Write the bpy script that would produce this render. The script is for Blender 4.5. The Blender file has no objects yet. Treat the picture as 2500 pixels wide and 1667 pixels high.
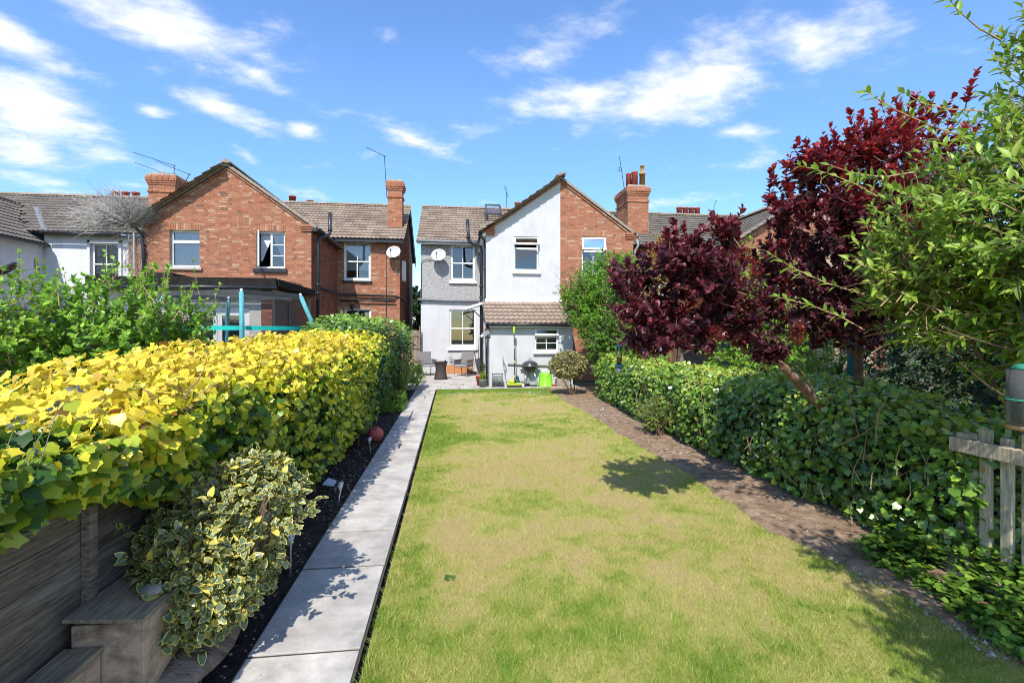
import bpy, math, random
import numpy as np
from mathutils import Vector, Matrix

sc = bpy.context.scene
col = sc.collection
R = math.radians
rng = random.Random(7)
nr = np.random.default_rng(11)

# ------------------------------------------------------------ camera, sky, sun
YAW = math.atan(145 / 1180)          # the lens looks a little to the right of the garden's axis (+Y)
CAM = Vector((0, 0, 1.74))
cam_data = bpy.data.cameras.new('camera')
cam_data.sensor_width = 36
cam_data.lens = 1180 / 2500 * 36
cam_data.shift_y = -0.0098
cam_data.clip_start = 0.05
cam_data.clip_end = 2000
cam = bpy.data.objects.new('camera', cam_data)
cam.location = CAM
cam.rotation_euler = (R(90), 0, -YAW)
col.objects.link(cam)
sc.camera = cam

LIGHT = Vector((0.25, 0.85, -1.0)).normalized()
sun_data = bpy.data.lights.new('sun', 'SUN')
sun_data.energy = 4.2
sun_data.angle = R(0.53)
sun_data.color = (1.0, 0.955, 0.88)
sun = bpy.data.objects.new('sun', sun_data)
sun.rotation_euler = LIGHT.to_track_quat('-Z', 'Y').to_euler()
sun.location = (-8, -30, 40)
col.objects.link(sun)

sc.render.engine = 'CYCLES'
sc.cycles.use_denoising = True
sc.cycles.filter_width = 1.0
sc.cycles.max_bounces = 4
sc.cycles.diffuse_bounces = 2
sc.cycles.glossy_bounces = 2
sc.cycles.transmission_bounces = 4
sc.cycles.transparent_max_bounces = 8
sc.cycles.caustics_reflective = False
sc.cycles.caustics_refractive = False
sc.cycles.sample_clamp_indirect = 4
sc.view_settings.view_transform = 'Standard'
sc.view_settings.look = 'None'
sc.view_settings.exposure = 0.5
sc.view_settings.gamma = 1.0


def nd(nt, t, ins=None, **props):
    n = nt.nodes.new(t)
    for k, v in props.items():
        setattr(n, k, v)
    for k, v in (ins or {}).items():
        s = n.inputs[k]
        if isinstance(v, bpy.types.NodeSocket):
            nt.links.new(v, s)
        else:
            s.default_value = v
    return n


def mth(nt, op, a, b=None, c=None, clamp=False):
    n = nt.nodes.new('ShaderNodeMath')
    n.operation = op
    n.use_clamp = clamp
    for i, v in enumerate((a, b, c)):
        if v is None:
            continue
        if isinstance(v, bpy.types.NodeSocket):
            nt.links.new(v, n.inputs[i])
        else:
            n.inputs[i].default_value = v
    return n.outputs[0]


def ramp(nt, fac, stops, interp='LINEAR'):
    n = nt.nodes.new('ShaderNodeValToRGB')
    n.color_ramp.interpolation = interp
    e = n.color_ramp.elements
    while len(e) < len(stops):
        e.new(0.5)
    for i, (p, c) in enumerate(stops):
        e[i].position = p
        e[i].color = (c[0], c[1], c[2], 1) if not isinstance(c, (int, float)) else (c, c, c, 1)
    nt.links.new(fac, n.inputs[0])
    return n.outputs[0]


def mixc(nt, f, a, b, mode='MIX'):
    n = nt.nodes.new('ShaderNodeMix')
    n.data_type = 'RGBA'
    n.blend_type = mode
    for s, v in ((n.inputs[0], f), (n.inputs[6], a), (n.inputs[7], b)):
        if isinstance(v, bpy.types.NodeSocket):
            nt.links.new(v, s)
        elif isinstance(v, (int, float)):
            s.default_value = v
        else:
            s.default_value = (v[0], v[1], v[2], 1)
    return n.outputs[2]


def ray(px, py):
    u = (px - 1250) / 1180
    v = (809 - py) / 1180
    return (math.sin(YAW) + u * math.cos(YAW), math.cos(YAW) - u * math.sin(YAW), v)


def make_world():
    w = bpy.data.worlds.new('World')
    sc.world = w
    w.use_nodes = True
    w.cycles.sampling_method = 'NONE'
    nt = w.node_tree
    nt.nodes.clear()
    sky = nd(nt, 'ShaderNodeTexSky', sky_type='NISHITA', sun_disc=False, sun_elevation=R(48.5), sun_rotation=R(196.4),
             altitude=50, air_density=1.0, dust_density=0.1, ozone_density=2.2)
    hs = nd(nt, 'ShaderNodeHueSaturation', {'Hue': 0.513, 'Saturation': 1.14, 'Value': 1.5, 'Color': sky.outputs[0]})
    tc = nd(nt, 'ShaderNodeTexCoord')
    sp = nd(nt, 'ShaderNodeSeparateXYZ', {0: tc.outputs['Generated']})
    x, y, z = sp.outputs
    low = nd(nt, 'ShaderNodeMapRange', {0: z, 1: 0.0, 2: 0.42, 3: 1.0, 4: 0.0}).outputs[0]
    nt.links.new(mth(nt, 'ADD', mth(nt, 'MULTIPLY', low, 0.22), 1.16), hs.inputs['Saturation'])
    nt.links.new(mth(nt, 'ADD', mth(nt, 'MULTIPLY', low, 0.010), 0.505), hs.inputs['Hue'])
    nt.links.new(mth(nt, 'SUBTRACT', 1.5, mth(nt, 'MULTIPLY', low, 0.28)), hs.inputs['Value'])
    zz = mth(nt, 'MAXIMUM', z, 0.02)
    # cloud plane: clouds lie on one flat layer overhead, so they crowd towards the horizon
    pa = mth(nt, 'DIVIDE', x, mth(nt, 'ADD', zz, 0.12))
    pb = mth(nt, 'DIVIDE', y, mth(nt, 'ADD', zz, 0.12))
    pv = nd(nt, 'ShaderNodeCombineXYZ', {0: pa, 1: pb, 2: 0.0}).outputs[0]
    rot = nd(nt, 'ShaderNodeMapping', {'Vector': pv, 'Rotation': (0, 0, R(-28)), 'Scale': (1.0, 1.35, 1.0), 'Location': (3.3, 1.4, 0)}).outputs[0]
    n1 = nd(nt, 'ShaderNodeTexNoise', {'Vector': rot, 'Scale': 2.1, 'Detail': 5.0, 'Roughness': 0.6, 'Distortion': 0.3}).outputs[0]
    n2 = nd(nt, 'ShaderNodeTexNoise', {'Vector': rot, 'Scale': 6.0, 'Detail': 5.0, 'Roughness': 0.62}).outputs[0]
    n3 = nd(nt, 'ShaderNodeTexNoise', {'Vector': pv, 'Scale': 0.55, 'Detail': 2.0}).outputs[0]
    # where the banks of cloud stand in the sky (bearing / height), everything finer is noise
    yy = mth(nt, 'MAXIMUM', y, 0.05)
    qa = mth(nt, 'DIVIDE', x, yy)
    qb = mth(nt, 'DIVIDE', z, yy)
    qv = nd(nt, 'ShaderNodeCombineXYZ', {0: qa, 1: qb, 2: 0.0}).outputs[0]
    banks = [(60, 255, 250, 105, 18, 1.15), (20, 90, 200, 70, 35, .9), (380, 60, 330, 85, 16, .95), (640, 190, 170, 38, 24, .75),
             (530, 265, 150, 36, 26, .8), (60, 370, 150, 50, 12, .9), (370, 275, 70, 28, 18, .6), (1010, 345, 130, 34, 17, .72),
             (1430, 228, 190, 58, -4, 1.0), (1680, 215, 290, 110, -14, .95), (1980, 100, 380, 110, -14, .7), (945, 95, 70, 75, 40, .5),
             (1300, 130, 190, 80, -10, .6), (745, 318, 42, 26, 0, .8), (90, 450, 300, 50, 5, .6), (1800, 322, 130, 24, -4, .6),
             (1650, 490, 160, 24, -8, .55), (605, 385, 50, 26, 35, .62), (900, 375, 60, 14, 5, .45), (740, 470, 120, 22, 5, .45)]
    tot = None
    for (px, py, hw, hh, ang, st) in banks:
        def q(p):
            d = ray(*p)
            return (d[0] / d[1], d[2] / d[1])
        c = q((px, py))
        ca, sa = math.cos(R(ang)), math.sin(R(ang))
        e1 = q((px + hw * ca, py + hw * sa))
        e2 = q((px - hh * sa, py + hh * ca))
        a1, a2 = Vector((e1[0] - c[0], e1[1] - c[1])), Vector((e2[0] - c[0], e2[1] - c[1]))
        mp = nd(nt, 'ShaderNodeMapping', {'Vector': qv, 'Location': (c[0], c[1], 0), 'Rotation': (0, 0, math.atan2(a1.y, a1.x)), 'Scale': (a1.length * 1.9, a2.length * 1.9, 1)}, vector_type='TEXTURE').outputs[0]
        gr = nd(nt, 'ShaderNodeTexGradient', {'Vector': mp}, gradient_type='QUADRATIC_SPHERE').outputs[1]
        g = mth(nt, 'MULTIPLY', gr, st * 1.35)
        tot = g if tot is None else mth(nt, 'MAXIMUM', tot, g)
    infront = mth(nt, 'GREATER_THAN', y, 0.05)
    tot = mth(nt, 'MULTIPLY', tot, infront)
    behind = mth(nt, 'MULTIPLY', mth(nt, 'SUBTRACT', 1.0, infront), mth(nt, 'MULTIPLY', n3, 0.75))
    tot = mth(nt, 'ADD', tot, behind)
    fb = mth(nt, 'ADD', mth(nt, 'MULTIPLY', n1, 0.55), mth(nt, 'MULTIPLY', n2, 0.45))
    dens = mth(nt, 'ADD', mth(nt, 'MULTIPLY', tot, 0.74), mth(nt, 'MULTIPLY', mth(nt, 'SUBTRACT', fb, 0.5), 2.3))
    mr = nd(nt, 'ShaderNodeMapRange', {0: dens, 1: 0.13, 2: 0.88, 3: 0.0, 4: 0.86}, interpolation_type='SMOOTHSTEP').outputs[0]
    up = nd(nt, 'ShaderNodeMapRange', {0: z, 1: 0.0, 2: 0.10, 3: 0.0, 4: 1.0}).outputs[0]
    mr = mth(nt, 'MULTIPLY', mr, up)
    shade = ramp(nt, n2, [(0.3, (5.6, 5.9, 6.6)), (0.65, (7.6, 7.5, 7.5))])
    cl = nd(nt, 'ShaderNodeVectorMath', {0: shade}, operation='SCALE')
    cl.inputs['Scale'].default_value = 0.88
    mix = mixc(nt, mr, hs.outputs[0], cl.outputs[0])
    bg = nd(nt, 'ShaderNodeBackground', {'Color': mix, 'Strength': 0.14})
    out = nd(nt, 'ShaderNodeOutputWorld', {'Surface': bg.outputs[0]})


make_world()

# ------------------------------------------------------------ helpers
ORG = {}


def setp(o, label=None, cat=None, group=None, kind=None):
    if label: o['label'] = label
    if cat: o['category'] = cat
    if group: o['group'] = group
    if kind: o['kind'] = kind
    return o


def thing(name, label, cat, loc=(0, 0, 0), group=None, local=False, rz=0):
    """An Empty at the thing's base. Parts are built in world coordinates, or in the thing's own when local."""
    o = bpy.data.objects.new(name, None)
    o.empty_display_size = 0.1
    col.objects.link(o)
    o.location = loc
    o.rotation_euler = (0, 0, rz)
    ORG[o.name] = (0, 0, 0) if local else tuple(loc)
    return setp(o, label, cat, group)


def link(name, me, parent=None, org=None):
    o = bpy.data.objects.new(name, me)
    col.objects.link(o)
    if parent is not None:
        o.parent = parent
        ORG[o.name] = ORG.get(parent.name, (0, 0, 0))
    else:
        ORG[o.name] = (0, 0, 0)
    return o


def np_mesh(name, V, F, mat, smooth=False, attrs=None):
    """V (n,3); F (m,k) faces of one size."""
    V = np.asarray(V, dtype=np.float32)
    F = np.asarray(F, dtype=np.int32)
    me = bpy.data.meshes.new(name)
    k = F.shape[1]
    me.vertices.add(len(V))
    me.vertices.foreach_set('co', V.ravel())
    me.loops.add(F.size)
    me.loops.foreach_set('vertex_index', F.ravel())
    me.polygons.add(len(F))
    me.polygons.foreach_set('loop_start', np.arange(len(F), dtype=np.int32) * k)
    me.polygons.foreach_set('loop_total', np.full(len(F), k, dtype=np.int32))
    me.polygons.foreach_set('use_smooth', np.full(len(F), smooth, dtype=bool))
    for an, av in (attrs or {}).items():
        a = me.attributes.new(an, 'FLOAT', 'POINT')
        a.data.foreach_set('value', np.asarray(av, dtype=np.float32))
    me.materials.append(mat)
    me.update(calc_edges=True)
    return me


class MB:
    def __init__(s):
        s.v = []
        s.f = []

    def add(s, vs, fs):
        o = len(s.v)
        s.v += [tuple(v) for v in vs]
        s.f += [tuple(i + o for i in f) for f in fs]
        return s

    def box(s, x0, x1, y0, y1, z0, z1):
        return s.add([(x0, y0, z0), (x1, y0, z0), (x1, y1, z0), (x0, y1, z0), (x0, y0, z1), (x1, y0, z1), (x1, y1, z1), (x0, y1, z1)],
                     [(0, 3, 2, 1), (4, 5, 6, 7), (0, 1, 5, 4), (1, 2, 6, 5), (2, 3, 7, 6), (3, 0, 4, 7)])

    def bar(s, p, q, w, h, up=(0, 0, 1)):
        p, q, up = Vector(p), Vector(q), Vector(up)
        d = (q - p).normalized()
        a = d.cross(up).normalized() * (w / 2)
        b = a.cross(d).normalized() * (h / 2)
        vs = [e + sa * a + sb * b for e in (p, q) for sa, sb in ((-1, -1), (1, -1), (1, 1), (-1, 1))]
        return s.add(vs, [(0, 1, 2, 3), (7, 6, 5, 4), (0, 4, 5, 1), (1, 5, 6, 2), (2, 6, 7, 3), (3, 7, 4, 0)])

    def tube(s, pts, rad, n=8, cap=True):
        pts = [Vector(p) for p in pts]
        if isinstance(rad, (int, float)):
            rad = [rad] * len(pts)
        o = len(s.v)
        ref = None
        for i, p in enumerate(pts):
            d = (pts[min(i + 1, len(pts) - 1)] - pts[max(i - 1, 0)]).normalized()
            if ref is None:
                ref = d.orthogonal().normalized()
            ref = (ref - d * ref.dot(d))
            ref = ref.normalized() if ref.length > 1e-6 else d.orthogonal().normalized()
            b = d.cross(ref)
            for k in range(n):
                a = 2 * math.pi * k / n
                s.v.append(tuple(p + (ref * math.cos(a) + b * math.sin(a)) * rad[i]))
        for i in range(len(pts) - 1):
            for k in range(n):
                s.f.append((o + i * n + k, o + i * n + (k + 1) % n, o + (i + 1) * n + (k + 1) % n, o + (i + 1) * n + k))
        if cap:
            s.f.append(tuple(o + k for k in reversed(range(n))))
            s.f.append(tuple(o + (len(pts) - 1) * n + k for k in range(n)))
        return s

    def lathe(s, c, prof, n=24, sx=1, sy=1):
        o = len(s.v)
        for r, z in prof:
            for k in range(n):
                a = 2 * math.pi * k / n
                s.v.append((c[0] + r * sx * math.cos(a), c[1] + r * sy * math.sin(a), c[2] + z))
        for i in range(len(prof) - 1):
            for k in range(n):
                s.f.append((o + i * n + k, o + i * n + (k + 1) % n, o + (i + 1) * n + (k + 1) % n, o + (i + 1) * n + k))
        if prof[0][0] > 1e-5:
            s.f.append(tuple(o + k for k in reversed(range(n))))
        if prof[-1][0] > 1e-5:
            s.f.append(tuple(o + (len(prof) - 1) * n + k for k in range(n)))
        return s

    def torus(s, c, r, t, n=24, m=8, axis=(0, 0, 1)):
        ax = Vector(axis).normalized()
        e1 = ax.orthogonal().normalized()
        e2 = ax.cross(e1)
        o = len(s.v)
        for i in range(n):
            a = 2 * math.pi * i / n
            rd = e1 * math.cos(a) + e2 * math.sin(a)
            for k in range(m):
                b = 2 * math.pi * k / m
                s.v.append(tuple(Vector(c) + rd * (r + t * math.cos(b)) + ax * (t * math.sin(b))))
        for i in range(n):
            for k in range(m):
                s.f.append((o + i * m + k, o + ((i + 1) % n) * m + k, o + ((i + 1) % n) * m + (k + 1) % m, o + i * m + (k + 1) % m))
        return s

    def quad(s, *p):
        return s.add(p, [tuple(range(len(p)))])

    def prism(s, pts, off):
        """extrude the polygon pts by the vector off"""
        n = len(pts)
        q = [tuple(Vector(p) + Vector(off)) for p in pts]
        return s.add(list(pts) + q, [tuple(range(n))[::-1], tuple(range(n, 2 * n))] + [(i, (i + 1) % n, n + (i + 1) % n, n + i) for i in range(n)])

    def build(s, name, mat, parent=None, smooth=False, bevel=0, label=None):
        me = bpy.data.meshes.new(name)
        org = ORG.get(parent.name, (0, 0, 0)) if parent is not None else (0, 0, 0)
        me.from_pydata([(v[0] - org[0], v[1] - org[1], v[2] - org[2]) for v in s.v], [], s.f)
        me.materials.append(mat)
        if smooth:
            me.polygons.foreach_set('use_smooth', np.ones(len(me.polygons), dtype=bool))
        me.update()
        o = link(name, me, parent)
        if bevel:
            b = o.modifiers.new('bevel', 'BEVEL')
            b.width = bevel
            b.segments = 2
            b.limit_method = 'ANGLE'
        if label:
            o['label'] = label
        return o


def vnoise(P, seed=0):
    """value noise 0..1 on points (n,3)"""
    P = np.asarray(P, dtype=np.float64)
    i = np.floor(P).astype(np.int64)
    f = P - i
    f = f * f * (3 - 2 * f)

    def h(a, b, c):
        n = (a * 73856093) ^ (b * 19349663) ^ (c * 83492791) ^ (seed * 2654435)
        n = (n ^ (n >> 13)) * 1274126177
        n = n & 0x7fffffff
        n = (n ^ (n >> 16)) & 0xffff
        return n / 65535.0
    r = 0
    for dx in (0, 1):
        for dy in (0, 1):
            for dz in (0, 1):
                w = (f[:, 0] if dx else 1 - f[:, 0]) * (f[:, 1] if dy else 1 - f[:, 1]) * (f[:, 2] if dz else 1 - f[:, 2])
                r = r + w * h(i[:, 0] + dx, i[:, 1] + dy, i[:, 2] + dz)
    return r


def fbm(P, seed=0, o=3):
    r, a, t = 0, 1.0, 0
    P = np.asarray(P, dtype=np.float64)
    for k in range(o):
        r = r + a * vnoise(P * (2 ** k) + 17.3 * k, seed + k)
        t += a
        a *= 0.5
    return r / t


def unit(a):
    return a / np.maximum(np.linalg.norm(a, axis=-1, keepdims=True), 1e-9)


# ------------------------------------------------------------ materials
def newmat(name):
    m = bpy.data.materials.new(name)
    m.use_nodes = True
    nt = m.node_tree
    nt.nodes.clear()
    b = nt.nodes.new('ShaderNodeBsdfPrincipled')
    o = nt.nodes.new('ShaderNodeOutputMaterial')
    nt.links.new(b.outputs[0], o.inputs[0])
    return m, nt, b, o


def surf(name, stops, scale=6, rough=0.7, bump=0.0, bscale=None, spec=0.3, dirt=None, stretch=(1, 1, 1), metal=0, detail=6, bdist=0.01, streak=False):
    """noise-coloured surface; dirt = (colour, scale, amount) lays broad stains over it"""
    m, nt, b, o = newmat(name)
    tc = nd(nt, 'ShaderNodeTexCoord').outputs['Object']
    mp = nd(nt, 'ShaderNodeMapping', {'Vector': tc, 'Scale': stretch}).outputs[0]
    n = nd(nt, 'ShaderNodeTexNoise', {'Vector': mp, 'Scale': scale, 'Detail': detail, 'Roughness': 0.6}).outputs[0]
    if len(stops) == 1:
        c0 = stops[0]
        stops = [(0.3, [v * 0.9 for v in c0]), (0.7, [min(1, v * 1.07) for v in c0])]
    c = ramp(nt, n, stops)
    if dirt:
        tcd = nd(nt, 'ShaderNodeMapping', {'Vector': tc, 'Scale': (2.2, 2.2, .55)}).outputs[0] if streak else tc
        dn = nd(nt, 'ShaderNodeTexNoise', {'Vector': tcd, 'Scale': dirt[1], 'Detail': 5.0, 'Roughness': 0.65}).outputs[0]
        df = nd(nt, 'ShaderNodeMapRange', {0: dn, 1: 0.48, 2: 0.75, 3: 0.0, 4: dirt[2]}).outputs[0]
        c = mixc(nt, df, c, dirt[0])
    nt.links.new(c, b.inputs['Base Color'])
    b.inputs['Roughness'].default_value = rough
    b.inputs['Specular IOR Level'].default_value = spec
    b.inputs['Metallic'].default_value = metal
    if bump:
        bn = nd(nt, 'ShaderNodeTexNoise', {'Vector': mp, 'Scale': bscale or scale * 3, 'Detail': 5.0, 'Roughness': 0.65}).outputs[0]
        bp = nd(nt, 'ShaderNodeBump', {'Height': bn, 'Strength': bump, 'Distance': bdist}).outputs[0]
        nt.links.new(bp, b.inputs['Normal'])
    return m


def rnd_socket(nt):
    oi = nd(nt, 'ShaderNodeObjectInfo').outputs['Random']
    gi = nd(nt, 'ShaderNodeNewGeometry').outputs['Random Per Island']
    return mth(nt, 'FRACT', mth(nt, 'ADD', oi, gi))


def pieces(name, stops, rough=0.85, grain=40, gamt=0.35, bump=0.3, spec=0.2, stain=None, stretch=None):
    """many alike pieces (bricks, tiles, slabs, boards): each takes its own colour from the ramp"""
    m, nt, b, o = newmat(name)
    r = rnd_socket(nt)
    c = ramp(nt, r, stops)
    tc = nd(nt, 'ShaderNodeNewGeometry').outputs['Position']
    if stretch:
        off = nd(nt, 'ShaderNodeCombineXYZ', {0: mth(nt, 'MULTIPLY', r, 9.0), 1: mth(nt, 'MULTIPLY', r, 31.0), 2: mth(nt, 'MULTIPLY', r, 17.0)}).outputs[0]
        tc = nd(nt, 'ShaderNodeVectorMath', {0: nd(nt, 'ShaderNodeMapping', {'Vector': tc, 'Scale': stretch}).outputs[0], 1: off}, operation='ADD').outputs[0]
    n = nd(nt, 'ShaderNodeTexNoise', {'Vector': tc, 'Scale': grain, 'Detail': 5.0, 'Roughness': 0.7}).outputs[0]
    g = nd(nt, 'ShaderNodeMapRange', {0: n, 1: 0.3, 2: 0.7, 3: 1 - gamt, 4: 1 + gamt * 0.6}).outputs[0]
    c = mixc(nt, 1.0, c, nd(nt, 'ShaderNodeCombineColor', {0: g, 1: g, 2: g}).outputs[0], 'MULTIPLY')
    if stain:
        sn = nd(nt, 'ShaderNodeTexNoise', {'Vector': tc, 'Scale': stain[1], 'Detail': 4.0, 'Roughness': 0.6}).outputs[0]
        sf = nd(nt, 'ShaderNodeMapRange', {0: sn, 1: 0.5, 2: 0.72, 3: 0.0, 4: stain[2]}).outputs[0]
        c = mixc(nt, sf, c, stain[0])
    nt.links.new(c, b.inputs['Base Color'])
    b.inputs['Roughness'].default_value = rough
    b.inputs['Specular IOR Level'].default_value = spec
    if bump:
        bp = nd(nt, 'ShaderNodeBump', {'Height': n, 'Strength': bump, 'Distance': 0.006}).outputs[0]
        nt.links.new(bp, b.inputs['Normal'])
    return m


def leafmat(name, stops, rough=0.42, trans=0.35, spec=0.4, edge=None, var=0.35, tcol=None):
    """leaf colour from the leaf's own 'tint' (0..1) through the ramp; edge = colour of a pale margin"""
    m, nt, b, o = newmat(name)
    ag = nd(nt, 'ShaderNodeAttribute', attribute_name='tint').outputs['Fac']
    ao = nd(nt, 'ShaderNodeAttribute', attribute_name='tint', attribute_type='OBJECT').outputs['Fac']
    t = mth(nt, 'ADD', ag, ao, clamp=True)
    c = ramp(nt, t, stops)
    r = rnd_socket(nt)
    g = nd(nt, 'ShaderNodeMapRange', {0: r, 1: 0.0, 2: 1.0, 3: 1 - var, 4: 1 + var * 0.7}).outputs[0]
    c = mixc(nt, 1.0, c, nd(nt, 'ShaderNodeCombineColor', {0: g, 1: g, 2: g}).outputs[0], 'MULTIPLY')
    if edge:
        e = nd(nt, 'ShaderNodeAttribute', attribute_name='edge').outputs['Fac']
        ef = nd(nt, 'ShaderNodeMapRange', {0: e, 1: 0.15, 2: 0.45}).outputs[0]
        # some leaves are nearly all margin
        all_e = nd(nt, 'ShaderNodeMapRange', {0: r, 1: 0.86, 2: 0.93, 3: 0.0, 4: 0.9}).outputs[0]
        c = mixc(nt, mth(nt, 'MAXIMUM', ef, all_e), c, edge)
    nt.links.new(c, b.inputs['Base Color'])
    b.inputs['Roughness'].default_value = rough
    b.inputs['Specular IOR Level'].default_value = spec
    tr = nd(nt, 'ShaderNodeBsdfTranslucent')
    if tcol:
        c = mixc(nt, 1.0, c, tcol, 'MULTIPLY')
    nt.links.new(c, tr.inputs[0])
    ms = nd(nt, 'ShaderNodeMixShader', {0: trans, 1: b.outputs[0], 2: tr.outputs[0]})
    nt.links.new(ms.outputs[0], o.inputs[0])
    return m


def glassmat(name, ior=2.1, tint=(0.90, 0.93, 0.93), rough=0.02):
    m, nt, b, o = newmat(name)
    nt.nodes.remove(b)
    fr = nd(nt, 'ShaderNodeFresnel', {'IOR': ior}).outputs[0]
    tr = nd(nt, 'ShaderNodeBsdfTransparent', {0: (*tint, 1)})
    gl = nd(nt, 'ShaderNodeBsdfGlossy', {'Color': (1, 1, 1, 1), 'Roughness': rough})
    ms = nd(nt, 'ShaderNodeMixShader', {0: fr, 1: tr.outputs[0], 2: gl.outputs[0]})
    nt.links.new(ms.outputs[0], o.inputs[0])
    return m


def netmat(name, colr, scale, cover):
    """fine net: threads of colr, the holes really open"""
    m, nt, b, o = newmat(name)
    b.inputs['Base Color'].default_value = (*colr, 1)
    b.inputs['Roughness'].default_value = 0.8
    tr = nd(nt, 'ShaderNodeBsdfTransparent')
    ms = nd(nt, 'ShaderNodeMixShader', {0: cover, 1: tr.outputs[0], 2: b.outputs[0]})
    nt.links.new(ms.outputs[0], o.inputs[0])
    return m


BR = [(0.0, (.33, .128, .070)), (.2, (.38, .150, .085)), (.45, (.42, .178, .102)), (.62, (.35, .135, .076)), (.80, (.43, .205, .122)), (.9, (.49, .31, .20)),
      (.94, (.29, .13, .08)), (.98, (.20, .105, .075)), (1.0, (.42, .185, .10))]
mt = {}
mt['brick'] = pieces('red brick', BR, grain=30, gamt=.25, stain=((.24, .12, .075), 1.6, .45))
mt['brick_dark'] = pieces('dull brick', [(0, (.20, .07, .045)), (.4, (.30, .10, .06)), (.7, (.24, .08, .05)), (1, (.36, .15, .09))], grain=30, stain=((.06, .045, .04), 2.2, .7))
mt['mortar'] = surf('mortar', [(.52 * .8, .40 * .75, .30 * .7)], 20, .95, .3)
mt['render'] = surf('smooth grey render', [(.3, (.52, .515, .52)), (.7, (.585, .58, .58))], 2.2, .9, .12, 60, .15, dirt=((.43, .42, .405), 1.6, .5), streak=True)
mt['dash'] = surf('pebbledash', [(.35, (.30, .29, .285)), (.6, (.46, .45, .44))], 26, .95, 1.0, 22, .1, bdist=.05)
mt['white_render'] = surf('white painted render', [(.3, (.60, .61, .63)), (.7, (.68, .685, .70))], 2, .85, .1, 40, .2, dirt=((.46, .45, .43), 1.4, .5), streak=True)
mt['cream'] = surf('cream render', [(.55, .51, .44)], 3, .85, .1)
mt['upvc'] = surf('white window frame', [(.80, .80, .79)], 3, .35, 0, spec=.45)
mt['black'] = surf('black painted iron', [(.3, (.012, .012, .014)), (.7, (.03, .03, .032))], 8, .38, .1, 30, .5)
mt['matt_black'] = surf('dark bitumen', [(.3, (.014, .012, .011)), (.7, (.03, .026, .024))], 6, .8, .2, 30, .1)
mt['darkgrey'] = surf('dark grey plastic', [(.3, (.045, .043, .042)), (.7, (.075, .07, .068))], 9, .5, .1)
mt['gutter'] = surf('grey gutter', [(.22, .22, .23)], 7, .45)
mt['stone_sill'] = surf('stone sill', [(.45, .40, .36)], 9, .9, .2)
mt['glass'] = glassmat('window glass')
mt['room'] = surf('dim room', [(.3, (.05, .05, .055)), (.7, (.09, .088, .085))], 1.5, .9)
mt['blind'] = surf('pale blind', [(.62, .63, .65)], 4, .8)
mt['curtain'] = surf('white curtain', [(.35, (.55, .57, .65)), (.65, (.75, .76, .82))], 3, .9, 0, stretch=(9, 1, .5))
TL = [(0, (.235, .18, .135)), (.35, (.31, .24, .18)), (.7, (.37, .295, .225)), (1, (.28, .21, .16))]
mt['tile'] = pieces('concrete roof tile', TL, grain=18, gamt=.28, stain=((.13, .075, .06), .75, .6))
mt['tile_grey'] = pieces('weathered roof tile', [(0, (.13, .115, .095)), (.5, (.19, .165, .14)), (1, (.15, .13, .11))], grain=18, gamt=.3, stain=((.28, .26, .22), 3.0, .4))
mt['tile_pink'] = pieces('lean-to roof tile', [(0, (.27, .195, .145)), (.5, (.36, .27, .205)), (1, (.31, .23, .17))], grain=18, gamt=.25)
mt['under'] = surf('roof underlay', [(.045, .04, .035)], 5, .95)
mt['ridge'] = pieces('ridge tile', [(0, (.27, .21, .15)), (1, (.36, .28, .21))], grain=14, gamt=.3, stain=((.14, .13, .11), 4, .5))
mt['terracotta'] = surf('terracotta pot', [(.3, (.30, .055, .032)), (.7, (.42, .095, .05))], 8, .8, .15)
mt['pot_yellow'] = surf('lichened buff pot', [(.3, (.34, .17, .045)), (.7, (.46, .27, .08))], 14, .85, .2)
mt['cement'] = surf('cement flaunching', [(.3, (.20, .16, .12)), (.7, (.38, .33, .27))], 12, .95, .4)
mt['slab'] = pieces('sandstone slab', [(0, (.44, .405, .365)), (.3, (.54, .50, .45)), (.55, (.48, .45, .415)), (.8, (.58, .53, .465)), (1, (.44, .41, .38))], rough=.75, grain=5, gamt=.3, bump=.45, stain=((.27, .255, .23), 3.0, .65))
mt['joint'] = surf('sandy joint', [(.07, .058, .046)], 30, .95, .3)
mt['soil'] = surf('dry soil', [(.3, (.15, .098, .062)), (.55, (.31, .215, .14)), (.75, (.43, .315, .22))], 9, .97, 1.0, 28, .1, detail=9, bdist=.03)
mt['soil_dark'] = surf('dark soil', [(.3, (.028, .022, .02)), (.6, (.065, .05, .043)), (.8, (.11, .09, .075))], 9, .97, .9, 35, .1, detail=9, bdist=.03)
mt['ground'] = surf('rough ground', [(.3, (.05, .07, .025)), (.7, (.12, .12, .05))], .8, .97, .3)
mt['fence'] = pieces('weathered fence board', [(0, (.15, .115, .088)), (.5, (.22, .172, .138)), (1, (.18, .14, .112))], rough=.85, grain=9, gamt=.75, bump=.8, stain=((.36, .32, .28), 2.6, .6), stretch=(4, .7, 9))
mt['fence_grey'] = pieces('silvered fence board', [(0, (.17, .165, .165)), (.5, (.24, .235, .235)), (1, (.20, .19, .185))], rough=.9, grain=9, gamt=.5, stretch=(5, 5, .6))
mt['picket'] = pieces('silvered picket', [(0, (.46, .36, .245)), (1, (.60, .50, .36))], rough=.9, grain=9, gamt=.6, bump=.7, stain=((.16, .17, .11), 3, .6), stretch=(6, 6, .7))
mt['ply'] = surf('stained plywood', [(.3, (.36, .24, .16)), (.7, (.66, .49, .35))], 5, .85, .5, stretch=(1, 1, 2.5), dirt=((.075, .05, .038), 9, .9))
mt['plank'] = surf('old plank', [(.3, (.17, .13, .085)), (.7, (.44, .36, .25))], 7, .85, .6, stretch=(10, 1, 10))
mt['rattan'] = surf('grey rattan', [(.35, (.15, .135, .13)), (.65, (.27, .25, .245))], 60, .75, .8, 70, .2)
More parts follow.
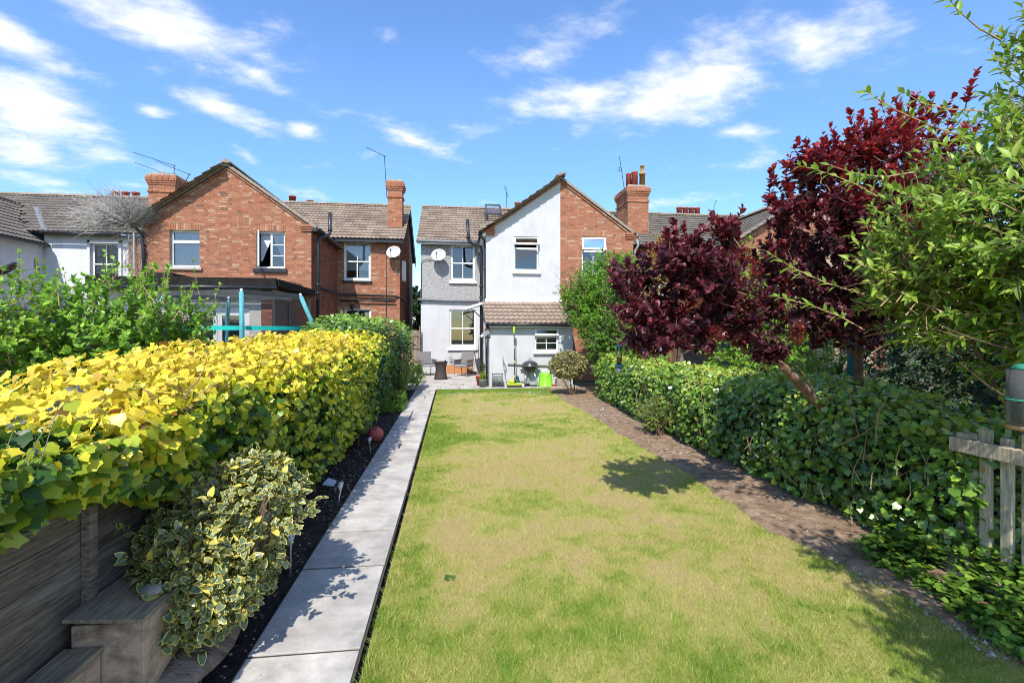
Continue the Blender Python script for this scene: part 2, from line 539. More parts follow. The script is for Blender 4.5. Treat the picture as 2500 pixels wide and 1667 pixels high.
mt['rattan_dark'] = surf('brown rattan', [(.35, (.035, .027, .024)), (.65, (.075, .058, .05))], 60, .6, .8, 70, .3)
mt['cushion'] = surf('navy cushion', [(.05, .06, .11)], 10, .9)
mt['pale'] = surf('pale cushion edge', [(.5, .51, .54)], 10, .9)
mt['wood_orange'] = surf('orange timber', [(.3, (.42, .17, .06)), (.7, (.55, .25, .10))], 6, .75, .15, stretch=(1, 1, 8))
mt['lime'] = surf('lime green plastic', [(.24, .62, .025)], 3, .35, 0, spec=.5)
mt['limey'] = surf('yellow-green plastic', [(.50, .60, .03)], 3, .4, 0, spec=.5)
mt['steel'] = surf('bright steel tube', [(.55, .55, .56)], 6, .3, 0, metal=.85)
mt['bbqlid'] = surf('grey enamel', [(.04, .042, .045)], 5, .28, 0, spec=.6)
mt['hose'] = surf('grey hose', [(.22, .24, .23)], 5, .6)
mt['plasticgrey'] = surf('grey plastic', [(.27, .28, .27)], 6, .5)
mt['potgrey'] = surf('sage metal bucket', [(.19, .205, .18)], 8, .5, .1)
mt['dish'] = surf('pale dish', [(.3, (.44, .45, .44)), (.7, (.56, .56, .54))], 4, .6, 0, dirt=((.36, .25, .14), 2.5, .5))
mt['teal'] = surf('teal foam sleeve', [(.3, (.07, .30, .31)), (.7, (.115, .40, .40))], 12, .65, .2)
mt['tealband'] = surf('teal webbing', [(.015, .50, .42)], 8, .7)
mt['tealdark'] = surf('dark teal paint', [(.018, .085, .085)], 8, .5, .15)
mt['net'] = netmat('trampoline net', (.02, .02, .022), 200, .24)
mt['feedmesh'] = netmat('wire mesh', (.12, .12, .115), 200, .6)
mt['clearplastic'] = glassmat('clear tube', 1.45, (.86, .9, .9), .05)
mt['seed'] = surf('bird seed', [(.3, (.18, .12, .06)), (.7, (.45, .36, .22))], 60, .9)
mt['greenplastic'] = surf('green plastic', [(.05, .30, .20)], 4, .4, 0, spec=.5)
mt['blueplastic'] = surf('teal blue metal', [(.04, .20, .27)], 4, .4, 0, spec=.5)
mt['bark'] = surf('brown bark', [(.3, (.085, .055, .038)), (.7, (.20, .135, .095))], 22, .9, .8, 40, .15, stretch=(1, 1, .4))
mt['bark_red'] = surf('peeling reddish bark', [(.3, (.12, .06, .038)), (.55, (.27, .165, .115)), (.75, (.36, .25, .185))], 18, .9, .8, 40, .15, stretch=(1, 1, .5))
mt['twig'] = surf('thin twig', [(.16, .115, .075)], 10, .9)
mt['twig_tan'] = surf('tan twig', [(.34, .22, .12)], 10, .9)
mt['deadtwig'] = surf('grey dead twig', [(.3, (.27, .245, .22)), (.7, (.42, .39, .355))], 10, .95)
mt['stone'] = surf('stone', [(.3, (.22, .20, .18)), (.7, (.42, .39, .35))], 12, .9, .4)
mt['log'] = surf('rotten log', [(.3, (.10, .075, .058)), (.7, (.36, .28, .22))], 6, .95, .9, 14, .1, stretch=(1, 3, 1), bdist=.03)
mt['ball'] = surf('faded red ball', [(.3, (.52, .10, .085)), (.7, (.60, .14, .115))], 6, .6, .1, 90)
mt['gatewood'] = pieces('brown gate board', [(0, (.22, .155, .105)), (1, (.33, .25, .185))], grain=14, gamt=.4)
mt['frost'] = surf('frosted white', [(.66, .70, .76)], 4, .4)
mt['copper'] = surf('brass ring', [(.5, .32, .16)], 4, .4, metal=.6)

# ------------------------------------------------------------ ground, lawn, beds, path, patio
LAWN = (-0.457, 3.2, -1.5, 14.52)


def patch_tint(x, y):
    """0 = straw, 1 = green: where the lawn has dried out"""
    P = np.stack([x, y, np.zeros_like(x)], 1)
    a = fbm(P * np.array([1.0, .8, 1]) + 3.1, 3, 3)
    b = fbm(P * 3.3, 9, 2)
    c = fbm(P * 11, 19, 2)
    t = np.clip((a - .34) * 1.9, 0, 1) * .6 + (b - .5) * .9 + (c - .5) * .7
    far = np.clip((y - 13.2) / .8, 0, 1)
    edge = np.clip(1 - np.abs(x + .30) / .45, 0, 1) * .4
    right = np.clip((x - 1.6) / 1.2, 0, 1) * .12
    near = np.clip((3.4 - y) / 2, 0, 1) * .12
    worn = np.exp(-((x - 1.1) / .9) ** 2 - ((y - 6.2) / 3.0) ** 2) * .14
    return np.clip(t + far * .85 + edge + right * 1.2 + near * 1.2 + .17 - worn, 0, 1)


def sheet(name, x0, x1, y0, y1, step, zf, mat, tint=None, kind='structure'):
    nx, ny = max(2, int((x1 - x0) / step) + 1), max(2, int((y1 - y0) / step) + 1)
    X, Y = np.meshgrid(np.linspace(x0, x1, nx), np.linspace(y0, y1, ny))
    X, Y = X.ravel(), Y.ravel()
    Z = zf(X, Y)
    i = np.arange((nx - 1) * (ny - 1))
    a = (i // (nx - 1)) * nx + i % (nx - 1)
    F = np.stack([a, a + 1, a + nx + 1, a + nx], 1)
    me = np_mesh(name, np.stack([X, Y, Z], 1), F, mat, True, {'tint': tint(X, Y)} if tint else None)
    return setp(link(name, me), kind=kind)


def lawn_mat():
    m, nt, b, o = newmat('lawn thatch')
    t = nd(nt, 'ShaderNodeAttribute', attribute_name='tint').outputs['Fac']
    pos = nd(nt, 'ShaderNodeNewGeometry').outputs['Position']
    n = nd(nt, 'ShaderNodeTexNoise', {'Vector': pos, 'Scale': 55.0, 'Detail': 6.0, 'Roughness': .75}).outputs[0]
    t = mth(nt, 'ADD', t, mth(nt, 'MULTIPLY', mth(nt, 'SUBTRACT', n, .5), .9), clamp=True)
    c = ramp(nt, t, [(0, (.43, .335, .15)), (.35, (.42, .375, .125)), (.7, (.31, .345, .07)), (1, (.18, .27, .04))])
    nt.links.new(c, b.inputs['Base Color'])
    b.inputs['Roughness'].default_value = .95
    b.inputs['Specular IOR Level'].default_value = .1
    bp = nd(nt, 'ShaderNodeBump', {'Height': n, 'Strength': .9, 'Distance': .02}).outputs[0]
    nt.links.new(bp, b.inputs['Normal'])
    return m


def lawn_edge(y):
    """ragged line where the turf gives way to the right bed"""
    P = np.stack([y * 1.3, y * 0, y * 0], 1)
    Q = np.stack([y * 7.0, y * 0, y * 0], 1)
    return 2.84 + .26 * (fbm(P, 2, 2) - .5) + .12 * (fbm(Q, 6, 2) - .5) + .14 * np.clip(3.4 - y, 0, 1)


def zsoil(seed, base, amp):
    def f(x, y):
        P = np.stack([x, y, np.zeros_like(x)], 1)
        return base + amp * (fbm(P * 9, seed, 3) - .5) + .03 * (fbm(P * 1.2, seed + 5, 2) - .5)
    return f


sheet('ground', -300, 300, -60, 500, 20, lambda x, y: x * 0 - .06, mt['ground'])
sheet('lawn', *LAWN, .06, lambda x, y: .012 * (fbm(np.stack([x, y, x * 0], 1) * .8, 4) - .5), lawn_mat(), patch_tint)
sheet('soil_bed', -1.9, -1.09, -.5, 14.9, .05, zsoil(21, -.015, .05), mt['soil_dark'])
right_bed = sheet('soil_bed', 2.5, 5.3, -1.5, 14.9, .04, lambda x, y: zsoil(31, .005, .05)(x, y) + .05 * np.clip((x - lawn_edge(y)) * 12, -1, .35), mt['soil'])

# the path: one row of sandstone slabs with recessed joints
path = sheet('path', -1.09, -.485, -1.0, 14.5, .3, lambda x, y: x * 0 + .013, mt['joint'])
ORG[path.name] = (0, 0, 0)
cuts = [-.9, -.28, .65, 1.28, 1.75, 2.705, 3.657, 4.30, 4.62, 5.28, 5.60, 6.59, 7.24, 7.59, 8.60, 9.13, 9.59, 10.72, 11.05, 11.7, 12.65, 13.25, 13.6, 14.22, 14.5]
splits = {12: [-.79], 16: [-.85], 20: [-.72], 22: [-.9, -.66]}
for i in range(len(cuts) - 1):
    xs = [-1.088] + splits.get(i, []) + [-.488]
    for a, b in zip(xs, xs[1:]):
        m = MB()
        g = .0105
        t = [.022 + rng.uniform(-.004, .004) for _ in range(2)]
        j = [rng.uniform(-.004, .004) for _ in range(4)]
        x0, x1, y0, y1 = a + g, b - g, cuts[i] + g, cuts[i + 1] - g
        m.add([(x0 + j[0], y0, -.03), (x1, y0 + j[1], -.03), (x1 + j[2], y1, -.03), (x0, y1 + j[3], -.03), (x0 + j[0], y0, t[0]), (x1, y0 + j[1], t[0]), (x1 + j[2], y1, t[1]), (x0, y1 + j[3], t[1])],
              [(0, 3, 2, 1), (4, 5, 6, 7), (0, 1, 5, 4), (1, 2, 6, 5), (2, 3, 7, 6), (3, 0, 4, 7)])
        m.build('slab', mt['slab'], path, bevel=.0025)
# dark slit between slabs and turf
tr = MB().box(-.484, -.455, -1.0, 14.5, -.05, -.035).build('soil_edge', mt['soil_dark'])
setp(tr, kind='structure')

patio = MB().box(-2.1, 3.95, 14.52, 20.19, -.05, .012).build('patio', mt['joint'])
setp(patio, kind='structure')
y = 14.53
row = 0
while y < 20.1:
    d = [.58, .29, .58, .44, .58, .29, .58, .58, .44, .58, .58][row % 11]
    y1 = min(y + d, 20.16)
    x = -2.08 + rng.uniform(0, .3)
    first = True
    while True:
        w = rng.choice([.58, .88, .44, .58, .88])
        xe = 3.9 if y < 15.0 else 1.1
        x1 = min(x + w, xe)
        xa = -2.08 if first else x
        if x1 - xa > .05:
            t = .03 + rng.uniform(-.003, .003)
            MB().box(xa + .006, x1 - .006, y + .006, y1 - .006, -.02, t).build('slab', mt['slab'], patio, bevel=.005)
        first = False
        x = x1
        if x >= xe - .02:
            break
    y = y1
    row += 1

# ------------------------------------------------------------ building kit
CAP = {}


def budget(house, kind, n=300):
    k = (house.name, kind)
    CAP[k] = CAP.get(k, 0) + 1
    return CAP[k] <= n


def wall_y(parent, name, x0, x1, z0, z1, Y, ops, mat, depth=.12, peak=None):
    """wall facing the garden (-Y) with openings and their reveals; peak=(x,z) adds the gable"""
    m = MB()
    xs = sorted({x0, x1, *[o[0] for o in ops], *[o[1] for o in ops]})
    zs = sorted({z0, z1, *[o[2] for o in ops], *[o[3] for o in ops]})
    for a, b in zip(xs, xs[1:]):
        for c, d in zip(zs, zs[1:]):
            mx, mz = (a + b) / 2, (c + d) / 2
            if any(o[0] < mx < o[1] and o[2] < mz < o[3] for o in ops):
                continue
            m.quad((a, Y, c), (b, Y, c), (b, Y, d), (a, Y, d))
    for (a, b, c, d) in ops:
        e = Y + depth
        m.quad((a, Y, c), (a, Y, d), (a, e, d), (a, e, c))
        m.quad((b, Y, c), (b, e, c), (b, e, d), (b, Y, d))
        m.quad((a, Y, c), (a, e, c), (b, e, c), (b, Y, c))
        m.quad((a, Y, d), (b, Y, d), (b, e, d), (a, e, d))
    if peak:
        m.quad((x0, Y, z1), (x1, Y, z1), *[(p[0], Y, p[1]) for p in peak])
    return m.build(name, mat, parent)


BRICK_ME = {}


def brick_me(l, mat):
    k = (round(l, 3), mat.name)
    if k not in BRICK_ME:
        me = bpy.data.meshes.new('brick')
        b = MB().box(-l / 2, l / 2, -.009, .02, -.0325, .0325)
        me.from_pydata(b.v, [], b.f)
        me.materials.append(mat)
        BRICK_ME[k] = me
    return BRICK_ME[k]


def bricks(house, wall, x0, x1, z0, z1, Y, ops, mat, inside=None, first=None, seed=1, axis='y', pitch=.075, name='brick_courses'):
    """Flemish bond. Bricks in the box `first` become objects until the house's 300 are used, the others one joined part."""
    rr = random.Random(seed)
    V, F = [], []
    org = ORG[wall.name]
    nrow = int((z1 - z0) / pitch)
    for r in range(nrow):
        z = z0 + (r + .5) * pitch
        x = x0 - (.17 if r % 2 else 0)
        k = r % 2
        while x < x1:
            l = .215 if k % 2 == 0 else .1025
            k += 1
            a, b = max(x, x0), min(x + l, x1)
            x += l + .01
            # trim at openings
            for (oa, ob, oc, od) in ops:
                if oc - .03 < z < od + .03:
                    if a >= oa - .02 and b <= ob + .02:
                        a = b
                    elif a < oa < b:
                        b = oa - .004
                    elif a < ob < b:
                        a = ob + .004
            if b - a < .03:
                continue
            c = (a + b) / 2
            if inside and not (inside(a, z + .03) and inside(b, z + .03)):
                continue
            jx = rr.uniform(-.0025, .0025)
            if first and b - a > .1 and first[0] < c < first[1] and first[2] < z < first[3] and budget(house, 'brick'):
                o = link('brick', brick_me(b - a, mat), wall)
                o.location = (c - org[0], Y + jx - org[1], z - org[2]) if axis == 'y' else (Y + jx - org[0], c - org[1], z - org[2])
                if axis != 'y':
                    o.rotation_euler = (0, 0, R(90))
            else:
                n = len(V)
                d = .009 + jx
                sgn = 1
                if axis == 'y':
                    V += [(a, Y - d, z - .0325), (b, Y - d, z - .0325), (b, Y - d, z + .0325), (a, Y - d, z + .0325), (a, Y + .01, z - .0325), (b, Y + .01, z - .0325), (b, Y + .01, z + .0325), (a, Y + .01, z + .0325)]
                else:
                    s = 1 if axis == '+x' else -1
                    V += [(Y + s * d, a, z - .0325), (Y + s * d, b, z - .0325), (Y + s * d, b, z + .0325), (Y + s * d, a, z + .0325), (Y - s * .01, a, z - .0325), (Y - s * .01, b, z - .0325), (Y - s * .01, b, z + .0325), (Y - s * .01, a, z + .0325)]
                F += [(n, n + 1, n + 2, n + 3), (n, n + 4, n + 5, n + 1), (n + 1, n + 5, n + 6, n + 2), (n + 2, n + 6, n + 7, n + 3), (n + 3, n + 7, n + 4, n)]
    if V:
        o = link(name, np_mesh(name, np.array(V) - np.array(org), F, mat), wall)
        setp(o, kind='stuff')


TILE_ME = {}


def tile_me(mat, w=.33, l=.34):
    if mat.name in TILE_ME:
        return TILE_ME[mat.name]
    me = bpy.data.meshes.new('tile')
    n = 8
    v, f = [], []
    for k in range(n + 1):
        x = w * k / n
        h = .030 * max(0, math.sin(2 * math.pi * 2 * k / n - .6)) + .014
        v += [(x, -.012, h - .012), (x, -.012, h + .014), (x, l, h - .012)]
    for k in range(n):
        a, b = 3 * k, 3 * k + 3
        f += [(a, b, b + 1, a + 1), (a + 1, b + 1, b + 2, a + 2)]
    me.from_pydata(v, [], f)
    me.materials.append(mat)
    TILE_ME[mat.name] = me
    return me


def roof(house, name, p0, across, up, w, l, mat, keep=None, pitch=.30, tw=.33, uniq=True, thick=.05, cap=300):
    """sloping roof plane: p0 eave corner, across / up unit vectors, w / l its size. Tiles are pieces of their own."""
    p0, a, u = Vector(p0), Vector(across), Vector(up)
    n = a.cross(u).normalized()
    m = MB()
    q = [p0, p0 + a * w, p0 + a * w + u * l, p0 + u * l]
    m.prism([tuple(v) for v in q], tuple(-n * thick))
    rf = m.build(name, mt['under'], house)
    me = tile_me(mat)
    org = Vector(ORG[rf.name])
    base = Matrix((a, u, n)).transposed()
    tilt = Matrix.Rotation(R(-3.2), 3, 'X')
    rot = (base @ tilt).to_4x4()
    tv = np.array([v.co for v in me.vertices])
    tf = np.array([p.vertices[:] for p in me.polygons])
    JV, JF = [], []
    rows, cols = int(round(l / pitch)), int(math.ceil(w / tw - .05))
    for r in range(rows):
        for c in range(cols):
            pos = p0 + a * (c * tw + rng.uniform(-.004, .004)) + u * (r * pitch + rng.uniform(-.003, .003)) + n * .018
            mid = pos + a * tw / 2 + u * pitch / 2
            if keep and not keep(mid):
                continue
            if uniq and budget(house, 'tile', cap):
                o = link('tile', me, rf)
                o.matrix_local = Matrix.Translation(pos - org) @ rot
            else:
                M3 = np.array(rot.to_3x3())
                JF.append(tf + len(JV) * len(tv))
                JV.append(tv @ M3.T + np.array(pos - org))
    if JV:
        o = link('tile_courses', np_mesh('tile_courses', np.concatenate(JV), np.concatenate(JF), mat), rf)
        setp(o, kind='stuff')
    return rf


def ridge(house, rf, p, q, mat, seg=.42, r=.12):
    p, q = Vector(p), Vector(q)
    L = (q - p).length
    d = (q - p).normalized()
    side = d.cross(Vector((0, 0, 1))).normalized()
    n = int(L / seg)
    for i in range(n):
        a = p + d * (i * seg + .004)
        b = p + d * ((i + 1) * seg - .004)
        m = MB()
        rr = r * rng.uniform(.96, 1.05)
        k = 7
        vs = []
        for e in (a, b):
            for j in range(k):
                t = math.pi * j / (k - 1)
                vs.append(e + side * (rr * math.cos(t)) + Vector((0, 0, rr * .85 * math.sin(t))))
        fs = [(j, j + 1, k + j + 1, k + j) for j in range(k - 1)] + [tuple(range(k))[::-1], tuple(range(k, 2 * k))]
        m.add(vs, fs)
        m.build('ridge_tile', mat, rf)


def window(house, x0, x1, z0, z1, Y, kind, rec=.07, frame=None, sill=None, sill_over=.08, sill_h=.09, inside=None, bars=True, room=True):
    """a window set `rec` back in its opening: frame mesh with panes, sill and what hangs inside as sub-parts"""
    fm = frame or mt['upvc']
    y = Y + rec
    fr = .055
    m = MB()
    W, H = x1 - x0, z1 - z0
    m.box(x0, x0 + fr, y, y + .06, z0, z1).box(x1 - fr, x1, y, y + .06, z0, z1)
    m.box(x0 + fr, x1 - fr, y, y + .06, z1 - fr, z1).box(x0 + fr, x1 - fr, y, y + .06, z0, z0 + fr * 1.3)
    panes = []
    xi0, xi1, zi0, zi1 = x0 + fr, x1 - fr, z0 + fr * 1.3, z1 - fr
    bm = None
    if kind == 'sash':
        zm = (zi0 + zi1) / 2
        m.box(xi0, xi1, y - .012, y + .05, zm - .025, zm + .025)
        m.box(xi0, xi0 + .03, y + .012, y + .05, zi0, zi1).box(xi1 - .03, xi1, y + .012, y + .05, zi0, zi1)
        m.box(xi0 + .03, xi1 - .03, y + .012, y + .05, zi0, zi0 + .05)
        xm = (x0 + x1) / 2
        bm = MB().box(xm - .013, xm + .013, y + .008, y + .045, zi0 + .05, zm - .025).box(xm - .013, xm + .013, y + .008, y + .045, zm + .025, zi1)
        for a, b in ((xi0, xm), (xm, xi1)):
            panes += [(a, b, zi0, zm), (a, b, zm, zi1)]
    elif kind == 'transom':
        zt = z0 + H * .70
        m.box(xi0, xi1, y - .006, y + .055, zt - .045, zt + .045)
        panes = [(xi0, xi1, zi0, zt - .045), (xi0, xi1, zt + .045, zi1)]
    elif kind in ('vent_open', 'vent_open_bars'):
        zt = z0 + H * (.66 if kind == 'vent_open' else .62)
        m.box(xi0, xi1, y - .006, y + .055, zt - .035, zt + .035)
        panes = [(xi0, xi1, zi0, zt - .035)]
        if kind == 'vent_open_bars':
            xm = (x0 + x1) / 2
            zb = zi0 + (zt - zi0) * .5
            bm = MB().box(xm - .011, xm + .011, y + .01, y + .04, zi0, zt).box(xi0, xi1, y + .012, y + .038, zb - .011, zb + .011)
    elif kind == 'casement_bars':
        xm = (x0 + x1) / 2
        m.box(xm - .03, xm + .03, y - .004, y + .058, zi0, zi1)
        bm = MB()
        for t in (1 / 3, 2 / 3):
            zz = zi0 + (zi1 - zi0) * t
            bm.box(xm + .03, xi1, y + .006, y + .045, zz - .014, zz + .014)
        panes = [(xm + .03, xi1, zi0, zi1)]
    elif kind == 'plain':
        panes = [(xi0, xi1, zi0, zi1)]
    w = m.build('window', fm, house, bevel=.004)
    if bm:
        bm.build('glazing_bar', fm, w)
    for (a, b, c, d) in panes:
        MB().quad((a, y + .03, c), (b, y + .03, c), (b, y + .03, d), (a, y + .03, d)).build('pane', mt['glass'], w)
    if kind.startswith('vent_open'):
        # top light hung at the head and pushed out
        zt2 = zt + .035
        h = zi1 - zt2 + .04
        an = R(38 if kind == 'vent_open' else 14)
        u = Vector((0, -math.sin(an), -math.cos(an)))
        top = Vector((0, y - .012, zi1 + .02))
        nn = Vector((0, -math.cos(an), math.sin(an)))
        fm2 = MB()
        a0, b0 = x0 - .005, x1 + .005

        def slab(m_, xa, xb, ta, tb):
            p = [Vector((xa, 0, 0)) + top + u * ta, Vector((xb, 0, 0)) + top + u * ta, Vector((xb, 0, 0)) + top + u * tb, Vector((xa, 0, 0)) + top + u * tb]
            m_.prism([tuple(v) for v in p], tuple(nn * .045))
        slab(fm2, a0, b0, 0, .06)
        slab(fm2, a0, b0, h - .06, h)
        slab(fm2, a0, a0 + .06, .06, h - .06)
        slab(fm2, b0 - .06, b0, .06, h - .06)
        tl = fm2.build('top_light', fm, w)
        p = [(xa, (top + u * t_ + nn * .02).y, (top + u * t_ + nn * .02).z) for xa, t_ in ((a0 + .06, .06), (b0 - .06, .06), (b0 - .06, h - .06), (a0 + .06, h - .06))]
        MB().quad(*p).build('pane', mt['glass'], w)
    if kind == 'casement_bars':
        # left casement swung right out
        an = R(72)
        hx, hy = x0 + .03, y - .015
        Wc = xm - x0 - .02
        d = Vector((math.cos(an), -math.sin(an), 0))
        n2 = Vector((-d.y, d.x, 0))
        fm2 = MB()

        def cb(s0, s1, za, zb):
            p0 = Vector((hx, hy, 0)) + d * s0
            p1 = Vector((hx, hy, 0)) + d * s1
            fm2.prism([(p0.x, p0.y, za), (p1.x, p1.y, za), (p1.x, p1.y, zb), (p0.x, p0.y, zb)], tuple(n2 * .04))
        cb(0, .05, z0 + .04, z1 - .02); cb(Wc - .05, Wc, z0 + .04, z1 - .02); cb(.05, Wc - .05, z1 - .08, z1 - .02); cb(.05, Wc - .05, z0 + .04, z0 + .11)
        for t in (1 / 3, 2 / 3):
            zz = z0 + H * t + .02
            cb(.05, Wc - .05, zz - .014, zz + .014)
        fm2.build('casement', fm, w)
        p0 = Vector((hx, hy, 0)) + d * .05 + n2 * .02
        p1 = Vector((hx, hy, 0)) + d * (Wc - .05) + n2 * .02
        MB().quad((p0.x, p0.y, z0 + .11), (p1.x, p1.y, z0 + .11), (p1.x, p1.y, z1 - .08), (p0.x, p0.y, z1 - .08)).build('pane', mt['glass'], w)
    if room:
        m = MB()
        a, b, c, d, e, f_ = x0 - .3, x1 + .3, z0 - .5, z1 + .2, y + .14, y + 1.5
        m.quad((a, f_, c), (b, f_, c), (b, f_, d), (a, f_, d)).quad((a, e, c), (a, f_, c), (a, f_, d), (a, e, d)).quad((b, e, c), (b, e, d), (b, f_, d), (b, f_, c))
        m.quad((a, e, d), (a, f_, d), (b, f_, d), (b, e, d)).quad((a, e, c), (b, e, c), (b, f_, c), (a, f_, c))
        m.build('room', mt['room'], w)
    if inside == 'net':
        m = MB()
        n = 26
        pts = []
        for k in range(n + 1):
            x = x0 + .03 + (W - .06) * k / n
            pts.append((x, y + .115 + .02 * math.sin(k * 2.1) + rng.uniform(-.006, .006)))
        vs = [(p[0], p[1], z) for p in pts for z in (z0 + .02, z1 - .02)]
        m.add(vs, [(2 * k, 2 * k + 2, 2 * k + 3, 2 * k + 1) for k in range(n)])
        m.build('curtain', mt['curtain'], w, True)
    elif inside == 'swag':
        for s in (-1, 1):
            m = MB()
            xe = x0 + .06 if s < 0 else x1 - .06
            xc = (x0 + x1) / 2 - s * .02
            m.quad((xe, y + .12, z0 + .25), (xe + -s * .05, y + .12, z0 + .25), (xc, y + .12, z1 - .05), (xe, y + .12, z1 - .05))
            m.build('curtain', mt['curtain'], w)
    elif inside == 'blind':
        MB().box(x0 + .05, x1 - .05, y + .10, y + .11, z0 + H * .28, z1 - .03).build('blind', mt['blind'], w)
    elif inside == 'blind_top':
        MB().box(x0 + .05, x1 - .05, y + .10, y + .11, z0 + H * .82, z1 - .03).build('blind', mt['wood_orange'], w)
    if sill:
        MB().box(x0 - sill_over, x1 + sill_over, Y - .09, y + .02, z0 - sill_h, z0 - .002).build('sill', sill, w, bevel=.006)
    return w


def pipe(house, pts, r, mat=None, name='drainpipe', n=10, collars=()):
    p = MB().tube(pts, r, n).build(name, mat or mt['black'], house, True)
    for (c, d) in collars:
        c = Vector(c)
        d = Vector(d).normalized()
        MB().tube([c - d * .04, c + d * .04], r * 1.28, n).build('collar', mat or mt['black'], p, True)
    return p


def chimney(house, x0, x1, y0, y1, z0, z1, mat, pots, bands=True, dark=False):
    """brick stack with oversailing courses, flaunching and pots"""
    c = MB().box(x0 + .012, x1 - .012, y0 + .012, y1 - .012, z0, z1).build('chimney', mt['mortar'], house)
    zt = z1 - .42
    bricks(house, c, x0, x1, z0, zt, y0 + .012, [], mat, seed=int(abs(x0) * 10), name='brick_courses')
    for ax, X in (('+x', x1 - .012), ('-x', x0 + .012)):
        bricks(house, c, y0, y1, z0, zt, X, [], mat, seed=int(abs(x0) * 10) + 3, axis=ax, name='brick_courses')
    # necking band and oversailing head
    k = 0
    for (za, zb, e) in ((zt - .30, zt - .225, .04), (zt, zt + .075, .03), (zt + .077, zt + .152, .06), (zt + .154, zt + .229, .09), (zt + .231, zt + .306, .09), (zt + .308, zt + .383, .06)):
        m = MB()
        k += 1
        xx = x0 - e
        while xx < x1 + e - .03:
            b = min(xx + .215, x1 + e)
            m.box(xx + .005, b - .005, y0 - e, y0 - e + .1, za + .004, zb - .004)
            xx += .225
        yy = y0 - e + .1
        while yy < y1 + e - .03:
            b = min(yy + .215, y1 + e)
            for s in (0, 1):
                xa = x0 - e if s == 0 else x1 + e - .1
                m.box(xa, xa + .1, yy + .005, b - .005, za + .004, zb - .004)
            yy += .225
        m.box(x0 - e + .02, x1 + e - .02, y0 - e + .02, y1 + e - .02, za + .002, zb - .002)
        setp(m.build('head_course', mat, c), kind='stuff')
    e = .05
    m = MB()
    za = zt + .383
    m.add([(x0 - e, y0 - e, za), (x1 + e, y0 - e, za), (x1 + e, y1 + e, za), (x0 - e, y1 + e, za), (x0 + .08, y0 + .08, za + .12), (x1 - .08, y0 + .08, za + .12), (x1 - .08, y1 - .08, za + .12), (x0 + .08, y1 - .08, za + .12)],
          [(4, 5, 6, 7), (0, 1, 5, 4), (1, 2, 6, 5), (2, 3, 7, 6), (3, 0, 4, 7)])
    m.build('flaunching', mt['cement'], c)
    for (px, py, h, r, pm, kind) in pots:
        zb = za + .06
        if kind == 'cowl':
            MB().lathe((px, py, zb), [(r * .95, 0), (r * .85, h), (r * 1.05, h), (r * 1.05, h + .05), (r * .8, h + .06), (r * .55, h + .07), (r * .55, h + .36), (r * .75, h + .37), (r * .75, h + .42), (.0, h + .43)], 16).build('chimney_pot', pm, c, True)
        elif kind == 'low':
            MB().lathe((px, py, zb), [(r, 0), (r, h), (r * .8, h + .03), (0, h + .03)], 14).build('chimney_pot', pm, c, True)
        else:
            MB().lathe((px, py, zb), [(r, 0), (r * .88, h * .9), (r * 1.0, h * .93), (r * 1.0, h), (r * .75, h), (r * .7, h - .3), (0, h - .3)], 16).build('chimney_pot', pm, c, True)
    return c


def aerial(label, base, top, boom, elem, mat=None, group=None):
    t = thing('tv_aerial', label, 'aerial', base, group)
    mat = mat or mt['black']
    MB().tube([base, top], .014, 6).build('mast', mat, t)
    p, q = Vector(boom[0]), Vector(boom[1])
    MB().tube([p, q], .011, 5).build('boom', mat, t)
    m = MB()
    d = (q - p)
    n = elem[0]
    for i in range(n):
        c = p + d * (i + .5) / n
        ln = elem[1] * (1 - .4 * i / n)
        e = Vector(elem[2]).normalized() * ln
        m.tube([c - e, c + e], .006, 4)
    setp(m.build('elements', mat, t), kind='stuff')
    return t


def dish(label, c, r, aim, wall):
    t = thing('satellite_dish', label, 'satellite dish', wall)
    ax = Vector(aim).normalized()
    e1 = ax.cross(Vector((0, 0, 1))).normalized()
    e2 = e1.cross(ax)
    c = Vector(c)
    vs, fs = [], []
    n, k = 24, 5
    for i in range(k + 1):
        q = i / k
        for j in range(n):
            a = 2 * math.pi * j / n
            vs.append(c + (e1 * math.cos(a) + e2 * math.sin(a) * .92) * r * q + ax * (.09 * q * q - .09) * r / .28)
    for i in range(k):
        for j in range(n):
            fs.append((i * n + j, i * n + (j + 1) % n, (i + 1) * n + (j + 1) % n, (i + 1) * n + j))
    bowl = MB().add(vs, fs).build('reflector', mt['dish'], t, True)
    so = bowl.modifiers.new('thick', 'SOLIDIFY')
    so.thickness = .012
    low = c - e2 * r * .93
    foc = c + ax * .30 - e2 * r * .35
    MB().tube([low, low + ax * .16 - e2 * .02, foc], .011, 6).build('arm', mt['black'], t)
    MB().tube([foc - ax * .03, foc + ax * .06], .028, 8).build('receiver', mt['black'], t)
    w = Vector(wall)
    MB().tube([c - ax * .1, (c - ax * .1) * .4 + w * .6 + Vector((0, -.05, 0)), w], .02, 6).build('bracket', mt['darkgrey'], t)
    return t

# ------------------------------------------------------------ the terrace
CP, SP = 3.5 / 4.134, 2.2 / 4.134           # main roofs: 32 degrees
UPM = (0, CP, SP)


def gable_side(z, xa, xp, za, zp):
    return za + (zp - za) * (z - xa) / (xp - xa)


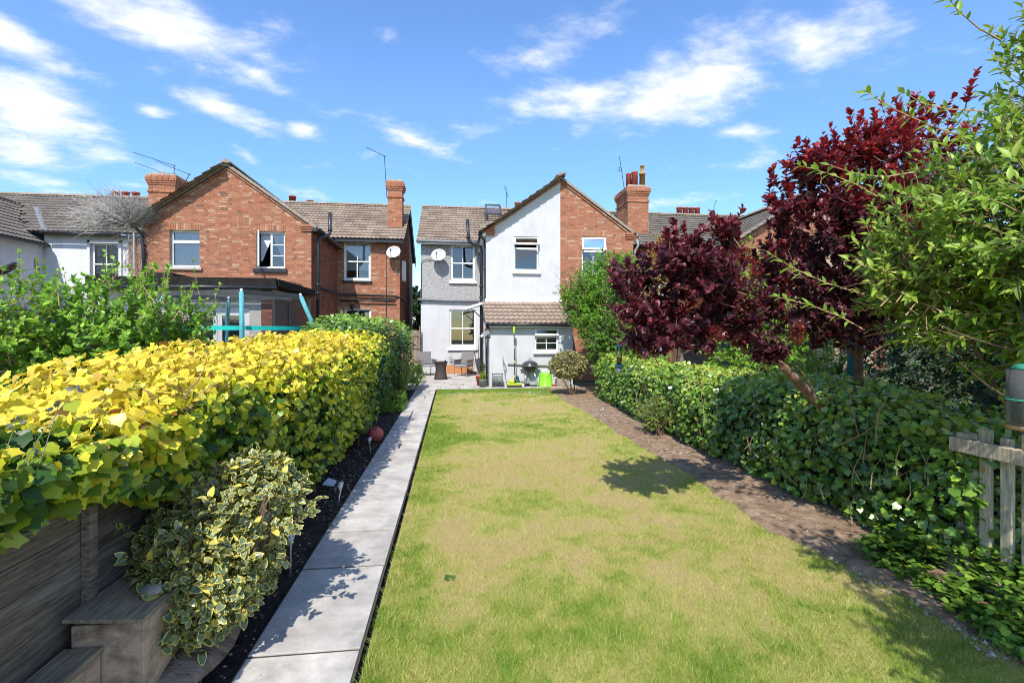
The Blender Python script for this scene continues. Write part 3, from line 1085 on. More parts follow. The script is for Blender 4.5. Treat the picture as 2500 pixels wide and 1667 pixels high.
def verge(house, xe, ze, xp, zp, Y):
    """sloping edge of a gable roof: brick corbel, mortar fillet under the tiles"""
    d = Vector((xp - xe, 0, zp - ze))
    n = Vector((-d.z, 0, d.x)).normalized()
    if n.z < 0:
        n = -n
    p, q = Vector((xe, 0, ze)), Vector((xp, 0, zp))
    L = d.length
    v = MB()
    a, b = p + n * .0, q + n * .0
    v.prism([(a.x, Y - .10, a.z - .004), (b.x, Y - .10, b.z - .004), (b.x, Y - .10, b.z + .10), (a.x, Y - .10, a.z + .10)], (0, .2, 0))
    vg = v.build('verge', mt['cement'], house)
    k = int(L / .225)
    m = MB()
    for i in range(k):
        s0, s1 = p + d * (i + .03) / k, p + d * (i + .97) / k
        m.prism([(s0.x, Y - .055, s0.z - .10), (s1.x, Y - .055, s1.z - .10), (s1.x, Y - .055, s1.z - .003), (s0.x, Y - .055, s0.z - .003)], (0, .06, 0))
    setp(m.build('corbel_bricks', mt['brick'], vg), kind='stuff')


# --- red brick house
red = thing('brick_house', 'red brick house with wide gable, two upper windows and black flat-roofed extension', 'house', (-6, 18, 0))
GX0, GX1, GXP, GZ, GP = -9.77, -4.62, -7.2, 5.16, 7.04
ops = [(-8.94, -8.05, 3.79, 4.97), (-6.33, -5.45, 3.79, 4.99)]
gw = wall_y(red, 'gable_wall', GX0, GX1, 0, GZ, 16.6, ops, mt['mortar'], peak=[(GXP, GP)])
ins = lambda x, z: z < GZ + (GP - GZ) * (1 - abs(x - GXP) / (GX1 - GXP)) and GX0 <= x <= GX1
bricks(red, gw, GX0, GX1, 2.95, GP, 16.6, ops + [(-6.9, -6.55, 5.14, 5.5), (-8.98, -8.01, 4.97, 5.18), (-6.37, -5.41, 4.99, 5.2)], mt['brick'], ins, first=(-8.0, -5.0, 4.2, 7.0), seed=3)
# soldier arches over the windows and the bricked-up vent
for (a, b, z) in ((-8.98, -8.01, 4.975), (-6.37, -5.41, 4.995)):
    n = 13
    for i in range(n):
        x = a + (b - a) * (i + .5) / n
        o = link('arch_brick', brick_me(.19, mt['brick']), gw)
        rise = .02 * (1 - ((i - 6) / 6) ** 2)
        o.location = (x + 6, 16.6 - 18 - .003, z + .10 + rise)
        o.rotation_euler = (0, R(90), 0)
for r in range(5):
    m = MB().box(-6.885, -6.73, 16.592, 16.62, 5.15 + r * .07, 5.21 + r * .07).box(-6.72, -6.565, 16.592, 16.62, 5.15 + r * .07, 5.21 + r * .07)
    setp(m.build('vent_bricks', mt['brick'], gw), kind='stuff')
window(red, *ops[0], 16.6, 'transom', sill=mt['stone_sill'], inside='net', sill_over=.09, rec=.11)
window(red, *ops[1], 16.6, 'casement_bars', sill=mt['black'], inside='swag', sill_over=.08, sill_h=.13, rec=.09)
m = MB().quad((GX1, 16.6, 0), (GX1, 20.2, 0), (GX1, 20.2, GZ), (GX1, 16.6, GZ)).quad((GX0, 20.2, 0), (GX0, 16.6, 0), (GX0, 16.6, GZ), (GX0, 20.2, GZ))
sw = m.build('side_wall', mt['mortar'], red)
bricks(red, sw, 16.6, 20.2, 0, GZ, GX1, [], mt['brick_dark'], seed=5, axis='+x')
ops2 = [(-4.36, -3.31, 3.79, 5.33), (-4.34, -3.29, .95, 2.64)]
rw = wall_y(red, 'rear_wall', GX1, -2.15, 0, 5.42, 20.2, ops2, mt['mortar'])
bricks(red, rw, GX1, -2.15, 1.2, 5.42, 20.2, ops2, mt['brick'], seed=8)
rw2 = wall_y(red, 'rear_wall', -12.32, GX0, 0, 5.42, 20.2, [], mt['mortar'])
bricks(red, rw2, -12.32, GX0, 2.5, 5.42, 20.2, [], mt['brick'], seed=9)
window(red, *ops2[0], 20.2, 'sash', sill=mt['black'], inside='blind', sill_over=.06, sill_h=.08, rec=.06)
MB().box(-4.55, -3.12, 20.12, 20.2, 5.34, 5.42).build('lintel', mt['upvc'], red)
window(red, *ops2[1], 20.2, 'sash', sill=mt['black'], rec=.06)
m = MB().add([(-2.15, 20.2, 0), (-2.15, 26.6, 0), (-2.15, 26.6, 5.42), (-2.15, 23.4, 7.6), (-2.15, 20.2, 5.42)], [(0, 1, 2, 3, 4)])
ew = m.build('end_wall', mt['mortar'], red)
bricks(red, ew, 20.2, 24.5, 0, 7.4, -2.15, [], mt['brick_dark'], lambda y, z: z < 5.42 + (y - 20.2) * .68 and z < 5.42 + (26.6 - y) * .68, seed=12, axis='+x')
MB().box(-2.15, -2.02, 21.0, 21.55, 3.9, 4.75).build('side_window_frame', mt['upvc'], red)


def gz_red(x):
    return 7.1 - abs(x - GXP) * .73


roof_r = roof(red, 'main_roof', (-12.5, 19.88, 5.44), (1, 0, 0), UPM, 10.5, 4.14, mt['tile'], keep=lambda p: p.z > gz_red(p.x) - .03 if -10.2 < p.x < -4.2 else True)
ridge(red, roof_r, (-12.5, 23.4, 7.66), (-1.98, 23.4, 7.66), mt['ridge'])
MB().prism([(-12.5, 23.4, 7.62), (-1.98, 23.4, 7.62), (-1.98, 26.9, 5.44), (-12.5, 26.9, 5.44)], (0, 0, .06)).build('rear_slope', mt['tile_grey'], red)
MB().prism([(-2.0, 19.86, 5.38), (-2.0, 23.4, 7.60), (-2.0, 26.9, 5.38), (-2.0, 26.9, 5.24), (-2.0, 23.4, 7.46), (-2.0, 19.86, 5.24)], (-.03, 0, 0)).build('barge_board', mt['black'], red)
MB().box(-4.6, -2.03, 19.84, 19.94, 5.30, 5.40).build('gutter', mt['black'], red)
c2, s2 = 2.78 / 3.41, 1.98 / 3.41
roof(red, 'gable_roof', (-4.42, 16.53, 5.10), (0, 1, 0), (-c2, 0, s2), 6.0, 3.41, mt['tile'], keep=lambda p: p.y < 17.2, cap=340)
roof(red, 'gable_roof', (-9.98, 22.5, 5.10), (0, -1, 0), (c2, 0, s2), 5.97, 3.41, mt['tile'], keep=lambda p: p.y < 17.2, cap=380)
ridge(red, roof_r, (GXP, 16.40, 7.12), (GXP, 22.6, 7.12), mt['ridge'], r=.14)
verge(red, -4.44, 5.10, GXP, 7.05, 16.6)
verge(red, -9.96, 5.10, GXP, 7.05, 16.6)
for (a, b) in ((-4.92, -4.56), (-9.83, -9.47)):
    m = MB()
    for i, (z, e) in enumerate(((5.03, .03), (5.10, .055), (5.17, .075))):
        m.box(a - e * .3, b + e * .3, 16.6 - e - .02, 16.62, z, z + .066)
    m.build('kneeler', mt['brick'], red)
# eaves of the outrigger, soil pipe and waste pipes
MB().box(-4.58, -4.36, 16.5, 20.0, 5.02, 5.12).build('soffit', mt['black'], red)
MB().tube([(-4.36, 16.45, 5.08), (-4.36, 20.0, 5.04)], .06, 8).build('gutter', mt['black'], red, True)
pipe(red, [(-4.47, 16.85, 0), (-4.47, 16.85, 4.72), (-4.44, 16.87, 4.86), (-4.27, 17.0, 4.97), (-4.17, 17.1, 5.05), (-4.15, 17.12, 5.18), (-4.15, 17.12, 5.78)], .058, name='soil_pipe', collars=[((-4.47, 16.85, 3.3), (0, 0, 1)), ((-4.47, 16.85, 3.02), (0, 0, 1)), ((-4.15, 17.12, 5.2), (0, 0, 1))])
pipe(red, [(-4.55, 17.3, 3.24), (-4.4, 20.08, 3.22), (-2.35, 20.08, 3.17), (-2.05, 20.3, 3.1), (-2.05, 21.5, 3.05)], .045, name='waste_pipe')
pipe(red, [(-4.5, 20.09, 2.98), (-2.3, 20.09, 2.95)], .03, name='waste_pipe')
pipe(red, [(-4.0, 20.1, 2.2), (-4.0, 20.1, 2.75)], .03, name='waste_pipe')
MB().lathe((-4.0, 20.02, 2.62), [(.03, 0), (.09, .18), (.09, .22)], 10).build('hopper', mt['black'], red)
pipe(red, [(-2.68, 20.17, 2.1), (-2.68, 20.17, 5.3)], .012, mt['darkgrey'], name='cable', n=5)
pipe(red, [(-6.0, 16.57, 3.28), (-5.2, 16.55, 3.36), (-4.95, 16.55, 3.3), (-4.8, 16.55, 3.1)], .012, name='cable', n=5)
pipe(red, [(-9.98, 16.42, 5.05), (-9.86, 16.48, 4.98), (-9.72, 16.5, 4.8), (-9.66, 16.5, 4.4), (-9.6, 16.52, 3.0)], .05, name='drainpipe')
chimney(red, -2.72, -2.12, 20.9, 21.5, 6.0, 8.12, mt['brick'], [(-2.4, 21.2, .06, .12, mt['cement'], 'low')])
chimney(red, -12.05, -11.05, 20.9, 22.6, 5.8, 8.02, mt['brick'], [(-11.75, 21.3, .12, .15, mt['terracotta'], 'low'), (-11.4, 21.7, .06, .15, mt['terracotta'], 'low'), (-11.4, 22.2, .08, .15, mt['terracotta'], 'low')])
for (x, h) in ((-7.5, .30), (-6.7, .12)):
    MB().lathe((x, 23.9, 7.45), [(.17, 0), (.15, .3 + h), (.17, .3 + h), (.17, .36 + h), (.1, .36 + h), (0, .2)], 14).build('chimney_pot', mt['terracotta'], red, True)
MB().box(-7.9, -6.2, 23.7, 24.3, 6.6, 7.52).build('rear_stack', mt['brick'], red)

# flat-roofed extension
EX0, EX1, EY = -8.9, -4.75, 13.5
ops3 = [(-6.95, -5.32, .08, 2.38)]
ext = wall_y(red, 'extension_wall', EX0, -5.02, 0, 2.86, EY, ops3, mt['cream'])
m = MB().box(-5.02, EX1, EY - .012, EY + .2, 0, 2.86)
pier = m.build('brick_pier', mt['mortar'], red)
bricks(red, pier, -5.02, EX1, 0, 2.86, EY - .012, [], mt['brick_dark'], seed=15)
m = MB().box(EX1 - .2, EX1, 15.05, 16.58, 0, 2.86).box(EX1 - .2, EX1, EY + .19, 15.05, 0, .45).box(EX1 - .2, EX1, EY + .19, 15.05, 2.62, 2.86)
sw2 = m.build('extension_side', mt['mortar'], red)
bricks(red, sw2, 15.05, 16.58, 0, 2.86, EX1, [], mt['brick_dark'], seed=16, axis='+x')
bricks(red, sw2, EY + .19, 15.05, 0, .45, EX1, [], mt['brick_dark'], seed=17, axis='+x')
MB().box(EX1 - .10, EX1 - .06, EY + .19, 15.05, .45, 2.62).build('side_glass', mt['black'], red)
m = MB().box(EX0 - .1, -4.55, 13.2, 16.55, 2.93, 3.05)
m.build('flat_roof', mt['under'], red)
m = MB().box(EX0 - .12, -4.53, 13.14, 13.22, 2.90, 3.12).box(-4.56, -4.48, 13.22, 16.56, 2.90, 3.10)
fa = m.build('fascia', mt['matt_black'], red, bevel=.01)
MB().tube([(EX0 - .1, 13.09, 2.86), (-4.5, 13.09, 2.86)], .055, 8).build('gutter', mt['black'], red, True)
MB().prism([(-7.9, 13.6, 3.05), (-7.2, 13.6, 3.05), (-7.3, 13.65, 3.28), (-7.8, 13.65, 3.28)], (0, 1.2, 0)).build('roof_upstand', mt['matt_black'], red, bevel=.02)
# french doors
x0, x1, z0, z1 = ops3[0]
y = EY + .05
dm = MB().box(x0, x0 + .07, y, y + .07, z0, z1).box(x1 - .07, x1, y, y + .07, z0, z1).box(x0 + .07, x1 - .07, y, y + .07, z1 - .09, z1)
dr = dm.build('door_frame', mt['upvc'], red)
xm = (x0 + x1) / 2
for a, b in ((x0 + .07, xm - .003), (xm + .003, x1 - .07)):
    m = MB().box(a, a + .11, y + .01, y + .06, z0, z1 - .09).box(b - .11, b, y + .01, y + .06, z0, z1 - .09)
    m.box(a + .11, b - .11, y + .01, y + .06, z1 - .22, z1 - .09).box(a + .11, b - .11, y + .01, y + .06, z0, z0 + .25).box(a + .11, b - .11, y + .01, y + .06, 1.10, 1.18)
    d = m.build('door', mt['upvc'], red)
    MB().quad((a + .11, y + .03, z0 + .25), (b - .11, y + .03, z0 + .25), (b - .11, y + .03, 1.10), (a + .11, y + .03, 1.10)).build('pane', mt['glass'], d)
    MB().quad((a + .11, y + .03, 1.18), (b - .11, y + .03, 1.18), (b - .11, y + .03, z1 - .22), (a + .11, y + .03, z1 - .22)).build('pane', mt['glass'], d)
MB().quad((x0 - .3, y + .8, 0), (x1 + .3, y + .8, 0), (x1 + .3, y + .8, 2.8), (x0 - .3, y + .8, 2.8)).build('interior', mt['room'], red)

# --- grey rendered house (left half of the second gable)
grey = thing('rendered_house', 'pale grey rendered house with half gable, lean-to and black drainpipes', 'house', (1.5, 18, 0))
HX0, HXP, HX1, HZ, HP = 1.14, 3.745, 6.40, 5.14, 7.04
o1 = [(2.11, 2.98, 3.84, 5.03)]
wall_y(grey, 'gable_wall', HX0, HXP, 0, HZ, 16.6, o1, mt['render'], peak=[(HXP, HP)])
window(grey, *o1[0], 16.6, 'vent_open', sill=mt['upvc'], rec=.09, sill_over=.06, sill_h=.11)
m = MB().quad((HX0, 20.2, 0), (HX0, 15.06, 0), (HX0, 15.06, 1.98), (HX0, 16.6, 2.7), (HX0, 16.6, HZ), (HX0, 20.2, HZ))
m.build('side_wall', mt['render'], grey)
o2 = [(2.58, 3.34, 1.10, 1.865)]
wall_y(grey, 'lean_to_wall', HX0, 3.80, 0, 2.02, 15.06, o2, mt['render'])
MB().quad((3.80, 15.06, 0), (3.80, 16.6, 0), (3.80, 16.6, 2.7), (3.80, 15.06, 2.0)).build('lean_to_end', mt['render'], grey)
window(grey, *o2[0], 15.06, 'vent_open_bars', sill=mt['upvc'], rec=.06, sill_over=.06, sill_h=.07)
ll = math.hypot(1.72, .80)
lt = roof(grey, 'lean_to_roof', (1.02, 14.88, 1.975), (1, 0, 0), (0, 1.72 / ll, .80 / ll), 2.9, ll, mt['tile_pink'])
MB().box(1.1, 3.8, 16.54, 16.598, 2.755, 2.86).build('flashing', mt['upvc'], grey)
MB().tube([(1.0, 14.84, 1.955), (3.92, 14.84, 1.94)], .045, 8).build('gutter', mt['black'], grey, True)
MB().box(1.0, 3.9, 14.9, 14.93, 1.86, 1.955).build('fascia', mt['upvc'], grey)
MB().prism([(1.02, 14.9, 1.86), (1.02, 14.9, 1.98), (1.02, 16.58, 2.74), (1.02, 16.58, 2.62)], (.1, 0, 0)).build('verge_board', mt['upvc'], grey)
MB().box(1.05, 1.14, 15.0, 15.4, 1.78, 2.06).build('corbel', mt['brick'], grey)
o3 = [(-.08, .92, 3.83, 5.30)]
wall_y(grey, 'upper_wall', -1.30, HX0, 3.02, 5.42, 20.17, o3, mt['dash'])
window(grey, *o3[0], 20.17, 'sash', sill=mt['upvc'], rec=.05, sill_over=.07, sill_h=.11)
o4 = [(-.14, .97, 1.08, 2.64)]
wall_y(grey, 'lower_wall', -1.30, HX0, 0, 3.02, 20.2, o4, mt['render'])
window(grey, *o4[0], 20.2, 'sash', sill=mt['upvc'], rec=.05, sill_over=.07, sill_h=.12, inside='blind_top')
MB().quad((-1.30, 26.6, 0), (-1.30, 20.17, 0), (-1.30, 20.17, 5.42), (-1.30, 23.4, 7.6), (-1.30, 26.6, 5.42)).build('end_wall', mt['render'], grey)
gz_grey = lambda x: 7.1 - abs(x - HXP) * .73
roof_g = roof(grey, 'main_roof', (-1.44, 19.88, 5.44), (1, 0, 0), UPM, 5.18, 4.14, mt['tile'], keep=lambda p: p.z > gz_grey(p.x) - .03 if p.x > 1.0 else True)
ridge(grey, roof_g, (-1.44, 23.4, 7.66), (3.7, 23.4, 7.66), mt['ridge'])
MB().prism([(-1.44, 23.4, 7.62), (3.74, 23.4, 7.62), (3.74, 26.9, 5.44), (-1.44, 26.9, 5.44)], (0, 0, .06)).build('rear_slope', mt['tile_grey'], grey)
MB().tube([(-1.46, 19.80, 5.40), (1.15, 19.80, 5.38)], .058, 8).build('gutter', mt['gutter'], grey, True)
MB().box(-1.42, 1.12, 19.86, 19.89, 5.28, 5.42).build('fascia', mt['upvc'], grey)
MB().tube([(-1.42, 20.10, 3.05), (1.1, 20.10, 2.98)], .05, 8).build('gutter', mt['gutter'], grey, True)
c3, s3 = 2.80 / 3.43, 1.98 / 3.43
rl = roof(grey, 'gable_roof', (.92, 22.5, 5.10), (0, -1, 0), (c3, 0, s3), 5.97, 3.46, mt['tile'], keep=lambda p: p.y < 17.2, cap=340)
verge(grey, .95, 5.10, HXP, 7.06, 16.6)
ridge(grey, rl, (HXP, 16.40, 7.13), (HXP, 22.6, 7.13), mt['ridge'], r=.14)
m = MB()
for (z, e) in ((5.03, .03), (5.10, .06), (5.17, .08)):
    m.box(1.06 - e * .2, 1.42 + e * .3, 16.6 - e - .02, 16.62, z, z + .066)
m.add([(1.02, 16.5, 5.24), (1.42, 16.5, 5.24), (1.42, 16.5, 5.46)], [(0, 1, 2)])
m.build('kneeler', mt['brick'], grey)
MB().box(.98, 1.13, 16.5, 20.0, 5.0, 5.10).build('soffit', mt['upvc'], grey)
MB().tube([(.96, 16.42, 5.06), (.96, 19.9, 5.03)], .06, 8).build('gutter', mt['black'], grey, True)
pipe(grey, [(1.02, 17.3, 0), (1.02, 17.3, 4.62), (.99, 17.3, 4.76), (.86, 17.3, 4.83), (.72, 17.3, 4.86), (.60, 17.3, 4.94), (.56, 17.3, 5.08), (.53, 17.3, 5.72)], .058, name='soil_pipe', collars=[((1.02, 17.3, 3.36), (0, 0, 1)), ((1.02, 17.3, 2.95), (0, 0, 1)), ((.555, 17.3, 5.1), (0, 0, 1))])
pipe(grey, [(.97, 16.55, 5.02), (1.03, 16.62, 4.94), (1.09, 16.72, 4.88), (1.10, 16.72, 4.7), (1.10, 16.72, 2.3), (1.09, 16.6, 2.1), (1.08, 15.5, 1.95), (1.08, 15.4, .1)], .034, name='drainpipe', collars=[((1.10, 16.72, 3.9), (0, 0, 1)), ((1.10, 16.72, 2.5), (0, 0, 1))])
# hood over the side door, its door, floodlight, cable and waste pipe
m = MB().prism([(.42, 17.0, 2.50), (1.12, 17.0, 2.72), (1.12, 17.0, 2.80), (.42, 17.0, 2.58)], (0, 1.5, 0))
hd = m.build('door_hood', mt['upvc'], grey)
MB().tube([(.66, 17.05, 2.52), (1.1, 17.05, 2.15)], .02, 6).build('bracket', mt['black'], hd)
MB().box(1.125, 1.139, 17.4, 18.3, .05, 2.1).build('side_door', mt['upvc'], grey)
m = MB().bar((.92, 14.98, 1.62), (1.12, 14.98, 1.74), .10, .12)
fl = m.build('floodlight', mt['plasticgrey'], grey)
MB().bar((.86, 14.95, 1.58), (.93, 14.96, 1.63), .16, .05).build('lamp_glass', mt['frost'], fl)
MB().bar((1.0, 15.1, 1.55), (1.14, 15.1, 1.55), .05, .05).build('bracket', mt['black'], grey)
pipe(grey, [(1.72, 15.03, .72), (2.25, 15.03, .69), (3.3, 15.03, .64)], .028, mt['plasticgrey'], 'waste_pipe')
pipe(grey, [(-1.27, 20.12, 2.9), (-1.28, 20.12, 4.55), (-1.2, 20.12, 4.66), (-.7, 20.12, 4.72)], .012, mt['darkgrey'], 'cable', 5)
pipe(grey, [(3.36, 15.03, .2), (3.37, 15.03, 1.12), (3.42, 15.03, 1.2)], .012, mt['plasticgrey'], 'cable', 5)
# skylight standing open
sk = MB()
p0 = Vector((1.55, 21.85, 6.72))
for (a, b) in (((1.5, 21.9, 6.72), (2.2, 21.9, 6.72)), ((1.5, 22.85, 7.34), (2.2, 22.85, 7.34)), ((1.5, 21.9, 6.72), (1.5, 22.85, 7.34)), ((2.2, 21.9, 6.72), (2.2, 22.85, 7.34))):
    sk.bar(a, b, .08, .10)
sl = sk.build('skylight', mt['darkgrey'], grey)
MB().quad((1.55, 21.92, 6.70), (2.15, 21.92, 6.70), (2.15, 22.83, 7.30), (1.55, 22.83, 7.30)).build('opening', mt['under'], sl)
m = MB()
for (a, b) in (((1.52, 21.72, 7.02), (2.18, 21.72, 7.02)), ((1.52, 22.45, 7.62), (2.18, 22.45, 7.62)), ((1.52, 21.72, 7.02), (1.52, 22.45, 7.62)), ((2.18, 21.72, 7.02), (2.18, 22.45, 7.62))):
    m.bar(a, b, .07, .06)
sash = m.build('sash', mt['darkgrey'], sl)
MB().quad((1.55, 21.75, 7.05), (2.15, 21.75, 7.05), (2.15, 22.43, 7.6), (1.55, 22.43, 7.6)).build('pane', mt['glass'], sl)
for (x, y, h) in ((2.75, 23.8, .45), (3.2, 23.8, .75)):
    MB().lathe((x, y, 7.3), [(.15, 0), (.13, h), (.16, h + .02), (.16, h + .08), (.1, h + .08), (0, h - .2)], 14).build('chimney_pot', mt['terracotta'], grey, True)
MB().box(2.5, 3.5, 23.6, 24.2, 6.6, 7.4).build('rear_stack', mt['brick'], grey)

# --- brick half of that gable
bh = thing('brick_house', 'brick half of the shared gable beside the grey rendered half, tall chimney with red pots', 'house', (6, 18, 0))
o5 = [(4.52, 5.38, 3.75, 5.08)]
bw = wall_y(bh, 'gable_wall', HXP, HX1, 0, HZ, 16.6, o5, mt['mortar'], peak=[(HXP, HP)])
ins = lambda x, z: z < HZ + (HP - HZ) * (1 - (x - HXP) / (HX1 - HXP))
bricks(bh, bw, HXP, HX1, .0, HP, 16.6, o5 + [(4.48, 5.42, 5.08, 5.28)], mt['brick'], ins, first=(3.7, 6.2, 4.0, 7.0), seed=23)
for i in range(12):
    o = link('arch_brick', brick_me(.19, mt['brick']), bw)
    o.location = (4.48 + .94 * (i + .5) / 12 - 6, 16.597 - 18, 5.185 + .02 * (1 - ((i - 5.5) / 5.5) ** 2))
    o.rotation_euler = (0, R(90), 0)
window(bh, *o5[0], 16.6, 'vent_open_bars', sill=mt['stone_sill'], rec=.07)
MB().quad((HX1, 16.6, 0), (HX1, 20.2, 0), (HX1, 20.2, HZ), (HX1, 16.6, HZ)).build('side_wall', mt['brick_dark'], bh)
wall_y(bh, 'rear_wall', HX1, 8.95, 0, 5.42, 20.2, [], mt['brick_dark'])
roof_b = roof(bh, 'main_roof', (3.745, 19.88, 5.44), (1, 0, 0), UPM, 5.3, 4.14, mt['tile_grey'], keep=lambda p: p.z > gz_grey(p.x) - .03 if p.x < 6.7 else True)
ridge(bh, roof_b, (3.75, 23.4, 7.66), (9.0, 23.4, 7.66), mt['ridge'])
MB().prism([(3.75, 23.4, 7.62), (9.0, 23.4, 7.62), (9.0, 26.9, 5.44), (3.75, 26.9, 5.44)], (0, 0, .06)).build('rear_slope', mt['tile_grey'], bh)
roof(bh, 'gable_roof', (6.57, 16.53, 5.10), (0, 1, 0), (-c3, 0, s3), 6.0, 3.46, mt['tile'], keep=lambda p: p.y < 17.2, cap=340)
verge(bh, 6.54, 5.10, HXP, 7.06, 16.6)
m = MB()
for (z, e) in ((5.03, .03), (5.10, .06), (5.17, .08)):
    m.box(6.12 - e * .3, 6.47 + e * .2, 16.6 - e - .02, 16.62, z, z + .066)
m.build('kneeler', mt['brick'], bh)
pipe(bh, [(6.5, 16.5, 5.0), (6.55, 16.5, 4.8), (6.45, 16.55, 4.6), (6.45, 16.55, 2)], .04, mt['plasticgrey'])
chimney(bh, 7.80, 8.78, 20.9, 22.4, 5.6, 8.28, mt['brick'], [(7.98, 21.25, .62, .13, mt['terracotta'], ''), (8.2, 21.1, .66, .145, mt['terracotta'], ''), (8.38, 21.5, .62, .13, mt['terracotta'], ''), (8.56, 21.1, .55, .14, mt['pot_yellow'], 'cowl')])

# --- far right house seen over the shrubs
fr = thing('terraced_house', 'far terraced house with grey tiled roofs rising behind the purple shrubs', 'house', (13, 18, 0))
zf = lambda x: 6.95 - abs(x - 13.2) * .62
fw = wall_y(fr, 'gable_wall', 10.55, 15.9, 0, 5.12, 16.6, [], mt['mortar'], peak=[(13.2, 6.8)])
bricks(fr, fw, 10.55, 13.6, 3.5, 6.8, 16.6, [], mt['brick'], lambda x, z: z < 5.12 + 1.68 * (1 - abs(x - 13.2) / 2.7), seed=31)
MB().quad((10.55, 20.2, 0), (10.55, 16.6, 0), (10.55, 16.6, 5.12), (10.55, 20.2, 5.12)).build('side_wall', mt['brick_dark'], fr)
cf, sf = 2.85 / 3.36, 1.78 / 3.36
r1 = roof(fr, 'gable_roof', (10.35, 22.6, 5.06), (0, -1, 0), (cf, 0, sf), 6.07, 3.36, mt['tile_grey'])
MB().prism([(13.2, 16.4, 6.84), (16.05, 16.4, 5.06), (16.05, 22.4, 5.06), (13.2, 22.4, 6.84)], (0, 0, .05)).build('gable_slope', mt['tile_grey'], fr)
ridge(fr, r1, (13.2, 16.4, 6.9), (13.2, 22.4, 6.9), mt['ridge'], r=.14)
verge(fr, 10.37, 5.06, 13.2, 6.82, 16.6)
wall_y(fr, 'rear_wall', 9.3, 10.55, 0, 5.42, 20.2, [], mt['brick_dark'])
wall_y(fr, 'rear_wall', 15.9, 20, 0, 5.42, 20.2, [], mt['brick_dark'])
r2 = roof(fr, 'main_roof', (9.15, 19.88, 5.44), (1, 0, 0), UPM, 11, 4.14, mt['tile_grey'], keep=lambda p: p.z > zf(p.x) - .03 if p.x > 10.2 else True, cap=300)
ridge(fr, r2, (9.15, 23.4, 7.66), (20.1, 23.4, 7.66), mt['ridge'])
MB().prism([(9.15, 23.4, 7.62), (20, 23.4, 7.62), (20, 26.9, 5.44), (9.15, 26.9, 5.44)], (0, 0, .06)).build('rear_slope', mt['tile_grey'], fr)
MB().box(11.6, 12.9, 23.7, 24.3, 6.6, 7.75).build('rear_stack', mt['brick'], fr)
for i in range(4):
    MB().lathe((11.75 + i * .33, 24.0, 7.75), [(.15, 0), (.13, .38), (.16, .4), (.16, .46), (.1, .46), (0, .3)], 12).build('chimney_pot', mt['terracotta'], fr, True)
pipe(fr, [(13.4, 23.5, 7.6), (13.4, 23.5, 8.25), (13.55, 23.5, 8.5)], .015, name='cable', n=5)

# --- white house at the left edge
wh = thing('white_house', 'white painted house at the left edge with weathered grey roof and skylight', 'house', (-16, 18, 0))
m = MB().quad((-15.25, 15.5, 0), (-15.25, 20.2, 0), (-15.25, 20.2, 5.02), (-15.25, 15.5, 5.02))
m.build('side_wall', mt['white_render'], wh)
wall_y(wh, 'gable_wall', -20.55, -15.25, 0, 5.02, 15.5, [], mt['white_render'], peak=[(-17.9, 6.95)])
o6 = [(-13.66, -12.66, 3.5, 5.10)]
wall_y(wh, 'rear_wall', -15.25, -12.34, 0, 5.42, 20.2, o6, mt['white_render'])
window(wh, *o6[0], 20.2, 'sash', sill=mt['upvc'], rec=.07, inside='blind')
m = MB().box(-13.76, -13.66, 20.14, 20.2, 3.5, 5.2).box(-12.66, -12.56, 20.14, 20.2, 3.5, 5.2).box(-13.76, -12.56, 20.14, 20.2, 5.1, 5.2)
m.build('window_surround', mt['white_render'], wh)
zw = lambda x: 7.1 - abs(x + 17.9) * .73
r3 = roof(wh, 'outrigger_roof', (-15.02, 15.0, 4.98), (0, 1, 0), (-c2, 0, s2), 7.6, 3.5, mt['tile_grey'], keep=lambda p: p.z > 5.44 + (p.y - 19.88) * .629 - .03 if p.y > 19.9 else True)
r4 = roof(wh, 'main_roof', (-22, 19.88, 5.44), (1, 0, 0), UPM, 9.6, 4.14, mt['tile_grey'], keep=lambda p: p.z > zw(p.x) - .02 if p.x < -15.1 else True, cap=300)
ridge(wh, r4, (-22, 23.4, 7.66), (-12.4, 23.4, 7.66), mt['ridge'])
ridge(wh, r3, (-17.9, 15.0, 7.03), (-17.9, 22.3, 7.03), mt['ridge'], r=.14)
# lead valley and ridge roll where the two roofs meet
MB().bar((-15.0, 19.95, 5.50), (-16.9, 22.05, 6.83), .26, .05).build('valley', mt['gutter'], wh)
MB().prism([(-17.9, 15.0, 7.0), (-20.8, 15.0, 5.0), (-20.8, 22.0, 5.0), (-17.9, 22.0, 7.0)], (0, 0, .05)).build('outrigger_slope', mt['tile_grey'], wh)
MB().tube([(-14.98, 15.0, 4.96), (-14.98, 19.9, 4.94)], .055, 8).build('gutter', mt['black'], wh, True)
MB().tube([(-15.1, 19.82, 5.40), (-12.4, 19.82, 5.38)], .055, 8).build('gutter', mt['black'], wh, True)
n = Vector((0, -SP, CP))
c = Vector((-13.95, 22.05, 6.80)) + n * .08
u = Vector(UPM)
m = MB()
A, B = c - Vector((.45, 0, 0)) - u * .5, c + Vector((.45, 0, 0)) + u * .5
P = [c + Vector((sx * .45, 0, 0)) + u * (sy * .55) for sx, sy in ((-1, -1), (1, -1), (1, 1), (-1, 1))]
for i in range(4):
    m.bar(P[i], P[(i + 1) % 4], .08, .08, up=tuple(n))
s_ = m.build('skylight', mt['darkgrey'], wh)
MB().quad(*[tuple(p + n * .02) for p in P]).build('pane', mt['glass'], s_)
MB().quad(*[tuple(p - n * .03) for p in P]).build('blind', mt['blind'], s_)
MB().box(-15.5, -14.2, 23.7, 24.3, 6.6, 7.7).build('rear_stack', mt['brick'], wh)
for i in range(3):
    MB().lathe((-15.2 + i * .42, 24.0, 7.7), [(.16, 0), (.14, .3), (.17, .32), (.17, .38), (.1, .38), (0, .2)], 12).build('chimney_pot', mt['terracotta'], wh, True)
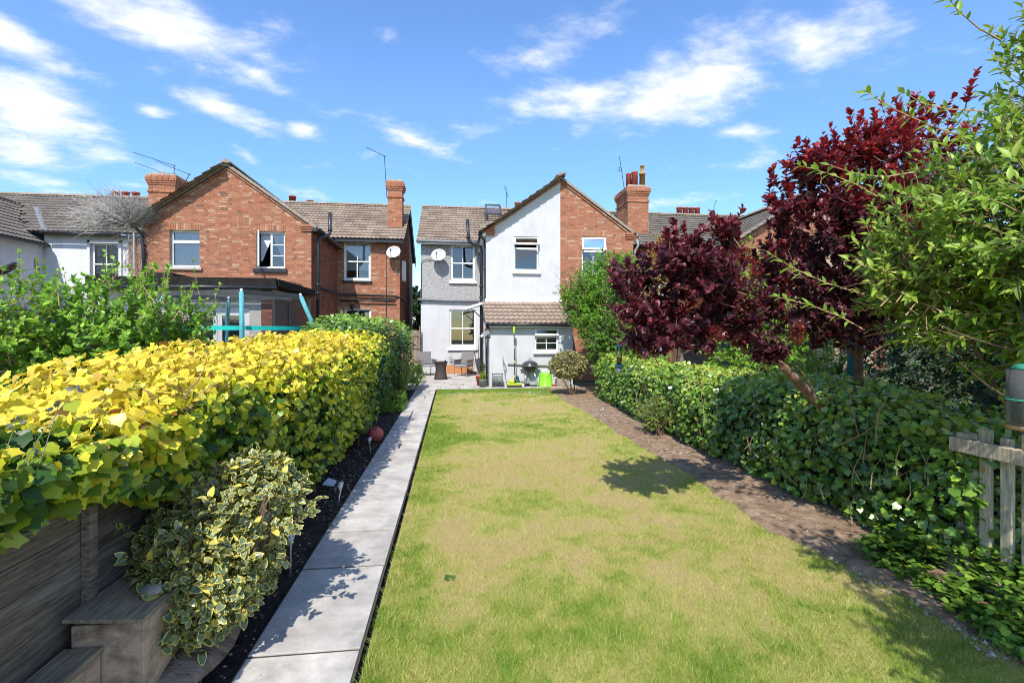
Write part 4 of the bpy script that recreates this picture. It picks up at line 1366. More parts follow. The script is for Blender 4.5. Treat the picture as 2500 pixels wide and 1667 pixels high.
# lamp on the side wall and the patch where the render has come away
MB().bar((-15.22, 17.95, 4.62), (-14.95, 17.95, 4.62), .12, .16).build('wall_lamp', mt['darkgrey'], wh)
bare = [(19.75, 4.42), (19.86, 4.40), (19.93, 4.22), (20.0, 4.1), (19.98, 3.9), (19.88, 3.78), (19.8, 3.95), (19.74, 4.2)]
MB().quad(*[(-15.244, a, b) for a, b in bare]).build('bare_patch', mt['cement'], wh)
# its low tiled lean-to
r5 = roof(wh, 'low_roof', (-17.5, 15.2, 2.75), (1, 0, 0), (0, .87, .5), 3.9, 2.0, mt['tile_grey'], uniq=False)
wall_y(wh, 'low_wall', -17.5, -13.7, 0, 2.75, 15.4, [], mt['white_render'])
MB().bar((-13.62, 15.2, 2.85), (-13.62, 16.95, 3.86), .1, .12).build('verge_board', mt['black'], wh)

# aerials and dishes
aerial('aerial with long slanting boom on red house end chimney', (-2.76, 20.92, 7.4), (-2.86, 20.9, 9.15), ((-3.55, 20.6, 9.36), (-2.80, 20.95, 9.12)), (9, .10, (0.3, 1, 0)), group=None)
aerial('upright thin aerial strapped to the chimney with red pots', (7.78, 20.95, 7.35), (7.42, 20.9, 9.55), ((7.42, 20.9, 8.9), (7.44, 20.9, 9.1)), (3, .12, (1, 0, 0.1)))
aerial('small cross-shaped aerial on the grey house ridge', (2.62, 23.6, 7.5), (2.62, 23.6, 8.55), ((2.52, 23.4, 8.86), (2.75, 24.0, 8.42)), (5, .13, (1, .2, 0)))
aerial('aerial with slanting boom left of the gable, highest of its chimney', (-11.3, 21.3, 8.0), (-11.3, 21.3, 8.55), ((-12.6, 20.9, 8.85), (-11.28, 21.4, 8.52)), (10, .09, (.2, 1, 0)))
aerial('aerial angled off the right side of the left chimney', (-10.95, 21.0, 7.3), (-10.5, 20.9, 8.1), ((-11.6, 20.6, 8.45), (-10.5, 20.95, 8.05)), (9, .09, (.2, 1, 0)))
aerial('lowest slanting aerial behind the left chimney', (-11.9, 22.0, 7.9), (-11.9, 22.0, 8.3), ((-13.1, 21.8, 8.75), (-11.9, 22.1, 8.35)), (8, .08, (.2, 1, 0)))
dish('pale satellite dish on the red brick wall', (-2.36, 19.80, 4.93), .29, (-.22, -1, .42), (-2.36, 20.18, 4.72))
dish('rust-streaked satellite dish on the grey pebbledash wall', (-.57, 19.77, 4.84), .30, (-.22, -1, .42), (-.57, 20.15, 4.62))

# ------------------------------------------------------------ leaves
def tmpl(kind):
    if kind == 'ivy':
        o = [(0, .02), (.28, -.14), (.50, .06), (.44, .28), (.48, .54), (.27, .66), (0, 1.0), (-.27, .66), (-.48, .54), (-.44, .28), (-.50, .06), (-.28, -.14)]
        V = [(0, .34, .0)] + [(x, y, -.10 * abs(x) - .16 * max(0, y - .3) ** 2 + (.04 if abs(x) > .4 else 0)) for x, y in o]
        F = [(0, 1 + i, 1 + (i + 1) % 12) for i in range(12)]
        return np.array(V), np.array(F)[:, ::-1], None
    if kind == 'ivy_small':
        o = [(0, .0), (.42, -.05), (.40, .5), (0, 1.0), (-.40, .5), (-.42, -.05)]
        V = [(0, .34, .03)] + [(x, y, -.1 * abs(x)) for x, y in o]
        F = [(0, 1 + i, 1 + (i + 1) % 6) for i in range(6)]
        return np.array(V), np.array(F)[:, ::-1], None
    if kind in ('ovate', 'round', 'lance', 'strap'):
        w = {'ovate': .30, 'round': .36, 'lance': .17, 'strap': .10}[kind]
        st = {'ovate': (.25, .5, .75), 'round': (.25, .55, .85), 'lance': (.25, .5, .75), 'strap': (.25, .5, .75)}[kind]
        ws = {'ovate': (.85, 1, .62), 'round': (.62, 1, .88), 'lance': (.85, 1, .62), 'strap': (1, .9, .6)}[kind]
        cu = {'ovate': .16, 'round': .08, 'lance': .22, 'strap': .5}[kind]
        V = [(0, 0, 0)]
        for s, k in zip(st, ws):
            z = -cu * s * s
            V += [(-w * k, s, z + .35 * w * k), (0, s, z), (w * k, s, z + .35 * w * k)]
        V.append((0, 1, -cu))
        F = []
        for sg in (0, 2):
            a = [1 + sg, 4 + sg, 7 + sg]
            m_ = [2, 5, 8]
            t = [(0, a[0], m_[0]), (m_[0], a[0], a[1]), (m_[0], a[1], m_[1]), (m_[1], a[1], a[2]), (m_[1], a[2], m_[2]), (m_[2], a[2], 10)]
            F += t if sg == 2 else [x[::-1] for x in t]
        return np.array(V), np.array(F), None
    if kind == 'varieg':
        w = .27
        V, E = [(0, 0, 0)], [.6]
        for s, k in ((.22, .82), (.5, 1), (.78, .66)):
            z = -.12 * s * s
            for q, e in ((-1, 1), (-.70, 0), (0, 0), (.70, 0), (1, 1)):
                V.append((w * k * q, s, z + .3 * w * k * abs(q)))
                E.append(e)
        V.append((0, 1, -.12)); E.append(1)
        F = []
        for r in range(2):
            b = 1 + 5 * r
            for c in range(4):
                F += [(b + c, b + c + 1, b + c + 6), (b + c, b + c + 6, b + c + 5)]
        for c in range(4):
            F += [(0, 1 + c + 1, 1 + c), (11 + c, 11 + c + 1, 16)]
        F = np.array(F)
        F[16::2] = F[16::2][:, ::-1]
        return np.array(V), F, np.array(E)
    if kind == 'dia':
        return np.array([(0, 0, 0), (.28, .45, .06), (0, 1, -.05), (-.28, .45, .06)]), np.array([(0, 1, 2), (0, 2, 3)]), None


def in_view(P):
    d = P - np.array(CAM)
    f = d[:, 0] * math.sin(YAW) + d[:, 1] * math.cos(YAW)
    r = d[:, 0] * math.cos(YAW) - d[:, 1] * math.sin(YAW)
    f = np.maximum(f, .01)
    px, py = 1250 + 1180 * r / f, 809 - 1180 * d[:, 2] / f
    return (f > .1) & (px > 15) & (px < 2485) & (py > 15) & (py < 1650), f


def leaves(parent, kind, P, N, A, S, tint, mat, nparts=0, name='foliage', pri=None):
    """scatter leaves: P base points, N upper-side normals, A axis base->tip, S lengths. The nparts largest in view are parts of their own."""
    T, F, E = tmpl(kind)
    y = unit(A)
    z = N - (N * y).sum(1, keepdims=True) * y
    z = unit(z)
    x = np.cross(y, z)
    org = np.array(ORG[parent.name])
    P = P - org
    if nparts:
        ok, f = in_view(P + org)
        tocam = unit(np.array(CAM) - (P + org))
        facing = np.abs((z * tocam).sum(1))
        sc_ = np.where(ok, S / f * (.3 + facing), 0)
        if pri is not None:
            sc_ = sc_ * pri
        idx = np.argsort(-sc_)[:nparts]
        me = np_mesh('leaf', T, F, mat, True, {'edge': E} if E is not None else None)
        for i in idx:
            o = link('leaf', me, parent)
            M3 = np.stack([x[i], y[i], z[i]], 1) * S[i]
            M4 = Matrix.Identity(4)
            for a in range(3):
                for b in range(3):
                    M4[a][b] = M3[a, b]
                M4[a][3] = P[i, a]
            o.matrix_local = M4
            o['tint'] = float(tint[i])
        keep = np.ones(len(P), bool)
        keep[idx] = False
        P, x, y, z, S, tint = P[keep], x[keep], y[keep], z[keep], S[keep], tint[keep]
    n, k = len(P), len(T)
    s = S[:, None, None]
    V = P[:, None, :] + s * (T[None, :, 0:1] * x[:, None, :] + T[None, :, 1:2] * y[:, None, :] + T[None, :, 2:3] * z[:, None, :])
    FF = (F[None] + (np.arange(n) * k)[:, None, None]).reshape(-1, 3)
    at = {'tint': np.repeat(tint, k)}
    if E is not None:
        at['edge'] = np.tile(E, n)
    o = link(name, np_mesh(name, V.reshape(-1, 3), FF, mat, True, at), parent)
    setp(o, kind='stuff')
    return o


def rand_unit(n):
    return unit(nr.normal(size=(n, 3)))


def hedge_points(n, y0, y1, prof, expo=4.0, depth=(-.16, .05), lump=.10, seed=1, arc=(-.35, 1.35), shear=0):
    """points on a long clipped hedge along Y. prof(y) -> xc, half width, z bottom, z top. arc in turns of pi: 0 = +X side, .5 = top, 1 = -X side"""
    y = nr.uniform(y0, y1, n)
    # equal spacing round the cross-section
    ph = np.linspace(arc[0] * math.pi, arc[1] * math.pi, 400)
    cx, cz = np.cos(ph), np.sin(ph)
    ex = np.sign(cx) * np.abs(cx) ** (2 / expo)
    ez = np.sign(cz) * np.abs(cz) ** (2 / expo)
    dl = np.r_[0, np.cumsum(np.hypot(np.diff(ex), np.diff(ez)))]
    t = np.interp(nr.uniform(0, dl[-1], n), dl, np.arange(400))
    i = t.astype(int)
    sx, sz = np.interp(t, np.arange(400), ex), np.interp(t, np.arange(400), ez)
    nx, nz = np.sign(sx) * np.abs(sx) ** (expo - 1), np.sign(sz) * np.abs(sz) ** (expo - 1)
    xc, hw, zb, zt = prof(y)
    zc, hh = (zb + zt) / 2, (zt - zb) / 2
    Nn = unit(np.stack([nx / hw, np.zeros(n), nz / hh], 1))
    P = np.stack([xc + sx * hw, y, zc + sz * hh], 1)
    P[:, 0] += shear * (P[:, 2] - .9)
    d = (fbm(P * 2.6, seed, 3) - .5) * 2 * lump + nr.uniform(depth[0], depth[1], n) * 1.0
    # soften both ends
    return P + Nn * d[:, None], Nn, d


def hedge_leaf_dirs(N, droop=.9, up=.55, jit=.55):
    n = len(N)
    L = unit(N * .8 + np.array([0, 0, up]) - np.array(LIGHT) * 1.0 + rand_unit(n) * jit)
    A = np.array([0, 0, -droop]) + rand_unit(n) * .9 + N * .25
    return L, A


def shoots(n, base_f, end_f, per, rad=(.35, 1.0), spread=.9, tipbunch=1.0):
    """leafy shoots from base_f(n) to end_f(n); per leaves along each, set spirally"""
    B, E = base_f(n), end_f(n)
    t = nr.uniform(rad[0], rad[1], (n, per)) ** tipbunch
    t.sort(axis=1)
    D = unit(E - B)
    up = np.array([0, 0, 1.0])
    Cv = nr.normal(size=(n, 3)) * .06 * np.linalg.norm(E - B, axis=1, keepdims=True)
    P = B[:, None] + (E - B)[:, None] * t[..., None] + Cv[:, None] * (4 * t * (1 - t))[..., None]
    e1 = unit(np.cross(D, unit(nr.normal(size=(n, 3)))))
    e2 = np.cross(D, e1)
    a = (np.arange(per)[None] * 2.4 + nr.uniform(0, 6.28, (n, 1)))
    rd = e1[:, None] * np.cos(a)[..., None] + e2[:, None] * np.sin(a)[..., None]
    al = spread * (1.15 - .55 * t)[..., None]
    A = rd * al + D[:, None] * (1.0 - .35 * al) + nr.normal(size=(n, per, 3)) * .18
    N = D[:, None] * .7 - rd * .4 + up * .5 - np.array(LIGHT) * .7 + nr.normal(size=(n, per, 3)) * .25
    return P.reshape(-1, 3), N.reshape(-1, 3), A.reshape(-1, 3), t.ravel(), B, E, Cv


def twigs(parent, B, E, Cv, r, mat, name='twigs', n=4):
    """thin curved twigs as one part"""
    k = 4
    t = np.linspace(0, 1, k)
    pts = B[:, None] + (E - B)[:, None] * t[None, :, None] + Cv[:, None] * (4 * t * (1 - t))[None, :, None]
    D = unit(E - B)
    e1 = unit(np.cross(D, np.array([.3, .2, .9])))
    e2 = np.cross(D, e1)
    a = np.arange(3) * 2.094
    ring = e1[:, None] * np.cos(a)[None, :, None] + e2[:, None] * np.sin(a)[None, :, None]
    rr = r * (1 - .75 * t)
    V = pts[:, :, None] + ring[:, None] * rr[None, :, None, None]
    m = len(B)
    F = []
    for i in range(k - 1):
        for j in range(3):
            F.append((i * 3 + j, i * 3 + (j + 1) % 3, (i + 1) * 3 + (j + 1) % 3, (i + 1) * 3 + j))
    F = np.array(F)
    FF = (F[None] + (np.arange(m) * k * 3)[:, None, None]).reshape(-1, 4)
    o = link(name, np_mesh(name, V.reshape(-1, 3) - np.array(ORG[parent.name]), FF, mat), parent)
    setp(o, kind='stuff')
    return o


def ell(c, r, lo=.0, hi=1.0, zmin=None):
    c, r = np.array(c), np.array(r)

    def f(n):
        d = rand_unit(n)
        q = nr.uniform(lo ** 3, hi ** 3, (n, 1)) ** (1 / 3)
        P = c + d * q * r
        if zmin is not None:
            P[:, 2] = np.maximum(P[:, 2], zmin + nr.uniform(0, .1, n))
        return P
    return f


def limb(m, p, q, r0, r1, bend=.12, seg=5, n=7):
    p, q = Vector(p), Vector(q)
    L = (q - p).length
    off = Vector((rng.uniform(-1, 1), rng.uniform(-1, 1), rng.uniform(-.3, .6))) * bend * L
    pts = [p + (q - p) * (i / seg) + off * math.sin(math.pi * i / seg) for i in range(seg + 1)]
    m.tube(pts, [r0 + (r1 - r0) * i / seg for i in range(seg + 1)], n)
    return pts


def crown(parent, c, r, nshoot, per, size, kind, mat, tint, slen=.5, nparts=0, spread=.9, upb=.35, lo=.55, twig=None, trad=.004, zmin=None, name='foliage', rad=(.25, 1), lumps=None, cam_pri=False):
    """crown of leafy shoots: ends scattered in the outer shell of an ellipsoid (with lumps), shoots pointing out and up"""
    c_, r_ = np.array(c, float), np.array(r, float)
    d = rand_unit(nshoot)
    q = nr.uniform(lo ** 3, 1.0, (nshoot, 1)) ** (1 / 3)
    lum = (fbm(d * 2.2 + c_, int(abs(c_[0] * 10)) + 3, 2)[:, None] - .5) * .7
    E = c_ + d * r_ * (q + lum)
    if zmin is not None:
        E[:, 2] = np.maximum(E[:, 2], zmin + nr.uniform(0, .15, nshoot))
    dirn = unit(d * np.array([1, 1, .8]) + np.array([0, 0, upb]) + rand_unit(nshoot) * .35)
    B = E - dirn * slen * nr.uniform(.6, 1.25, (nshoot, 1))
    P, N, A, t, B, E, Cv = shoots(nshoot, lambda n: B, lambda n: E, per, rad, spread)
    S = size * nr.uniform(.6, 1.15, len(P)) * (1.12 - .35 * t)
    ti = tint(P, t) if callable(tint) else np.full(len(P), tint)
    leaves(parent, kind, P, N, A, S, np.clip(ti, 0, 1), mat, nparts, name)
    if twig:
        twigs(parent, B, E, Cv, trad, twig)
    return B, E


LM = {}
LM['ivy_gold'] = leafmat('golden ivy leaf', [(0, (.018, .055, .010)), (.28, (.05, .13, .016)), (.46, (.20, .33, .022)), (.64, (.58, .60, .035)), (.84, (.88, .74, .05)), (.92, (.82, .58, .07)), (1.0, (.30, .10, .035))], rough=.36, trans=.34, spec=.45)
LM['ivy_green'] = leafmat('green ivy leaf', [(0, (.015, .045, .010)), (.42, (.115, .225, .026)), (.7, (.26, .42, .05)), (.9, (.42, .36, .05)), (1.0, (.30, .19, .11))], rough=.30, trans=.22, spec=.55)
LM['varieg'] = leafmat('variegated leaf', [(0, (.10, .15, .07)), (.5, (.18, .235, .115)), (1, (.27, .32, .18))], rough=.30, trans=.2, spec=.6, edge=(.74, .62, .11), var=.3)
LM['varieg_pale'] = leafmat('cream-edged leaf', [(0, (.16, .19, .07)), (1, (.26, .27, .12))], rough=.45, trans=.2, spec=.4, edge=(.62, .52, .20), var=.35)
LM['bright'] = leafmat('bright green leaf', [(0, (.06, .16, .014)), (.5, (.18, .38, .03)), (1, (.34, .54, .06))], rough=.36, trans=.38, spec=.45)
LM['lance'] = leafmat('long green leaf', [(0, (.06, .14, .016)), (.5, (.20, .34, .032)), (.85, (.38, .50, .065)), (1, (.52, .50, .10))], rough=.42, trans=.40, spec=.4)
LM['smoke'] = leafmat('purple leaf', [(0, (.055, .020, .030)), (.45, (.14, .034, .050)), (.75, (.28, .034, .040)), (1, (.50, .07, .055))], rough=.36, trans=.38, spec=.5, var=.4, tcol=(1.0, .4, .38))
LM['laurel'] = leafmat('mid green leaf', [(0, (.022, .065, .011)), (.5, (.09, .21, .025)), (.8, (.21, .36, .038)), (1, (.42, .44, .06))], rough=.36, trans=.30, spec=.45)
LM['dark'] = leafmat('dark green leaf', [(0, (.010, .028, .008)), (.6, (.03, .07, .016)), (1, (.07, .13, .03))], rough=.42, trans=.2, spec=.4)
LM['acer'] = leafmat('yellow green leaf', [(0, (.20, .22, .025)), (.5, (.42, .36, .04)), (1, (.52, .26, .06))], rough=.5, trans=.4)
LM['lime'] = leafmat('fresh lime leaf', [(0, (.14, .28, .012)), (.6, (.28, .45, .02)), (1, (.40, .55, .05))], rough=.45, trans=.4)
LM['blade'] = leafmat('grass blade', [(0, (.57, .47, .20)), (.3, (.52, .48, .155)), (.55, (.41, .44, .09)), (.8, (.29, .38, .06)), (1, (.17, .30, .03))], rough=.55, trans=.25, spec=.25, var=.3)
LM['strap'] = leafmat('strap leaf', [(0, (.10, .20, .03)), (.6, (.20, .33, .06)), (1, (.34, .40, .14))], rough=.45, trans=.3)
LM['bronze'] = leafmat('bronze strap leaf', [(0, (.06, .045, .03)), (1, (.17, .10, .06))], rough=.45, trans=.2)
LM['petal'] = leafmat('pale pink petal', [(0, (.60, .38, .36)), (1, (.75, .62, .58))], rough=.6, trans=.3)
LM['plume'] = leafmat('smoky red plume', [(0, (.19, .022, .024)), (1, (.34, .06, .045))], rough=.8, trans=.4, spec=.1)
LM['clover'] = leafmat('white clover head', [(0, (.6, .58, .5)), (1, (.75, .74, .68))], rough=.7, trans=.2)
LM['dead'] = leafmat('dry brown leaf', [(0, (.13, .07, .04)), (1, (.36, .24, .15))], rough=.8, trans=.1, spec=.15)
mt['core'] = surf('shaded core', [(.3, (.010, .011, .006)), (.7, (.035, .030, .018))], 14, .95, .8, 20)  # near-black inside of the hedges: the shade is in the colour


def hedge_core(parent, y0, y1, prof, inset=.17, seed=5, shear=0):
    """closed core that fills the hedge, coloured dark for the shade inside it"""
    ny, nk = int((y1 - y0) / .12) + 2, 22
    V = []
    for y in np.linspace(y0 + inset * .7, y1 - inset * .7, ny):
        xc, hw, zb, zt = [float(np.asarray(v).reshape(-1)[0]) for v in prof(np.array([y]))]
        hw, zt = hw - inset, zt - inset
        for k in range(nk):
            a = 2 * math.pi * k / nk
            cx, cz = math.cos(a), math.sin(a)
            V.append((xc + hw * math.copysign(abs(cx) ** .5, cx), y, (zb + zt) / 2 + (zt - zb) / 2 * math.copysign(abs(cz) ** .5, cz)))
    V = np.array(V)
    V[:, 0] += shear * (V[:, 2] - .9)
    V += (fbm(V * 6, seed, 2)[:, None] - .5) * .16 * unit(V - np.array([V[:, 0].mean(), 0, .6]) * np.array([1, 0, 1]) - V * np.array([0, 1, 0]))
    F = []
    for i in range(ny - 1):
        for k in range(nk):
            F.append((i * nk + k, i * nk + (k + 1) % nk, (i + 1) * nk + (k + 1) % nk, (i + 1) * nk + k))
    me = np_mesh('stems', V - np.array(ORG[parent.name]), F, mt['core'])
    o = link('stems', me, parent)  # one closed dark shell, not single stems
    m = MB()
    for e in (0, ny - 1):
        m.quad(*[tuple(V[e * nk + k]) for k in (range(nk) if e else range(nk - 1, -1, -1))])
    m.build('core_end', mt['core'], o)
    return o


# ------------------------------------------------------------ left side: ivy hedge on its fence
def prof_gold(y):
    y = np.asarray(y, float)
    top = np.interp(y, [0, 2.2, 3.3, 4.6, 6, 8.6], [1.28, 1.36, 1.47, 1.60, 1.62, 1.66]) + .03 * np.sin(y * 2.3)
    bot = np.interp(y, [0, 2.0, 2.5, 3.3, 4.4, 9], [1.14, 1.12, 1.05, .70, .02, .0])
    face = np.interp(y, [0, 3, 5, 8.6], [-1.60, -1.50, -1.32, -1.27])
    back = np.interp(y, [0, 4, 9], [-2.55, -2.65, -2.7])
    return (face + back) / 2, (face - back) / 2, bot, top


ivy = thing('ivy_hedge', 'golden yellow ivy hedge spilling over the dark board fence on the left', 'hedge', (-2.0, 4, 0))
P, N, d = hedge_points(36000, .7, 8.7, prof_gold, 4, (-.2, .09), .10, 3, shear=.2)
L, A = hedge_leaf_dirs(N, .95, .35, .75)
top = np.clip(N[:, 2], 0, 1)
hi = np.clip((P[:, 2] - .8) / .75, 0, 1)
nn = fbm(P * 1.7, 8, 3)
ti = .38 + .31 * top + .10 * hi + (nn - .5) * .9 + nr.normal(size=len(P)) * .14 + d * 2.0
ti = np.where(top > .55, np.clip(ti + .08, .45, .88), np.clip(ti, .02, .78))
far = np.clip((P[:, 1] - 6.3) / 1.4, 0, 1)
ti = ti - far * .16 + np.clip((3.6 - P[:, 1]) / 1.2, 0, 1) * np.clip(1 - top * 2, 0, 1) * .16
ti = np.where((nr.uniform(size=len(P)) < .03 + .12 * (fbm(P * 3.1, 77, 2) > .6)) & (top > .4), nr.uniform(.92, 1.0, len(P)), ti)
S = nr.uniform(.026, .074, len(P)) * np.interp(P[:, 1], [1.5, 3.5], [1.1, .95])
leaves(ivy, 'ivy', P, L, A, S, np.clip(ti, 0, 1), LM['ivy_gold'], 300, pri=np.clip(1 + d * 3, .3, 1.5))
# trailing fringe hanging below the edge
P, N, d = hedge_points(1500, .9, 4.4, prof_gold, 5, (-.02, .05), .06, 5, (-.32, -.12), shear=.2)
P[:, 2] -= nr.uniform(-.08, .06, len(P))
P[:, 2] = np.maximum(P[:, 2], .03)
N = np.tile(np.array([1.0, 0, .2]), (len(P), 1))
L, A = hedge_leaf_dirs(N, 1.0, .3, .4)
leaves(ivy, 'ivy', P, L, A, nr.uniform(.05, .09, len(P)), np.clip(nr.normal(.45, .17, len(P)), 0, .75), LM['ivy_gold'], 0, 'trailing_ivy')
B = np.stack([nr.uniform(-1.62, -1.3, 170), nr.uniform(2.2, 8.5, 170), nr.uniform(.7, 1.5, 170)], 1)
B[:, 2] = np.maximum(B[:, 2], prof_gold(B[:, 1])[2] + .12)
B[:, 0] = np.interp(B[:, 1], [1, 3, 5, 8.6], [-1.58, -1.52, -1.40, -1.33]) + .2 * (B[:, 2] - .9)
E = B + np.stack([nr.uniform(-.02, .12, 170), nr.normal(0, .12, 170), nr.normal(.03, .07, 170)], 1)
twigs(ivy, B, E, nr.normal(size=B.shape) * .03, .005, mt['twig_tan'], 'dry_stems')
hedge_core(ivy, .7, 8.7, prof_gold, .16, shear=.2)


def prof_green(y):
    y = np.asarray(y, float)
    top = np.interp(y, [8.2, 9, 10.5, 12, 14.4], [1.72, 1.96, 2.02, 1.98, 1.95])
    face = np.interp(y, [8.2, 10, 12.2, 14.4], [-1.62, -1.6, -1.42, -1.22])
    back = np.interp(y, [8.2, 9, 14.4], [-2.5, -2.75, -2.6])
    return (face + back) / 2, (face - back) / 2, np.full_like(y, .02), top


ivy2 = thing('ivy_hedge', 'taller green ivy hedge behind the golden one, nearer the houses', 'hedge', (-2.1, 11.5, 0))
P, N, d = hedge_points(14000, 8.3, 14.3, prof_green, 4, (-.14, .06), .13, 13, shear=.1)
L, A = hedge_leaf_dirs(N, .9, .4, .5)
# rounded near end
e = nr.integers(0, 1, 1)
P2 = np.stack([nr.uniform(-2.6, -1.55, 2200), 8.3 + nr.normal(0, .05, 2200), nr.uniform(.1, 1.85, 2200)], 1)
P2[:, 1] += .5 * np.abs((P2[:, 0] + 2.1) / .55) ** 3 * .4 + np.clip(P2[:, 2] - 1.5, 0, 1) * .8
N2 = np.tile(np.array([.1, -1.0, .2]), (len(P2), 1))
L2, A2 = hedge_leaf_dirs(N2, .9, .5, .5)
P, N, L, A = np.r_[P, P2], np.r_[N, N2], np.r_[L, L2], np.r_[A, A2]
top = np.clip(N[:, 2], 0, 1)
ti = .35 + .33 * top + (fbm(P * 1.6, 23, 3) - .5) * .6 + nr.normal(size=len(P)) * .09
br = np.exp(-(((P[:, 0] + 1.5) / .35) ** 2 + ((P[:, 1] - 11.6) / .55) ** 2 + ((P[:, 2] - 1.75) / .3) ** 2))
ti = np.where(nr.uniform(size=len(P)) < br * .9, nr.uniform(.96, 1.0, len(P)), np.clip(ti, 0, .86))
leaves(ivy2, 'ivy_small', P, L, A, nr.uniform(.05, .085, len(P)), ti, LM['ivy_green'])
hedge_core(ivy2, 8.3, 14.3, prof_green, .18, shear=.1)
cane = MB().tube([(-1.45, 12.9, .0), (-1.28, 13.0, 1.85)], .009, 6).build('garden_cane', mt['plasticgrey'])
setp(cane, 'thin pale cane leaning against the green ivy hedge', 'cane')

# --- right ivy hedge
def prof_right(y):
    y = np.asarray(y, float)
    top = np.interp(y, [2.6, 4, 5.5, 8, 12], [1.02, 1.10, 1.16, 1.05, 1.12]) + .04 * np.sin(y * 1.7)
    face = np.interp(y, [3.0, 4, 7, 9, 12], [3.62, 3.55, 3.50, 3.55, 3.75])
    return (face + 4.85) / 2, (4.85 - face) / 2, np.full_like(y, .0), top


ivy3 = thing('ivy_hedge', 'low glossy dark green ivy hedge along the right soil bed', 'hedge', (4.2, 7, 0))
P, N, d = hedge_points(25000, 3.0, 12.2, prof_right, 4.5, (-.16, .07), .12, 33, (-.3, 1.35))
L, A = hedge_leaf_dirs(N, .8, .4, .6)
P2 = np.stack([nr.uniform(3.6, 4.8, 1200), 3.0 + nr.normal(0, .06, 1200), nr.uniform(.0, 1.0, 1200)], 1)
N2 = np.tile(np.array([-.2, -1.0, .2]), (len(P2), 1))
L2, A2 = hedge_leaf_dirs(N2, .9, .5, .5)
P, N, L, A = np.r_[P, P2], np.r_[N, N2], np.r_[L, L2], np.r_[A, A2]
d = np.r_[d, np.zeros(1200)]
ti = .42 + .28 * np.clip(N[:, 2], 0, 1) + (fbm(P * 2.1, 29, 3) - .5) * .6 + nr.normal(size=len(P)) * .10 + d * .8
ti = np.where(nr.uniform(size=len(P)) < .018, nr.uniform(.8, .95, len(P)), np.clip(ti, 0, .8))
leaves(ivy3, 'ivy', P, L, A, nr.uniform(.035, .075, len(P)), ti, LM['ivy_green'], 300, pri=np.clip(1 + d * 3, .3, 1.5))
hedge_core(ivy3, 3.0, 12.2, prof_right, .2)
B = np.stack([nr.uniform(3.42, 3.62, 130), nr.uniform(3.2, 9, 130), nr.uniform(.05, .9, 130)], 1)
E = B + np.stack([nr.uniform(-.08, .1, 130), nr.normal(0, .14, 130), nr.uniform(.1, .4, 130)], 1)
twigs(ivy3, B, E, nr.normal(size=B.shape) * .03, .006, mt['twig_tan'], 'dry_stems')

# ivy creeping over the ground at the right
gc = thing('ground_ivy', 'dark ivy creeping over the ground below the picket fence', 'ground cover', (3.5, 2.6, 0))
gc['kind'] = 'stuff'
n = 12000
x = nr.uniform(2.95, 4.3, n)
y = nr.uniform(.9, 3.5, n)
ok = (x > 2.93 + .10 * np.sin(y * 5) + .5 * np.clip(y - 2.9, 0, 1) + .18 * nr.uniform(size=n)) & (fbm(np.stack([x, y, x * 0], 1) * 3, 5) > .28)
x, y = x[ok], y[ok]
P = np.stack([x, y, .03 + nr.uniform(0, 1, len(x)) * np.clip((x - 2.95) * .36, .02, .26)], 1)
L = unit(np.array([0, 0, 1.0]) + rand_unit(len(P)) * .5)
A = rand_unit(len(P)) * np.array([1, 1, .3])
leaves(gc, 'ivy', P, L, A, nr.uniform(.03, .06, len(P)), np.clip(nr.normal(.42, .14, len(P)), 0, .85), LM['ivy_green'], 0)

# ------------------------------------------------------------ shrubs and trees
# variegated shrub by the box
el = thing('variegated_shrub', 'rounded shrub with yellow-edged leaves overhanging the path beside the wooden box', 'shrub', (-1.32, 2.85, 0))
lobes = [((-1.33, 2.92, .50), (.36, .40, .36), 2700), ((-1.20, 3.12, .76), (.26, .30, .24), 1500), ((-1.32, 2.68, .40), (.31, .26, .27), 1300), ((-1.46, 2.96, .62), (.20, .26, .28), 800)]
PP, DD, QQ = [], [], []
for (c, r, n) in lobes:
    dd = rand_unit(n)
    q = nr.uniform(.5, 1.0, (n, 1)) ** .6
    q = q + (fbm(dd * 2.6 + np.array(c) * 3, 51, 2)[:, None] - .5) * .5
    PP.append(np.array(c) + dd * np.array(r) * q); DD.append(dd); QQ.append(q)
P, dd, q = np.concatenate(PP), np.concatenate(DD), np.concatenate(QQ)
P[:, 2] = np.maximum(P[:, 2], .10 + nr.uniform(0, .1, len(P)))
n = len(P)
N = unit(dd * .8 + np.array([0, 0, .4]) - np.array(LIGHT) * .7 + rand_unit(n) * .7)
A = unit(dd * .6 + rand_unit(n) * .9 + np.array([0, 0, -.15]))
leaves(el, 'varieg', P, N, A, nr.uniform(.035, .08, n), np.clip(nr.normal(.45, .25, n), 0, 1), LM['varieg'], 300, pri=(q[:, 0] > .9) * 1.0 + .2)
ns = 46
dd = rand_unit(ns); dd[:, 2] = np.abs(dd[:, 2]) * .8
B = np.array((-1.3, 2.95, .55)) + dd * np.array((.3, .36, .3))
P, N, A, t, B, E, Cv = shoots(ns, lambda k: B, lambda k: B + unit(dd + np.array([0, 0, .5])) * nr.uniform(.12, .28, (ns, 1)), 9, (.3, 1), .95)
P[:, 2] = np.maximum(P[:, 2], .08)
leaves(el, 'varieg', P, N, A, nr.uniform(.035, .07, len(P)), np.clip(nr.normal(.5, .25, len(P)), 0, 1), LM['varieg'], 0, 'shoot_leaves')
twigs(el, B, E, Cv, .003, mt['bark_red'], 'young_shoots')
c_, r_ = np.array((-1.33, 2.92, .56)), np.array((.44, .50, .44))
m = MB()
